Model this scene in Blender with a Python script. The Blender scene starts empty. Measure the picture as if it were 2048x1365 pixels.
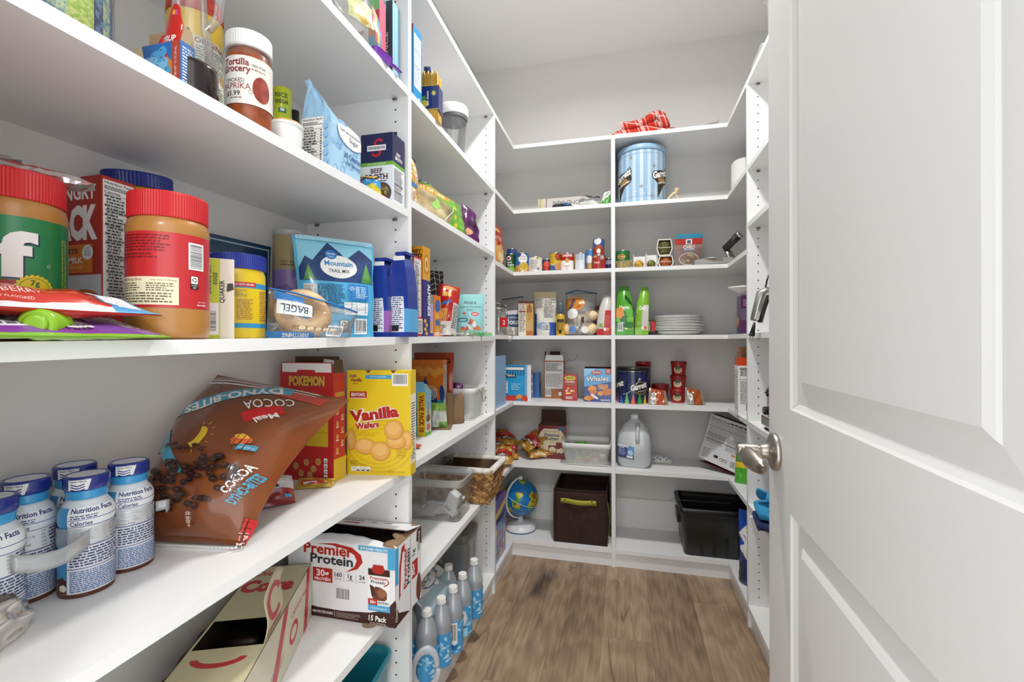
import bpy,bmesh,math,random
from math import sin,cos,pi,atan2,sqrt,radians,asin,tan
from mathutils import Vector,Matrix,geometry
random.seed(7)
scn=bpy.context.scene
COL=scn.collection
# ---------------------------------------------------------------- camera
F=919.37;YAW=.2417;HC=1.1035
cam_data=bpy.data.cameras.new('camera');cam_data.sensor_width=36;cam_data.lens=F/2048*36
cam_data.clip_start=.02
cam=bpy.data.objects.new('camera',cam_data);COL.objects.link(cam)
CM=Matrix.Rotation(YAW,3,'Z')@Matrix.Rotation(pi/2+.001,3,'X')@Matrix.Rotation(-.0014,3,'Z')
cam.matrix_world=Matrix.Translation((0,0,HC))@CM.to_4x4()
scn.camera=cam
# ---------------------------------------------------------------- light and exposure
wd=bpy.data.worlds.new('hall_daylight');scn.world=wd;wd.use_nodes=True
wd.node_tree.nodes['Background'].inputs[0].default_value=(.97,.985,1,1)
wd.node_tree.nodes['Background'].inputs[1].default_value=1.62
def disc_light(name,x,y,z,watts,size=.15,color=(1,.992,.98),spread=pi):
 l=bpy.data.lights.new(name,'AREA');l.shape='DISK';l.size=size;l.energy=watts;l.color=color;l.spread=spread
 o=bpy.data.objects.new(name,l);COL.objects.link(o);o.location=(x,y,z);return o
disc_light('recessed_downlight',-.02,1.42,2.69,15.0,spread=2.82)
disc_light('hall_ceiling_light',.42,-1.5,2.62,20,.35)
scn.cycles.transparent_max_bounces=32
vs=scn.view_settings
vs.view_transform='Standard';vs.look='None';vs.gamma=1;vs.exposure=.5;vs.use_curve_mapping=False
# ---------------------------------------------------------------- picture helpers: a pixel seen on a real plane
def ray(px,py):return(CM@Vector(((px-1024)/F,(682.5-py)/F,-1)))
def onX(px,py,x):
 d=ray(px,py);return Vector((0,0,HC))+d*(x/d.x)
def onY(px,py,y):
 d=ray(px,py);return Vector((0,0,HC))+d*(y/d.y)
def onZ(px,py,z):
 d=ray(px,py);return Vector((0,0,HC))+d*((z-HC)/d.z)
def zat(py,x,y):return HC+(683.4-py)*(-sin(YAW)*x+cos(YAW)*y)/F
def azi(px):
 d=ray(px,683);return atan2(d.x,d.y)
def cylX(pl,pr,xf):
 """centre and radius of an upright round thing spanning columns pl..pr with its front at x = xf (negative wall)"""
 a=(azi(pl)+azi(pr))/2;h=(azi(pr)-azi(pl))/2
 D=-xf/(-sin(a)-sin(h))if a<0 else xf/(sin(a)-sin(h));D=abs(D)
 return D*sin(a),D*cos(a),D*sin(h)
def cylY(pl,pr,yf):
 a=(azi(pl)+azi(pr))/2;h=(azi(pr)-azi(pl))/2
 D=yf/(cos(a)-sin(h));return D*sin(a),D*cos(a),D*sin(h)
 # ---------------------------------------------------------------- materials
def lin(h):
 h=h.lstrip('#');o=[]
 for i in(0,2,4):
  c=int(h[i:i+2],16)/255;o.append(c/12.92 if c<=.04045 else((c+.055)/1.055)**2.4)
 return(*o,1)
MATS={}
def M(h,rough=.45,metal=0,coat=0,spec=.5):
 k=(h,rough,metal,coat)
 if k in MATS:return MATS[k]
 m=bpy.data.materials.new('paint_'+h.lstrip('#'));m.use_nodes=True
 b=m.node_tree.nodes['Principled BSDF']
 b.inputs['Base Color'].default_value=lin(h);b.inputs['Roughness'].default_value=rough
 b.inputs['Metallic'].default_value=metal;b.inputs['Coat Weight'].default_value=coat;b.inputs['Coat Roughness'].default_value=.12
 b.inputs['Specular IOR Level'].default_value=spec
 MATS[k]=m;return m
def FO(h):return M(h,.26,0,.35)
def node_mat(name):
 m=bpy.data.materials.new(name);m.use_nodes=True;nt=m.node_tree
 return m,nt,nt.nodes['Principled BSDF'],(lambda t:nt.nodes.new(t)),nt.links.new
def clear(name,tint=(1,1,1),gloss=.12,body=.06,rough=.06,bodycol=(.9,.92,.93)):
 """thin clear plastic: mostly see-through, a little milky, with a sheen"""
 m,nt,b,N,L=node_mat(name)
 out=nt.nodes['Material Output'];nt.nodes.remove(b)
 t=N('ShaderNodeBsdfTransparent');t.inputs[0].default_value=(*tint,1)
 g=N('ShaderNodeBsdfGlossy');g.inputs['Roughness'].default_value=rough
 d=N('ShaderNodeBsdfDiffuse');d.inputs[0].default_value=(*bodycol,1)
 lw=N('ShaderNodeLayerWeight');lw.inputs[0].default_value=.35
 mu=N('ShaderNodeMath');mu.operation='MULTIPLY_ADD';L(lw.outputs['Fresnel'],mu.inputs[0]);mu.inputs[1].default_value=.6;mu.inputs[2].default_value=gloss*.3
 m1=N('ShaderNodeMixShader');m1.inputs[0].default_value=body;L(t.outputs[0],m1.inputs[1]);L(d.outputs[0],m1.inputs[2])
 m2=N('ShaderNodeMixShader');L(mu.outputs[0],m2.inputs[0]);L(m1.outputs[0],m2.inputs[1]);L(g.outputs[0],m2.inputs[2])
 L(m2.outputs[0],out.inputs[0]);return m
def noisy(name,c1,c2,scale=8,rough=.5,stretch=(1,1,1),bump=0,detail=4,metal=0,lo=.35,hi=.65,coat=0):
 m,nt,b,N,L=node_mat(name)
 tc=N('ShaderNodeTexCoord');mp=N('ShaderNodeMapping');mp.inputs['Scale'].default_value=stretch
 L(tc.outputs['Object'],mp.inputs[0])
 nz=N('ShaderNodeTexNoise');nz.inputs['Scale'].default_value=scale;nz.inputs['Detail'].default_value=detail;L(mp.outputs[0],nz.inputs[0])
 r=N('ShaderNodeValToRGB');r.color_ramp.elements[0].color=lin(c1);r.color_ramp.elements[1].color=lin(c2)
 r.color_ramp.elements[0].position=lo;r.color_ramp.elements[1].position=hi
 L(nz.outputs[0],r.inputs[0]);L(r.outputs[0],b.inputs['Base Color'])
 b.inputs['Roughness'].default_value=rough;b.inputs['Metallic'].default_value=metal;b.inputs['Coat Weight'].default_value=coat
 if bump:
  bp=N('ShaderNodeBump');bp.inputs['Strength'].default_value=bump;bp.inputs['Distance'].default_value=.003
  L(nz.outputs[0],bp.inputs['Height']);L(bp.outputs[0],b.inputs['Normal'])
 return m
WHITE=M('#f4f3ef',.4);BLACK=M('#161616',.45);KRAFT=M('#8a6f52',.8);KRAFTD=M('#5b4734',.85)
RED=M('#c41f24',.4);GREY=M('#8d8d8d',.5);STEEL=M('#c8c8c6',.22,1);PAPER=M('#efeeea',.7)
PRINTG=M('#4a4a4c',.6)
CLEAR=clear('clear_film',gloss=.14,body=.04);CLEARH=clear('clear_hard_plastic',gloss=.1,body=.05,bodycol=(.85,.87,.88))
FROST=clear('cloudy_plastic',gloss=.2,body=.38,rough=.3,bodycol=(.86,.88,.88))
foil,_nt,_b,_N,_L=node_mat('crinkled_silver_foil');_b.inputs['Base Color'].default_value=lin('#d4d3d0');_b.inputs['Metallic'].default_value=.9;_b.inputs['Roughness'].default_value=.25
# ---------------------------------------------------------------- mesh builder
class MB:
 def __init__(s):s.v=[];s.f=[];s.m=[];s.sm=[];s.mats=[];s.n={}
 def mi(s,mat):
  if mat not in s.mats:s.mats.append(mat)
  return s.mats.index(mat)
 def add(s,vs,fs,mat,smooth=False,T=None):
  n=len(s.v);k=s.mi(mat)
  s.v+=[tuple(T@Vector(v))if T is not None else tuple(v)for v in vs]
  for f in fs:s.f.append([i+n for i in f]);s.m.append(k);s.sm.append(smooth)
  return n
 def box(s,x0,x1,y0,y1,z0,z1,mat,bev=0,T=None):
  if bev:
   b=bmesh.new();bmesh.ops.create_cube(b,size=1)
   for v in b.verts:v.co=Vector(((x0+x1)/2+v.co.x*(x1-x0),(y0+y1)/2+v.co.y*(y1-y0),(z0+z1)/2+v.co.z*(z1-z0)))
   bmesh.ops.bevel(b,geom=b.edges[:],offset=bev,segments=2,affect='EDGES',profile=.5)
   s.bm(b,mat,False,T);return s
  v=[(x,y,z)for z in(z0,z1)for y in(y0,y1)for x in(x0,x1)]
  s.add(v,[(0,2,3,1),(4,5,7,6),(0,1,5,4),(2,6,7,3),(0,4,6,2),(1,3,7,5)],mat,False,T);return s
 def bm(s,b,mat,smooth=False,T=None):
  b.verts.index_update();s.add([v.co.copy()for v in b.verts],[[v.index for v in f.verts]for f in b.faces],mat,smooth,T);b.free()
 def lathe(s,prof,mat,seg=32,T=None,smooth=True,capb=True,capt=True,mats=None,ang=(0,2*pi),sx=1,sy=1):
  """prof: list of (r, z) from bottom to top; -Y is the front"""
  n0=len(s.v);full=abs(ang[1]-ang[0]-2*pi)<1e-6;ns=seg if full else seg+1
  vs=[]
  for r,z in prof:
   for i in range(ns):
    a=-pi/2+ang[0]+(ang[1]-ang[0])*i/seg;vs.append((r*cos(a)*sx,r*sin(a)*sy,z))
  s.v+=[tuple(T@Vector(v))if T is not None else v for v in vs]
  for j in range(len(prof)-1):
   k=s.mi(mats[j]if mats else mat)
   for i in range(seg):
    a,b_=i,(i+1)%ns
    s.f.append([n0+j*ns+a,n0+j*ns+b_,n0+(j+1)*ns+b_,n0+(j+1)*ns+a]);s.m.append(k);s.sm.append(smooth)
  if full and capb and prof[0][0]>1e-5:s.f.append([n0+i for i in range(ns)][::-1]);s.m.append(s.mi(mats[0]if mats else mat));s.sm.append(False)
  if full and capt and prof[-1][0]>1e-5:s.f.append([n0+(len(prof)-1)*ns+i for i in range(ns)]);s.m.append(s.mi(mats[-1]if mats else mat));s.sm.append(False)
  return s
 def tube(s,pts,r,mat,seg=8,closed=False,T=None,flat=1.0):
  pts=[Vector(p)for p in pts];n=len(pts);rs=r if isinstance(r,(list,tuple))else[r]*n
  vs=[];up=Vector((0,0,1));pu=None
  for i,p in enumerate(pts):
   t=(pts[(i+1)%n]-pts[i-1])if closed else(pts[min(i+1,n-1)]-pts[max(i-1,0)])
   t.normalize()
   if pu is None:u=t.cross(up)if abs(t.z)<.95 else t.cross(Vector((1,0,0)))
   else:u=pu-t*pu.dot(t)
   u.normalize();pu=u;w=t.cross(u)
   for k in range(seg):
    a=2*pi*k/seg;vs.append(p+u*(cos(a)*rs[i])+w*(sin(a)*rs[i]*flat))
  fs=[]
  for i in range(n if closed else n-1):
   j=(i+1)%n
   for k in range(seg):fs.append((i*seg+k,i*seg+(k+1)%seg,j*seg+(k+1)%seg,j*seg+k))
  if not closed:fs.append(list(range(seg))[::-1]);fs.append([(n-1)*seg+k for k in range(seg)])
  s.add(vs,fs,mat,True,T);return s
 def ball(s,c,r,mat,seg=16,T=None,sx=1,sy=1,sz=1):
  pr=[(max(1e-6,r*sin(pi*j/(seg//2))),-r*cos(pi*j/(seg//2))*sz)for j in range(seg//2+1)]
  TT=Matrix.Translation(c)@Matrix.Diagonal((sx,sy,1,1))
  s.lathe(pr,mat,seg,(T@TT)if T is not None else TT,capb=False,capt=False);return s
 def quad(s,a,b,c,d,mat,T=None):s.add([a,b,c,d],[(0,1,2,3)],mat,False,T);return s
 def sheet(s,fn,nu,nv,mat,smooth=True,T=None,th=0):
  """grid sheet fn(u, v) -> point; th gives it a thickness"""
  P=[[Vector(fn(i/nu,j/nv))for i in range(nu+1)]for j in range(nv+1)]
  vs=[p for r_ in P for p in r_];q=lambda i,j:j*(nu+1)+i
  fs=[(q(i,j),q(i+1,j),q(i+1,j+1),q(i,j+1))for j in range(nv)for i in range(nu)]
  if th:
   n=len(vs);nr=[Vector((0,0,0))for _ in vs]
   for f in fs:
    c=(vs[f[1]]-vs[f[0]]).cross(vs[f[3]]-vs[f[0]])
    for i in f:nr[i]+=c
   vs=vs+[v-(w.normalized()if w.length>1e-12 else Vector((0,0,1)))*th for v,w in zip(vs,nr)]
   fs2=[tuple(i+n for i in f[::-1])for f in fs]
   ed=[q(i,0)for i in range(nu+1)]+[q(nu,j)for j in range(1,nv+1)]+[q(i,nv)for i in range(nu-1,-1,-1)]+[q(0,j)for j in range(nv-1,0,-1)]
   fs=fs+fs2+[(ed[(k+1)%len(ed)],ed[k],ed[k]+n,ed[(k+1)%len(ed)]+n)for k in range(len(ed))]
  s.add(vs,fs,mat,smooth,T);return s
 def prism(s,pts,z0,z1,mat,T=None):
  n=len(pts);tri=geometry.tessellate_polygon([[Vector((p[0],p[1],0))for p in pts]])
  vs=[(p[0],p[1],z0)for p in pts]+[(p[0],p[1],z1)for p in pts]
  ar=sum(pts[i][0]*pts[(i+1)%n][1]-pts[(i+1)%n][0]*pts[i][1]for i in range(n))
  fs=[]
  for i in range(n):
   j=(i+1)%n;fs.append((i,j,j+n,i+n)if ar>0 else(j,i,i+n,j+n))
  for t in tri:
   a,b,c=t
   cr=(pts[b][0]-pts[a][0])*(pts[c][1]-pts[a][1])-(pts[b][1]-pts[a][1])*(pts[c][0]-pts[a][0])
   if cr<0:b,c=c,b
   fs.append((a+n,b+n,c+n));fs.append((a,c,b))
  s.add(vs,fs,mat,False,T);return s
 def build(s,name,parent=None,loc=None,rz=None):
  me=bpy.data.meshes.new(name);me.from_pydata(s.v,[],s.f);me.update()
  for m in s.mats:me.materials.append(m)
  me.polygons.foreach_set('material_index',s.m);me.polygons.foreach_set('use_smooth',s.sm)
  if s.n:me.normals_split_custom_set([s.n.get(i,(0,0,0))for f in s.f for i in f])
  o=bpy.data.objects.new(name,me);COL.objects.link(o)
  if parent is not None:o.parent=parent
  if loc is not None:o.location=loc
  if rz is not None:o.rotation_euler.z=rz
  return o
def rot(ax,deg):return Matrix.Rotation(radians(deg),4,ax)
def tr(x,y,z):return Matrix.Translation((x,y,z))
def tag(o,label,cat,group=None):
 o['label']=label;o['category']=cat
 if group:o['group']=group
 return o
def thing(name,label,cat,loc,rz=0,group=None,rx=0,ry=0):
 o=bpy.data.objects.new(name,None);COL.objects.link(o);o.location=loc;o.rotation_euler=(rx,ry,rz);o.empty_display_size=.02
 return tag(o,label,cat,group)
def struct(o):o['kind']='structure';return o
# ---------------------------------------------------------------- printed art (text, bars, shapes) laid on a surface
TXT={}
def text_tris(s,bold,shear):
 k=(s,bold,shear)
 if k in TXT:return TXT[k]
 c=bpy.data.curves.new('t','FONT');c.body=s;c.size=1;c.resolution_u=2;c.offset=bold;c.shear=shear
 c.fill_mode='FRONT'
 o=bpy.data.objects.new('t',c);me=bpy.data.meshes.new_from_object(o)
 me.calc_loop_triangles()
 P=[(v.co.x,v.co.y)for v in me.vertices];T=[[P[i]for i in t.vertices]for t in me.loop_triangles]
 bpy.data.objects.remove(o);bpy.data.curves.remove(c);bpy.data.meshes.remove(me)
 xs=[p[0]for t in T for p in t]or[0,1]
 TXT[k]=(T,min(xs),max(xs));return TXT[k]
CAP=.7
class Art:
 def __init__(s):s.ops=[]
 def _t(s,tris,mat):s.ops.append((tris,mat));return s
 def poly(s,pts,mat):
  if len(pts)==3:return s._t([pts],mat)
  t=geometry.tessellate_polygon([[Vector((p[0],p[1],0))for p in pts]])
  return s._t([[pts[i]for i in q]for q in t],mat)
 def rect(s,x,y,w,h,mat,a=0):
  p=[(0,0),(w,0),(w,h),(0,h)];p=[(x+q[0]*cos(a)-q[1]*sin(a),y+q[0]*sin(a)+q[1]*cos(a))for q in p]
  return s._t([[p[0],p[1],p[2]],[p[0],p[2],p[3]]],mat)
 def ell(s,cx,cy,rx,ry,mat,n=20,a=0,a0=0,a1=2*pi):
  q=[]
  for i in range(n+1):
   t=a0+(a1-a0)*i/n;x,y=rx*cos(t),ry*sin(t);q.append((cx+x*cos(a)-y*sin(a),cy+x*sin(a)+y*cos(a)))
  return s._t([[(cx,cy),q[i],q[i+1]]for i in range(n)],mat)
 def ring(s,cx,cy,rx,ry,w,mat,n=24,a0=0,a1=2*pi,a=0):
  t=[]
  for i in range(n):
   u,v=a0+(a1-a0)*i/n,a0+(a1-a0)*(i+1)/n
   P=[(r*cos(k),e*sin(k))for k,r,e in((u,rx,ry),(v,rx,ry),(v,rx-w,ry-w),(u,rx-w,ry-w))]
   P=[(cx+p[0]*cos(a)-p[1]*sin(a),cy+p[0]*sin(a)+p[1]*cos(a))for p in P]
   t+=[[P[0],P[1],P[2]],[P[0],P[2],P[3]]]
  return s._t(t,mat)
 def blob(s,cx,cy,rx,ry,mat,seed=0,rough=.25,n=14):
  R=random.Random(seed);q=[(cx+rx*cos(2*pi*i/n)*(1-rough+2*rough*R.random()),cy+ry*sin(2*pi*i/n)*(1-rough+2*rough*R.random()))for i in range(n)]
  return s._t([[(cx,cy),q[i],q[(i+1)%n]]for i in range(n)],mat)
 def line(s,x0,y0,x1,y1,w,mat):
  L=sqrt((x1-x0)**2+(y1-y0)**2)or 1;nx,ny=-(y1-y0)/L*w/2,(x1-x0)/L*w/2
  return s.poly([(x0-nx,y0-ny),(x1-nx,y1-ny),(x1+nx,y1+ny),(x0+nx,y0+ny)],mat)
 def text(s,txt,x,y,h,mat,al='c',bold=.0,shear=0,a=0,w=None,outline=None,ow=.03,arc=0):
  """cap height h; (x, y) is the middle (or left / right end) of the baseline"""
  if outline is not None:s.text(txt,x,y,h,outline,al,bold+ow,shear,a,w,arc=arc)
  T,x0,x1=text_tris(txt,bold,shear);k=h/CAP;kx=k if w is None else w/max(1e-6,x1-x0)
  off={'c':(x0+x1)/2,'l':x0,'r':x1}[al];half=(x1-x0)*kx/2
  out=[]
  for t in T:
   q=[]
   for p in t:
    u,v=(p[0]-off)*kx,p[1]*k
    if arc:v+=arc*(1-(u/half)**2)
    q.append((x+u*cos(a)-v*sin(a),y+u*sin(a)+v*cos(a)))
   out.append(q)
  return s._t(out,mat)
 def bars(s,x,y,w,h,seed=1,vert=False,bg=None):
  s.rect(x,y,w,h,bg or PAPER);R=random.Random(seed);u=.06;t=[]
  L=h if vert else w;B=w if vert else h
  while u<.92:
   k=R.choice((.012,.02,.03));a,b=u*L,(u+k)*L
   P=[(x+B*.1,y+a),(x+B*.9,y+a),(x+B*.9,y+b),(x+B*.1,y+b)]if vert else[(x+a,y+B*.16),(x+b,y+B*.16),(x+b,y+B*.92),(x+a,y+B*.92)]
   t+=[[P[0],P[1],P[2]],[P[0],P[2],P[3]]];u+=k+R.choice((.012,.018,.028))
  return s._t(t,BLACK)
 def para(s,x,y,w,h,n,mat,seed=3,fill=.62,ragged=.3):
  """n lines of print too small to read"""
  R=random.Random(seed);t=[];p=h/n
  for i in range(n):
   yy=y+h-(i+.82)*p;u=0;e=w*(1-ragged*R.random()**2)
   while u<e:
    k=min(e-u,R.uniform(.5,2.4)*p);q=[(x+u,yy),(x+u+k,yy),(x+u+k,yy+p*fill),(x+u,yy+p*fill)]
    t+=[[q[0],q[1],q[2]],[q[0],q[2],q[3]]];u+=k+p*.35
  return s._t(t,mat)
 def nutri(s,x,y,w,h,title='Nutrition Facts',cal='Calories',bg=None,ink=None,n=11,seed=5):
  ink=ink or BLACK;s.rect(x,y,w,h,bg or PAPER);m=w*.04
  th=min(w*.085,h*.07);s.text(title,x+w/2,y+h-th*1.5,th,ink,bold=.02,w=w*.9)
  yy=y+h-th*2.0;s.para(x+m,yy-th*1.3,w*.8,th*1.1,2,ink,seed);yy-=th*1.7
  s.rect(x+m,yy,w*.92,th*.28,ink);yy-=th*1.5;s.text(cal,x+m,yy,th,ink,'l',.02,w=w*.5);yy-=th*.5
  s.rect(x+m,yy,w*.92,th*.16,ink);R=random.Random(seed)
  n=max(n,int((yy-y-m)/(w*.105)));p=(yy-y-m)/n;q_=min(p,w*.1)
  for i in range(n):
   b=yy-(i+1)*p;s.para(x+m+(w*.06 if i%3 else 0),b+q_*.2,w*R.uniform(.4,.62),q_*.75,1,ink,seed+i,.6,0)
   s.rect(x+w*.86,b+q_*.3,w*.07,q_*.38,ink);s.rect(x+m,b,w*.92,q_*(.16 if i%5==4 else .07),ink)
  return s
 def put(s,mb,fn,xs=None,ys=None,e0=.00012,de=.00005,T=None,smooth=False,nfn=None):
  """fn(x, y, lift) -> point; xs / ys: cut lines so the print follows a curved mesh"""
  for k,(tris,mat)in enumerate(s.ops):
   e=e0+de*k;vs=[];fs=[];ns=[]
   for t in tris:
    ps=[t]if xs is None else cut(t,xs,ys)
    for p in ps:
     ar=sum(p[i][0]*p[(i+1)%len(p)][1]-p[(i+1)%len(p)][0]*p[i][1]for i in range(len(p)))
     if abs(ar)<1e-10:continue
     if ar<0:p=p[::-1]
     n=len(vs);vs+=[fn(q[0],q[1],e)for q in p];ns+=[nfn(q[0],q[1])for q in p]if nfn else[];fs.append(list(range(n,n+len(p))))
   if fs:
    k0=mb.add(vs,fs,mat,smooth or bool(nfn),T)
    for i,v in enumerate(ns):mb.n[k0+i]=v
def _half(p,ax,c,sg):
 out=[];n=len(p)
 for i in range(n):
  a,b=p[i],p[(i+1)%n];da,db=(a[ax]-c)*sg,(b[ax]-c)*sg
  if da>=0:out.append(a)
  if(da>0 and db<0)or(da<0 and db>0):
   k=da/(da-db);out.append((a[0]+(b[0]-a[0])*k,a[1]+(b[1]-a[1])*k))
 return out
def cut(t,xs,ys):
 ps=[list(t)]
 for ax,cs in((0,xs),(1,ys)):
  for_c=[c for c in cs if min(q[ax]for q in t)<c<max(q[ax]for q in t)]
  lo,hi=min(cs),max(cs)
  nxt=[]
  for p in ps:
   rest=p
   for c in for_c:
    a=_half(rest,ax,c,-1)
    if len(a)>2:nxt.append(a)
    rest=_half(rest,ax,c,1)
    if len(rest)<3:break
   if len(rest)>2:nxt.append(rest)
  ps=[p for p in nxt if lo-1e-9<=sum(q[ax]for q in p)/len(p)<=hi+1e-9]
 return ps
def flat(O,U,V):
 O,U,V=Vector(O),Vector(U),Vector(V);N=U.cross(V).normalized()
 return lambda x,y,e:O+U*x+V*y+N*e
 # ---------------------------------------------------------------- package builders (origin at the middle of the base, front is -Y)
def carton_mb(w,d,h,base,faces=None,top=True,inner=None,T=None,dz=0):
 """printed cardboard box; faces: front, left, right, top -> (material or None, Art or None)"""
 mb=MB();faces=faces or{}
 x0,x1,y0,y1=-w/2,w/2,-d/2,d/2
 Q={'front':((x0,y0,0),(1,0,0),(0,0,1),w,h),'back':((x1,y1,0),(-1,0,0),(0,0,1),w,h),'right':((x1,y0,0),(0,1,0),(0,0,1),d,h),'left':((x0,y1,0),(0,-1,0),(0,0,1),d,h),'bottom':((x0,y1,0),(1,0,0),(0,-1,0),w,d),'top':((x0,y0,h),(1,0,0),(0,1,0),w,d)}
 for k,(O,U,V,a,b)in Q.items():
  if k=='top' and not top:continue
  m,art=faces.get(k,(None,None));O,U,V=Vector(O),Vector(U),Vector(V)
  mb.add([O,O+U*a,O+U*a+V*b,O+V*b],[(0,1,2,3)],m or base,False,T)
  if art:art.put(mb,flat(O,U,V),T=T)
 if not top:
  t=.0012;m=inner or KRAFT;a,b,c,e=x0+t,x1-t,y0+t,y1-t
  v=[(a,c,t),(b,c,t),(b,e,t),(a,e,t),(a,c,h),(b,c,h),(b,e,h),(a,e,h),(x0,y0,h),(x1,y0,h),(x1,y1,h),(x0,y1,h)]
  mb.add(v,[(0,1,2,3),(0,4,5,1),(1,5,6,2),(2,6,7,3),(3,7,4,0),(4,8,9,5),(5,9,10,6),(6,10,11,7),(7,11,8,4)],m,False,T)
 return mb
def flap_mb(w,l,ang,mat,inner=None,side='front',W=0,D=0,H=0,art=None,taper=.004):
 """a box flap hinged on the top edge of one side, opened by ang degrees from upright (outwards positive)"""
 t=.0009;mb=MB();a=radians(ang)
 v=[]
 for o in(0,t):
  for(x,q)in((-w/2,0),(w/2,0),(w/2-taper,l),(-w/2+taper,l)):v.append((x,-q*sin(a)+o*cos(a),q*cos(a)+o*sin(a)))
 mb.add(v,[(0,1,2,3)],mat);mb.add(v,[(7,6,5,4),(0,4,5,1),(1,5,6,2),(2,6,7,3),(3,7,4,0)],inner or KRAFT)
 if art:art.put(mb,flat((-w/2,0,0),(1,0,0),(0,-sin(a),cos(a))))
 R={'front':tr(0,-D/2,H),'back':tr(0,D/2,H)@rot('Z',180),'right':tr(W/2,0,H)@rot('Z',90),'left':tr(-W/2,0,H)@rot('Z',-90)}[side]
 mb.v=[tuple(R@Vector(p))for p in mb.v];return mb
def prof_r(prof,z):
 for(r0,z0),(r1,z1)in zip(prof,prof[1:]):
  if z0<=z<=z1 and z1>z0:return r0+(r1-r0)*(z-z0)/(z1-z0)
 return prof[-1][0]
def wrap(mb,art,prof,seg,R,z0=0,e0=.0003,T=None,turn=0,de=.00004):
 """print round a lathe: art x is arc length at radius R from the front middle, art y is height above z0"""
 st=2*pi/seg;xs=[R*(i*st-pi)-R*turn%(R*st)for i in range(seg*2+1)];xs=[R*st*(i-seg)for i in range(2*seg+1)]
 ys=sorted({round(z-z0,6)for r,z in prof});ys=[ys[0]-1e-6]+ys+[ys[-1]+1e-6]
 def fn(x,y,e):
  a=x/R;k=math.floor(a/st+1e-9);f=a/st-k;r=prof_r(prof,y+z0)+e
  p,q=Vector((sin(k*st),-cos(k*st),0)),Vector((sin((k+1)*st),-cos((k+1)*st),0))
  v=(p+(q-p)*f)*r;v.z=y+z0;return v
 art.put(mb,fn,xs,ys,e0,de,T,nfn=(lambda x,y:(sin(x/R),-cos(x/R),0))if T is None else None)
def pouch_grid(w,h,t,nx=14,ny=18,bottom='gusset',top='seal',wr=.0025,seed=1,taper=0,lean=0,sag=0,slump=0,waist=0,tp=2.2):
 """front and back sheets of a filled bag"""
 R=random.Random(seed);ph=[R.uniform(0,6.28)for _ in range(10)]
 def g(v):
  if bottom=='gusset':lo=1-.25*(1-v)**6
  else:lo=min(1,(v/.3))**.55 if v>0 else 0
  hi=1 if top=='open' else(1-v**tp)**.8
  return lo*hi
 def wn(a,v,k):return wr*(sin(5*a+7*v+ph[k])*.5+sin(11*a-5*v+ph[k+1])*.3+sin(3*a+17*v+ph[k+2])*.35+sin(19*a+13*v+ph[k+3])*.2)
 G=[]
 for sgn,k in((-1,0),(1,4)):
  rows=[]
  for j in range(ny+1):
   v=j/ny;row=[]
   for i in range(nx+1):
    a=-1+2*i/nx;th=t/2*max(0,1-abs(a)**2.6)**.6*g(v)
    e=max(0,1-abs(a)**4)*min(1,v*8)*min(1,(1-v)*8+.25)
    ww=w/2*(1-taper*v)*(1-waist*sin(pi*v))*(1-.06*g(v))
    y=sgn*(max(th,.0006)+wn(a,v,k)*e*(.3+g(v)))+lean*h*v*v+sag*sin(pi*v)
    x=a*ww+wn(v*3,a,k)*.6*(1 if abs(a)==1 else .3);z=h*v-slump*(a*a)*v*h
    row.append(Vector((x,y,z)))
   rows.append(row)
  G.append(rows)
 for j in range(ny+1):
  for i in(0,nx):
   m=(G[0][j][i]+G[1][j][i])/2;G[0][j][i]=m+Vector((0,-.0005,0));G[1][j][i]=m+Vector((0,.0005,0))
 zb=min(p.z for p in G[0][0]+G[1][0])
 return G
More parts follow.
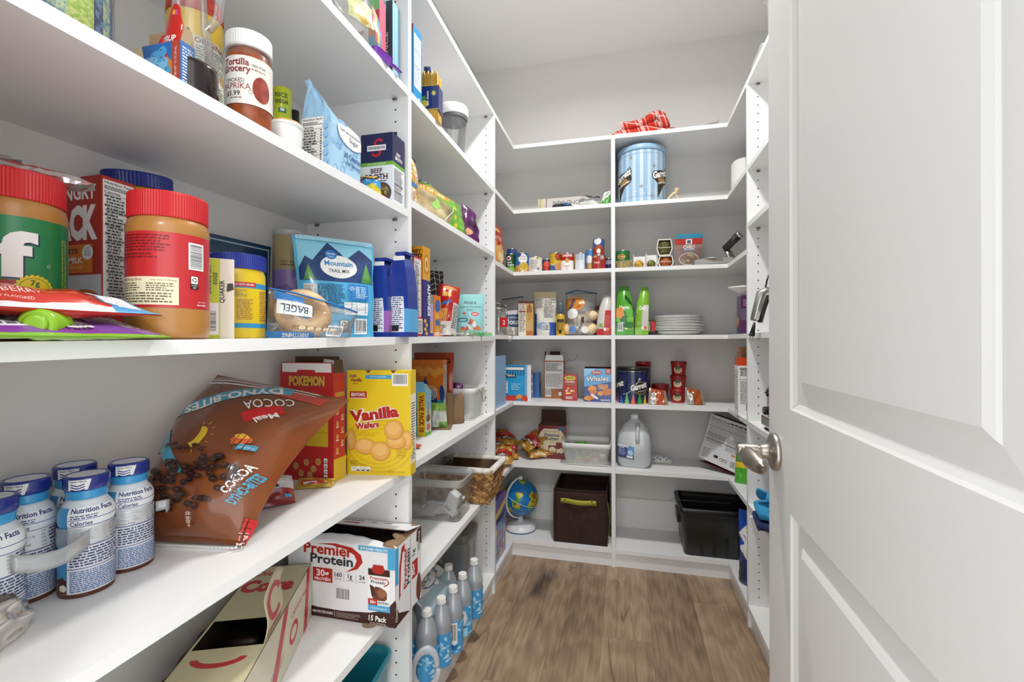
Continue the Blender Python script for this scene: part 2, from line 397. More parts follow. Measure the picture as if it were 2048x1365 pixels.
def pouch_mb(G,mat,art=None,back_art=None,w=0,h=0,mat_back=None,e0=.0005,T=None,de=.00005,open_top=False):
 mb=MB();Fg,Bg=G;ny=len(Fg)-1;nx=len(Fg[0])-1;q=lambda i,j:j*(nx+1)+i;n=(nx+1)*(ny+1)
 vs=[p for r in Fg for p in r]+[p for r in Bg for p in r]
 mb.add(vs,[t for j in range(ny)for i in range(nx)for t in((q(i,j),q(i+1,j),q(i+1,j+1)),(q(i,j),q(i+1,j+1),q(i,j+1)))],mat,True,T)
 mb.add(vs,[t for j in range(ny)for i in range(nx)for t in((n+q(i+1,j+1),n+q(i+1,j),n+q(i,j)),(n+q(i,j+1),n+q(i+1,j+1),n+q(i,j)))]+[(n+q(i,0),n+q(i+1,0),q(i+1,0),q(i,0))for i in range(nx)]+([]if open_top else[(q(i,ny),q(i+1,ny),n+q(i+1,ny),n+q(i,ny))for i in range(nx)])+[(n+q(0,j),q(0,j),q(0,j+1),n+q(0,j+1))for j in range(ny)]+[(q(nx,j),n+q(nx,j),n+q(nx,j+1),q(nx,j+1))for j in range(ny)],mat_back or mat,True,T)
 for a,S,sg in((art,Fg,1),(back_art,Bg,-1)):
  if not a:continue
  NG=[[Vector((0,0,0))for _ in r]for r in S]
  for j in range(ny):
   for i in range(nx):
    c=(S[j][i+1]-S[j][i]).cross(S[j+1][i]-S[j][i])*sg
    for q_ in(NG[j][i],NG[j][i+1],NG[j+1][i],NG[j+1][i+1]):q_+=c
  NG=[[v.normalized()if v.length>1e-14 else v for v in r]for r in NG]
  for k,(tris,m)in enumerate(a.ops):
   e=e0+de*k;V=[];Fc=[];VN=[]
   for t in tris:
    t=[((p[0]/w+.5)*nx,p[1]/h*ny)for p in t]
    for pc in cut3(t,nx,ny):
     cx=sum(p[0]for p in pc)/len(pc);cy=sum(p[1]for p in pc)/len(pc);i,j=min(max(int(cx),0),nx-1),min(max(int(cy),0),ny-1)
     if sg<0:A,B,C,D=S[j][nx-i],S[j][nx-i-1],S[j+1][nx-i-1],S[j+1][nx-i]
     else:A,B,C,D=S[j][i],S[j][i+1],S[j+1][i+1],S[j+1][i]
     gi=(lambda q:nx-q)if sg<0 else(lambda q:q);nA,nB,nC,nD=NG[j][gi(i)],NG[j][gi(i+1)],NG[j+1][gi(i+1)],NG[j+1][gi(i)]
     low=(cx-i)>=(cy-j)
     P1_,P2_,P3_=(A,B,C)if low else(A,C,D);N_=(P2_-P1_).cross(P3_-P1_)
     N_=N_.normalized()*e if N_.length>1e-13 else Vector((0,0,0));k0=len(V)
     for(u,v)in pc:
      fu,fv=u-i,v-j
      V.append((A+(B-A)*fu+(C-B)*fv if low else A+(C-D)*fu+(D-A)*fv)+N_);VN.append(nA+(nB-nA)*fu+(nC-nB)*fv if low else nA+(nC-nD)*fu+(nD-nA)*fv)
     Fc.append(list(range(k0,k0+len(pc))))
   if Fc:
    k0=mb.add(V,Fc,m,T is None,T)
    if T is None:
     for i_,v_ in enumerate(VN):mb.n[k0+i_]=tuple(v_.normalized())if v_.length>1e-9 else(0,0,0)
 return mb
def cut3(t,nx,ny):
 ps=[list(t)]
 for f in(lambda p:p[0],lambda p:p[1],lambda p:p[0]-p[1]):
  nxt=[]
  for p in ps:
   lo,hi=min(map(f,p)),max(map(f,p));rest=p
   for c in range(math.floor(lo)+1,math.ceil(hi)):
    a=_halff(rest,f,c,-1)
    if len(a)>2:nxt.append(a)
    rest=_halff(rest,f,c,1)
    if len(rest)<3:break
   if len(rest)>2:nxt.append(rest)
  ps=nxt
 o=[]
 for p in ps:
  cx=sum(q[0]for q in p)/len(p);cy=sum(q[1]for q in p)/len(p);ar=sum(p[i][0]*p[(i+1)%len(p)][1]-p[(i+1)%len(p)][0]*p[i][1]for i in range(len(p)))
  if 0<=cx<=nx and 0<=cy<=ny and abs(ar)>1e-7:o.append(p if ar>0 else p[::-1])
 return o
def _halff(p,f,c,sg):
 out=[];n=len(p)
 for i in range(n):
  a,b=p[i],p[(i+1)%n];da,db=(f(a)-c)*sg,(f(b)-c)*sg
  if da>=0:out.append(a)
  if(da>0 and db<0)or(da<0 and db>0):k=da/(da-db);out.append((a[0]+(b[0]-a[0])*k,a[1]+(b[1]-a[1])*k))
 return out
def crumple(mb,cx,cy,cz,sx,sy,sz,mat,seed=1,n=2,rough=.35,T=None):
 """a small crumpled lump of film or paper"""
 R=random.Random(seed);b=bmesh.new();bmesh.ops.create_icosphere(b,subdivisions=n,radius=1)
 for v in b.verts:
  k=1-rough+rough*1.2*R.random();v.co=Vector((cx+v.co.x*sx*k,cy+v.co.y*sy*k,max(cz-sz,cz+v.co.z*sz*k)))
 mb.bm(b,mat,False,T);return mb
 # ---------------------------------------------------------------- room
XW,XE,YN,YS,ZC=-.868,.77,2.61,.215,2.705
XL,XR,YB,XD=-.556,.458,2.298,-.0573
P1,P2,PR,T=1.114,1.933,1.937,.019
def wall_mat(name,c,bump=.12):
 m,nt,b,N,L=node_mat(name);b.inputs['Base Color'].default_value=lin(c);b.inputs['Roughness'].default_value=.75
 tc=N('ShaderNodeTexCoord');nz=N('ShaderNodeTexNoise');nz.inputs['Scale'].default_value=140;nz.inputs['Detail'].default_value=2
 L(tc.outputs['Object'],nz.inputs[0]);bp=N('ShaderNodeBump');bp.inputs['Strength'].default_value=bump;bp.inputs['Distance'].default_value=.002
 L(nz.outputs[0],bp.inputs['Height']);L(bp.outputs[0],b.inputs['Normal']);return m
WALL=wall_mat('warm_grey_wall_paint','#e3e1de');CEIL=wall_mat('ceiling_paint','#f6f5f4',.08)
MEL,nt,b,N,L=node_mat('white_melamine_board')
b.inputs['Base Color'].default_value=lin('#eeeeed');b.inputs['Roughness'].default_value=.34;b.inputs['Specular IOR Level'].default_value=.35
tc=N('ShaderNodeTexCoord');nz=N('ShaderNodeTexNoise');nz.inputs['Scale'].default_value=220;L(tc.outputs['Object'],nz.inputs[0])
bp=N('ShaderNodeBump');bp.inputs['Strength'].default_value=.06;bp.inputs['Distance'].default_value=.001;L(nz.outputs[0],bp.inputs['Height']);L(bp.outputs[0],b.inputs['Normal'])
TRIM=M('#f0efec',.4);HOLE=M('#1b1a19',.8);PIN=M('#77726c',.35,.8)
def floor_mat():
 m,nt,b,N,L=node_mat('oak_vinyl_planks')
 def math_(op,a,b_=None,c=None):
  n=N('ShaderNodeMath');n.operation=op
  for i,v in enumerate((a,b_,c)):
   if v is None:continue
   if isinstance(v,(int,float)):n.inputs[i].default_value=v
   else:L(v,n.inputs[i])
  return n.outputs[0]
 tc=N('ShaderNodeTexCoord');sp=N('ShaderNodeSeparateXYZ');L(tc.outputs['Object'],sp.inputs[0])
 u=math_('DIVIDE',math_('ADD',sp.outputs[0],.0875+.182*8),.182);k=math_('FLOOR',u);fu=math_('FRACT',u)
 off=math_('FRACT',math_('MULTIPLY',math_('ADD',k,1.63),.37));v=math_('DIVIDE',math_('ADD',sp.outputs[1],math_('MULTIPLY',off,1.22)),1.22)
 kv=math_('FLOOR',v);fv=math_('FRACT',v)
 wn=N('ShaderNodeTexWhiteNoise');wn.noise_dimensions='2D';cb=N('ShaderNodeCombineXYZ');L(k,cb.inputs[0]);L(kv,cb.inputs[1]);L(cb.outputs[0],wn.inputs[0])
 sh=N('ShaderNodeVectorMath');sh.operation='MULTIPLY_ADD';L(wn.outputs['Color'],sh.inputs[0]);sh.inputs[1].default_value=(7,9,0);L(tc.outputs['Object'],sh.inputs[2])
 def noise(scale,st,detail=5,dist=0):
  mp=N('ShaderNodeMapping');mp.inputs['Scale'].default_value=st;L(sh.outputs[0],mp.inputs[0])
  n=N('ShaderNodeTexNoise');n.inputs['Scale'].default_value=scale;n.inputs['Detail'].default_value=detail;n.inputs['Distortion'].default_value=dist;L(mp.outputs[0],n.inputs[0]);return n.outputs[0]
 fine=noise(90,(1,.05,1),4);mid=noise(16,(1,.11,1),5,.6);big=noise(3.2,(1,.45,1),3,.4)
 mp=N('ShaderNodeMapping');mp.inputs['Scale'].default_value=(1,.16,1);L(sh.outputs[0],mp.inputs[0])
 wv=N('ShaderNodeTexWave');wv.wave_type='RINGS';wv.inputs['Scale'].default_value=11;wv.inputs['Distortion'].default_value=9;wv.inputs['Detail'].default_value=3;wv.inputs['Detail Scale'].default_value=1.6;L(mp.outputs[0],wv.inputs[0])
 wob=noise(9,(1,.6,1),2);mp2=N('ShaderNodeVectorMath');mp2.operation='MULTIPLY_ADD';L(sh.outputs[0],mp2.inputs[0]);mp2.inputs[1].default_value=(1,.42,1);cw=N('ShaderNodeCombineXYZ');L(math_('MULTIPLY',wob,.12),cw.inputs[0]);L(math_('MULTIPLY',wob,.1),cw.inputs[1]);L(cw.outputs[0],mp2.inputs[2])
 vo=N('ShaderNodeTexVoronoi');vo.inputs['Scale'].default_value=3.3;L(mp2.outputs[0],vo.inputs[0])
 kn=N('ShaderNodeMapRange');kn.inputs[1].default_value=.02;kn.inputs[2].default_value=.24;kn.inputs[3].default_value=1;kn.inputs[4].default_value=0;L(vo.outputs['Distance'],kn.inputs[0])
 crack=math_('MULTIPLY',math_('LESS_THAN',math_('ABSOLUTE',math_('SUBTRACT',noise(2.6,(1,.10,1),3,.3),.5)),.0022),math_('GREATER_THAN',noise(3,(1,.5,1),2),.54))
 s=math_('ADD',math_('MULTIPLY',fine,.40),math_('ADD',math_('MULTIPLY',mid,.46),math_('ADD',math_('MULTIPLY',big,.30),math_('MULTIPLY',wv.outputs['Fac'],.09))))
 s=math_('ADD',s,math_('MULTIPLY',math_('SUBTRACT',wn.outputs['Value'],.5),.17));s=math_('SUBTRACT',s,math_('MULTIPLY',math_('POWER',kn.outputs[0],1.6),.40));s=math_('SUBTRACT',s,math_('MULTIPLY',crack,.14))
 r=N('ShaderNodeValToRGB');e=r.color_ramp.elements;e[0].position=.28;e[0].color=lin('#4f4336');e[1].position=.84;e[1].color=lin('#bba58a')
 x=e.new(.45);x.color=lin('#7d6855');x=e.new(.60);x.color=lin('#9b8268');L(s,r.inputs[0])
 seam=math_('MINIMUM',math_('MULTIPLY',math_('MINIMUM',fu,math_('SUBTRACT',1,fu)),.182),math_('MULTIPLY',math_('MINIMUM',fv,math_('SUBTRACT',1,fv)),1.22))
 sm=N('ShaderNodeMapRange');sm.inputs[1].default_value=.0004;sm.inputs[2].default_value=.0018;sm.inputs[3].default_value=.72;sm.inputs[4].default_value=1;L(seam,sm.inputs[0])
 mx=N('ShaderNodeMix');mx.data_type='RGBA';mx.blend_type='MULTIPLY';mx.inputs[0].default_value=1;L(r.outputs[0],mx.inputs[6]);L(sm.outputs[0],mx.inputs[7]);L(mx.outputs[2],b.inputs['Base Color'])
 b.inputs['Roughness'].default_value=.42;bp=N('ShaderNodeBump');bp.inputs['Strength'].default_value=.15;bp.inputs['Distance'].default_value=.001
 L(s,bp.inputs['Height']);L(bp.outputs[0],b.inputs['Normal']);return m
mb=MB();mb.box(XW-.1,XE+.1,-.02,YN+.1,-.03,0,floor_mat());struct(mb.build('floor'))
mb=MB();mb.box(XW-.1,XE+.1,.08,YN+.1,ZC,ZC+.05,CEIL);struct(mb.build('ceiling'))
mb=MB();mb.box(XW-.1,XW,.08,YN+.1,0,ZC,WALL);struct(mb.build('wall_left'))
mb=MB();mb.box(XE,XE+.1,.08,YN+.1,0,ZC,WALL);struct(mb.build('wall_right'))
mb=MB();mb.box(XW,XE,YN,YN+.1,0,ZC,WALL);struct(mb.build('wall_back'))
mb=MB();mb.box(XW,-.50,.08,YS,0,ZC,WALL);mb.box(.30,XE,.08,YS,0,ZC,WALL);mb.box(-.50,.30,.08,YS,2.06,ZC,WALL);struct(mb.build('wall_front'))
mb=MB();mb.box(XW+.0005,XE-.0005,YN-.014,YN-.0003,0,.243,TRIM,.002);struct(mb.build('baseboard_back'))
n=0
for a in((XL-.028,XL-.012,YS,YB+.012,0,.0665),(XL-.012,XR+.012,YB+.012,YB+.028,0,.0665),(XR+.012,XR+.028,YS,YB+.012,0,.0665)):
 n+=1;mb=MB();mb.box(*a,MEL);struct(mb.build('trim_%d'%n))
 # shelf boards -------------------------------------------------------------
def board(pts,zf,label,th=T):
 """pts: plan outline, zf(y): underside height"""
 mb=MB();mb.prism(pts,0,th,MEL);mb.v=[(x,y,z+zf(y))for x,y,z in mb.v]
 tag(mb.build('shelf_board'),label,'shelf')
TILT=.0155
def Z1(z,y):return z+TILT*(y-P1)
BAY1=dict(B=1.7531,C=1.4326,M=1.0975,D=.7486,E=.4185,G=.067)
BAY2=dict(B=(1.7552,1.7552),C=(1.4652,1.4723),M=(1.0984,1.1080),D=(.7568,.770),E=(.431,.446),G=(.067,.067))
def top1(k,y):return BAY1[k]+T+(TILT if k in 'BCMD' else 0)*(y-P1)
def top2(k,y):a,b_=BAY2[k];return a+T+(b_-a)*(y-P1-T)/(P2-P1-T)
FX1=dict(B=XL,C=XL,M=XL,D=XL,E=XL,G=XL);FX2=dict(B=XL,C=XL,M=XL,D=XL,E=XL,G=XL)
LAB1=dict(B='white shelf board above the syrup and paprika, holding a red clear bag',C='white shelf board holding the paprika jar, sugar bag and broth carton',M='white shelf board holding the peanut butter jars and trail mix',D='white shelf board holding the shake bottles and vanilla wafer box',E='white shelf board under the protein shake case and open soda carton',G='white bottom shelf board under the turquoise tub')
LAB2=dict(B='white shelf board holding the spaghetti packet and pop-lid canister',C='white shelf board holding the green tortilla chip bag',M='white shelf board holding the almond cereal boxes and melts pouch',D='white shelf board holding the small white mesh basket beside the opened snack boxes',E='white shelf board under the wicker basket and clear tub',G='white bottom shelf board under the bottled water pack')
for k in BAY1:board([(XW,YS),(FX1[k],YS),(FX1[k],P1),(XW,P1)],lambda y,k=k:top1(k,y)-T,LAB1[k])
for k in BAY2:board([(XW,P1+T),(FX2[k],P1+T),(FX2[k],P2),(XW,P2)],lambda y,k=k:top2(k,y)-T,LAB2[k])
ZA=2.0944
board([(XW,YS),(XL,YS),(XL,P1+T/2),(XW,P1+T/2)],lambda y:ZA,'white topmost shelf board over the shelf with the clear red bag')
board([(XW,P1+T/2),(XL,P1+T/2),(XL,P2+T/2),(XW,P2+T/2)],lambda y:ZA,'white topmost shelf board over the spaghetti packet and canister')
LV=dict(B=1.7608,C=1.4429,D=1.1144,E=.7766,F=.4582,G=.067)
def top(k):return LV[k]+T
LBL=dict(A='white topmost corner shelf board, empty, over the flat packages',B='white corner shelf board holding flat packages and clear wrap',C='white corner shelf board holding the row of food cans',D='white corner shelf board holding the flour bag and bread buns',E='white corner shelf board holding the whale cracker box',F='white corner shelf board holding the gold snack bags',G='white bottom corner shelf board under the globe and brown fabric bin')
LBR=dict(A='white topmost corner shelf board under the red plaid towel',B='white corner shelf board holding the light blue popcorn tin',C='white corner shelf board holding the chili packet and frying pan',D='white corner shelf board holding the stack of white lids',E='white corner shelf board holding the dark blue popcorn tin and red tubs',F='white corner shelf board holding the water jug and leaning cereal box',G='white bottom corner shelf board under the black plastic tub')
for k in 'ABCDEFG':
 z=ZA if k=='A' else LV[k];y0=P2+(T/2 if k=='A' else T);y1=PR+(T/2 if k=='A' else T)
 xd0,xd1=(XD-T/2,XD+T/2)
 board([(XW,y0),(XL,y0),(XL,YB),(xd0,YB),(xd0,YN),(XW,YN)],lambda y,z=z:z,LBL[k])
 board([(XE,y1),(XE,YN),(xd1,YN),(xd1,YB),(XR,YB),(XR,y1)],lambda y,z=z:z,LBR[k])
RB=dict(A=ZA,B=1.7608,C=1.541,D=1.1144,E=.7766,F=.4582,G=.067)
LRB=dict(A='white topmost shelf board holding the clear tub, above the door edge',B='white shelf board with loose clear wrap, beside the door edge',C='white shelf board two above the electric knife, beside the door edge',D='white shelf board under the electric knife beside the door edge',E='white shelf board holding the chrome appliance beside the door handle',F='white shelf board holding the blue cloths beside the door',G='white bottom shelf board low beside the door edge')
for k,z in RB.items():
 y1=PR+(T/2 if k=='A' else 0);board([(XR,YS),(XE,YS),(XE,y1),(XR,y1)],lambda y,z=z:z,LRB[k])
 # uprights -----------------------------------------------------------------
def upright(x0,x1,y0,y1,z1,label,axis='Y',cols=()):
 mb=MB();mb.box(x0,x1,y0,y1,0,z1,MEL,.0008);o=mb.build('upright_panel');tag(o,label,'shelf upright')
 hb=MB();z=.089+.032
 vs=[];fs=[]
 while z<z1-.04:
  for c in cols:
   for s in(0,1):
    n=len(vs);q=[2*pi*i/8 for i in range(8)]
    if axis=='Y':yy=y0-.0004 if s==0 else y1+.0004;vs+=[(c+.0026*cos(t),yy,z+.0026*sin(t))for t in q]
    else:xx=x0-.0004 if s==0 else x1+.0004;vs+=[(xx,c+.0026*cos(t),z+.0026*sin(t))for t in q]
    fs.append(list(range(n,n+8)))
  z+=.032
 hb.add(vs,fs,HOLE);h=hb.build('pin_holes',o);h['label']='rows of dark drilled shelf pin holes';h['kind']='stuff'
 return o
def pins(o,pts):
 for(x,y,z)in pts:
  mb=MB();mb.lathe([(.003,-.006),(.003,.006)],PIN,8,tr(x,y,z-.0055)@rot('Y',90),smooth=True);mb.build('shelf_pin',o)
hx0,hx1=XL-.037,XW+.037
u1=upright(XW,XL,P1,P1+T,ZA,'white upright panel beside the vanilla wafer box, nearer the camera','Y',(hx0,hx1))
u2=upright(XW,XL,P2,P2+T,ZA,'white upright panel behind the wicker basket and white mesh basket','Y',(hx0,hx1))
u3=upright(XD-T/2,XD+T/2,YB,YN,ZA+T-.0005,'white upright panel dividing the back wall shelves under the plaid towel','X',(YB+.037,YN-.037))
u4=upright(XR,XE,PR,PR+T,ZA,'white upright panel beside the door edge, with shelf pin holes','Y',(XR+.037,XE-.037))
for k in 'BC':pins(u1,[(hx0,P1-.005,BAY1[k]),(hx1,P1-.005,BAY1[k])])
for k in 'ABC':z=ZA if k=='A' else BAY2[k][1];pins(u2,[(hx0,P2-.005,z),(hx1,P2-.005,z)])
for k in 'ABC':z=RB[k];pins(u4,[(XR+.037,PR-.005,z)])
# door ---------------------------------------------------------------------
DY0,DY1=.238,.9644
def dx(y):return .2438+.0218*y
DOOR=M('#dddddb',.38)
mb=MB();zt=2.03;a=-math.atan(.0218)
W=DY1-DY0
def dp(u,v,dd):y=DY0+u;return(dx(y)-dd,y+.0218*dd,v)
st=.123;panels=[(.991,1.90),(.24,.819)]
def slab(u0,u1,v0,v1,dd=0):mb.add([dp(u0,v0,dd),dp(u1,v0,dd),dp(u1,v1,dd),dp(u0,v1,dd)],[(3,2,1,0)][::-1]and[(0,3,2,1)],DOOR)
slab(0,st,.008,zt);slab(W-st,W,.008,zt)
slab(st,W-st,.008,.24);slab(st,W-st,.819,.991);slab(st,W-st,1.90,zt)
for v0,v1 in panels:
 rings=[(0,0),(.003,-.0035),(.011,-.0085),(.0145,-.0085),(.038,-.0065),(.041,-.0045),(.049,-.001)]
 for(t0,d0),(t1,d1)in zip(rings,rings[1:]):
  o0=[(st+t0,v0+t0),(W-st-t0,v0+t0),(W-st-t0,v1-t0),(st+t0,v1-t0)]
  o1=[(st+t1,v0+t1),(W-st-t1,v0+t1),(W-st-t1,v1-t1),(st+t1,v1-t1)]
  for i in range(4):
   j=(i+1)%4;mb.add([dp(*o0[i],d0),dp(*o0[j],d0),dp(*o1[j],d1),dp(*o1[i],d1)],[(3,2,1,0)],DOOR)
 t,d_=rings[-1];slab(st+t,W-st-t,v0+t,v1-t,d_)
th=-.035
e=[dp(0,.008,0),dp(W,.008,0),dp(W,zt,0),dp(0,zt,0)];g=[dp(0,.008,th),dp(W,.008,th),dp(W,zt,th),dp(0,zt,th)]
mb.add(e+g,[(4,5,6,7),(0,1,5,4),(1,2,6,5),(2,3,7,6),(3,0,4,7)],DOOR)
door=struct(mb.build('door_1'));
NICK,nt,b,N,L=node_mat('satin_nickel');b.inputs['Base Color'].default_value=lin('#b9b1a6');b.inputs['Metallic'].default_value=1;b.inputs['Roughness'].default_value=.33
hu,hv=W-.046,.904
H=Matrix.Translation(dp(hu,hv,0))@rot('Z',-1.25)@rot('Y',-90)
mb=MB();mb.lathe([(.0335,0),(.0335,.004),(.0325,.0075),(.029,.0095),(.018,.011),(.0135,.016),(.0118,.024),(.0112,.03),(.0122,.0305),(.0122,.033),(.0115,.0335),(.0118,.052),(.0105,.062),(.008,.066)],NICK,32,H)
hd=mb.build('door_handle',door);hd['label']='satin nickel lever handle with round rose'
lp=[];nl=12
for i in range(nl+1):
 q=i/nl;lp.append((q,.0125+.006*sin(pi*min(1,q*1.1)),.010+.003*sin(pi*q)))
vs=[];sg=14
for q,hh,ww in lp:
 k=1 if q<.93 else sqrt(max(0,1-((q-.93)/.075)**2))
 for s_ in range(sg):
  t=2*pi*s_/sg;p=dp(hu+.006-.088*q,hv-.006-.006*q*q+hh*k*sin(t),.052-.012*q*q+ww*k*cos(t));vs.append(p)
fs=[(i*sg+s_,i*sg+(s_+1)%sg,(i+1)*sg+(s_+1)%sg,(i+1)*sg+s_)for i in range(nl)for s_ in range(sg)]+[tuple(range(sg)),tuple(nl*sg+s_ for s_ in range(sg))[::-1]]
mb=MB();mb.add(vs,fs,NICK,True);mb.build('lever',hd)
# ================================================================ objects
def fc(x,y):return atan2(-x,y)
def one(mb,name,label,cat,loc,rz=0,group=None):
 o=mb.build(name,None,loc,rz);return tag(o,label,cat,group)
def rrect(w,d,r,n=4):
 p=[]
 for cx,cy,a0 in((w/2-r,-d/2+r,-pi/2),(w/2-r,d/2-r,0),(-w/2+r,d/2-r,pi/2),(-w/2+r,-d/2+r,pi)):
  for i in range(n+1):a=a0+pi/2*i/n;p.append((cx+r*cos(a),cy+r*sin(a)))
 return p
def loft(mb,secs,mat,smooth=True,capb=True,capt=True,T=None):
 """secs: list of (outline, z)"""
 n=len(secs[0][0]);vs=[(p[0],p[1],z)for o,z in secs for p in o]
 fs=[(j*n+i,j*n+(i+1)%n,(j+1)*n+(i+1)%n,(j+1)*n+i)for j in range(len(secs)-1)for i in range(n)]
 mb.add(vs,fs,mat,smooth,T)
 if capb:mb.add([(p[0],p[1],secs[0][1])for p in secs[0][0]],[list(range(n))[::-1]],mat,False,T)
 if capt:mb.add([(p[0],p[1],secs[-1][1])for p in secs[-1][0]],[list(range(n))],mat,False,T)
 return mb
def ribbed(mb,r,z0,z1,mat,n=60,dr=.0012,T=None,top=True):
 """screw lid with upright ribs"""
 o=[((r-(dr if i%2 else 0))*cos(2*pi*i/(2*n)),(r-(dr if i%2 else 0))*sin(2*pi*i/(2*n)))for i in range(2*n)]
 k=lambda f:[(p[0]*f,p[1]*f)for p in o]
 loft(mb,[(k(.985),z0),(o,z0+.001),(o,z1-.003),(k(.985),z1-.0008),(k(.95),z1)],mat,False,True,True,T)
def tin(name,label,x,y,z,r,h,art,rz=0,base='#c9c9c7',group=None,lab='#f1f0ec',rr=.4,cat='can'):
 """food can with rims, seamed ends and a paper label"""
 mb=MB();t=thing(name,label,cat,(x,y,z),rz,group)
 mb.lathe([(r*.97,0),(r*1.01,.001),(r*1.01,.0028),(r*.985,.004),(r*.985,h-.004),(r*1.01,h-.0028),(r*1.01,h-.001),(r*.97,h),(r*.93,h),(r*.92,h-.003)],STEEL,28)
 bd=mb.build('can_body',t)
 pr=[(r*.995,.0042),(r*.995,h-.0042)];lb=MB();lb.lathe(pr,M(lab,rr,0,.2),28,capb=False,capt=False)
 if art:wrap(lb,art,pr,28,r,0,.0002)
 lb.build('label',bd);return t
def spin(secs):return secs
# ---- shelf M of the first bay : peanut butter, pancake mix, trail mix ...
PB=M('#b27c3c',.3,0,.3);PBL=M('#c18c4e',.3,0,.3)
JP=[(.040,0),(.0455,.003),(.047,.010),(.0475,.03),(.0468,.040),(.0468,.140),(.0475,.146),(.0455,.156),(.041,.162),(.041,.170)]
def pb_jar(label,x,y,art,labcol,z0=.041,z1=.139):
 t=thing('peanut_butter_jar',label,'peanut butter jar',(x,y,top1('M',y)),fc(x,y))
 mb=MB();mb.lathe(JP,PB,64);bd=mb.build('jar',t)
 pr=[(.0471,z0),(.0471,z1)];mb=MB();mb.lathe(pr,M(labcol,.33,0,.3),64,capb=False,capt=False);wrap(mb,art,pr,64,.0471,z0);mb.build('label',bd)
 mb=MB();ribbed(mb,.0455,.160,.194,M('#c9252b',.35),90,.0006);mb.lathe([(.036,.1945),(.0345,.1935),(.001,.1935)],M('#c9252b',.35),32,capb=False);o=mb.build('lid',t);o['label']='red ribbed screw lid'
 return t
a=Art();g_=M('#157a43',.33,0,.3)
a.rect(-.145,0,.112,.098,M('#1f2f86',.33,0,.3))
a.text('Jif',-.021,.031,.047,M('#222a4a',.4),bold=.05,w=.085);a.text('Jif',-.0225,.0325,.047,PAPER,bold=.045,w=.085)
a.rect(-.06,.0135,.062,.013,M('#a02b24',.4));a.text('PEANUT BUTTER',-.03,.0165,.006,M('#e9c24e'),w=.055)
for k in range(22):a.ell(.017+.0158*cos(k*pi/11),.0165+.0158*sin(k*pi/11),.0018,.0018,M('#e2c51f'),6)
a.ell(.017,.0165,.0158,.0158,M('#e2c51f'),28);a.ring(.017,.0165,.0136,.0136,.0006,M('#1f6a3a'),28)
a.text('7g',.017,.0215,.006,M('#1f5c34'),bold=.02);a.text('PROTEIN',.017,.0135,.0046,M('#1f5c34'),bold=.01,w=.022);a.text('PER SERVING',.017,.0095,.0022,M('#1f5c34'),w=.016)
a.rect(-.1,0,.16,.006,M('#1f2f86'));a.text('NET WT 40 OZ',-.02,.0012,.0035,PAPER,w=.03)
a.text('SEE NUTRITION INFORMATION FOR',.047,.01,.0026,M('#d9cf4a'),al='l',a=pi/2,w=.07);a.text('FAT AND SATURATED FAT CONTENT',.0515,.01,.0026,M('#d9cf4a'),al='l',a=pi/2,w=.07)
a.ring(.029,.045,.0016,.0016,.0003,PAPER,12)
pb_jar('green and blue label peanut butter jar with red lid under a foil bar',-.70,.385,a,'#157a43')
a=Art();dk=M('#7c1418')
a.para(-.058,.072,.064,.023,6,dk,4,.55);a.para(-.058,.063,.05,.008,2,dk,5,.5)
a.rect(-.063,.0035,.078,.036,M('#ece1bd',.5));a.text('PB&J Energy Bites',-.058,.0345,.0032,M('#a02b24'),al='l',bold=.01);a.para(-.058,.021,.032,.0115,4,M('#6d5a44'),6,.5);a.para(-.02,.021,.03,.0115,4,M('#6d5a44'),7,.5);a.para(-.058,.006,.066,.014,4,M('#6d5a44'),8,.5);a.text('Prep Time 10 Minutes',.013,.0345,.0022,M('#6d5a44'),al='r')
a.bars(.026,.052,.022,.036,4,True);a.rect(.0285,.026,.0105,.018,BLACK);a.rect(.0292,.0335,.0091,.0098,PAPER)
for k in range(3):a.line(.0337+.003*cos(k*2.094+.5),.0385+.003*sin(k*2.094+.5),.0337+.003*cos(k*2.094+1.9),.0385+.003*sin(k*2.094+1.9),.0013,BLACK)
a.text('PLASTIC',.0337,.030,.002,PAPER,w=.008);a.text('JAR',.0337,.0272,.002,PAPER);a.text('JAN 18 2027',.045,.008,.0022,M('#f4c9c9'),w=.014);a.para(.037,.0035,.016,.003,1,M('#f4c9c9'),9)
for k in range(4):a.para(-.09,.01+k*.02,.018,.016,4,PAPER,20+k,.4)
jr=pb_jar('peanut butter jar with plain red back label and barcode under a red lid',-.6105,.502,a,'#c2252c');jr.rotation_euler.z-=.10
a=Art();a.rect(0,0,.115,.095,M('#c9ccd2'));a.ell(.085,.045,.032,.014,M('#a8672c'),18);a.ell(.083,.052,.032,.013,M('#d79a55'),18);a.ell(.08,.062,.03,.012,M('#b9742f'),18);a.rect(.03,0,.085,.012,M('#6b3a22'))
a.rect(0,.098,.098,.042,M('#d77a21'));a.rect(0,.140,.115,.10,M('#a8281c'));a.text('HUNGRY',.058,.207,.020,PAPER,bold=.03,w=.095);a.text('JACK',.062,.150,.045,PAPER,bold=.06,w=.092)
a.text('COMPLETE',.04,.127,.007,M('#2b2a3c'),bold=.02,w=.06);a.text('BUTTERMILK',.042,.113,.008,PAPER,bold=.03,w=.075);a.text('PANCAKE & WAFFLE MIX',.045,.104,.004,M('#f3c596'),w=.07)
a.ell(.089,.128,.011,.011,PAPER,20);a.text('JUST',.089,.1325,.004,M('#28407a'));a.text('ADD',.089,.1275,.004,M('#28407a'));a.text('WATER',.089,.1225,.004,M('#28407a'),w=.013)
b_=Art();b_.rect(0,0,.048,.24,M('#b12a20'));b_.nutri(.002,.045,.044,.19)
mb=carton_mb(.115,.048,.24,M('#a8281c'),{'front':(None,a),'right':(None,b_)})
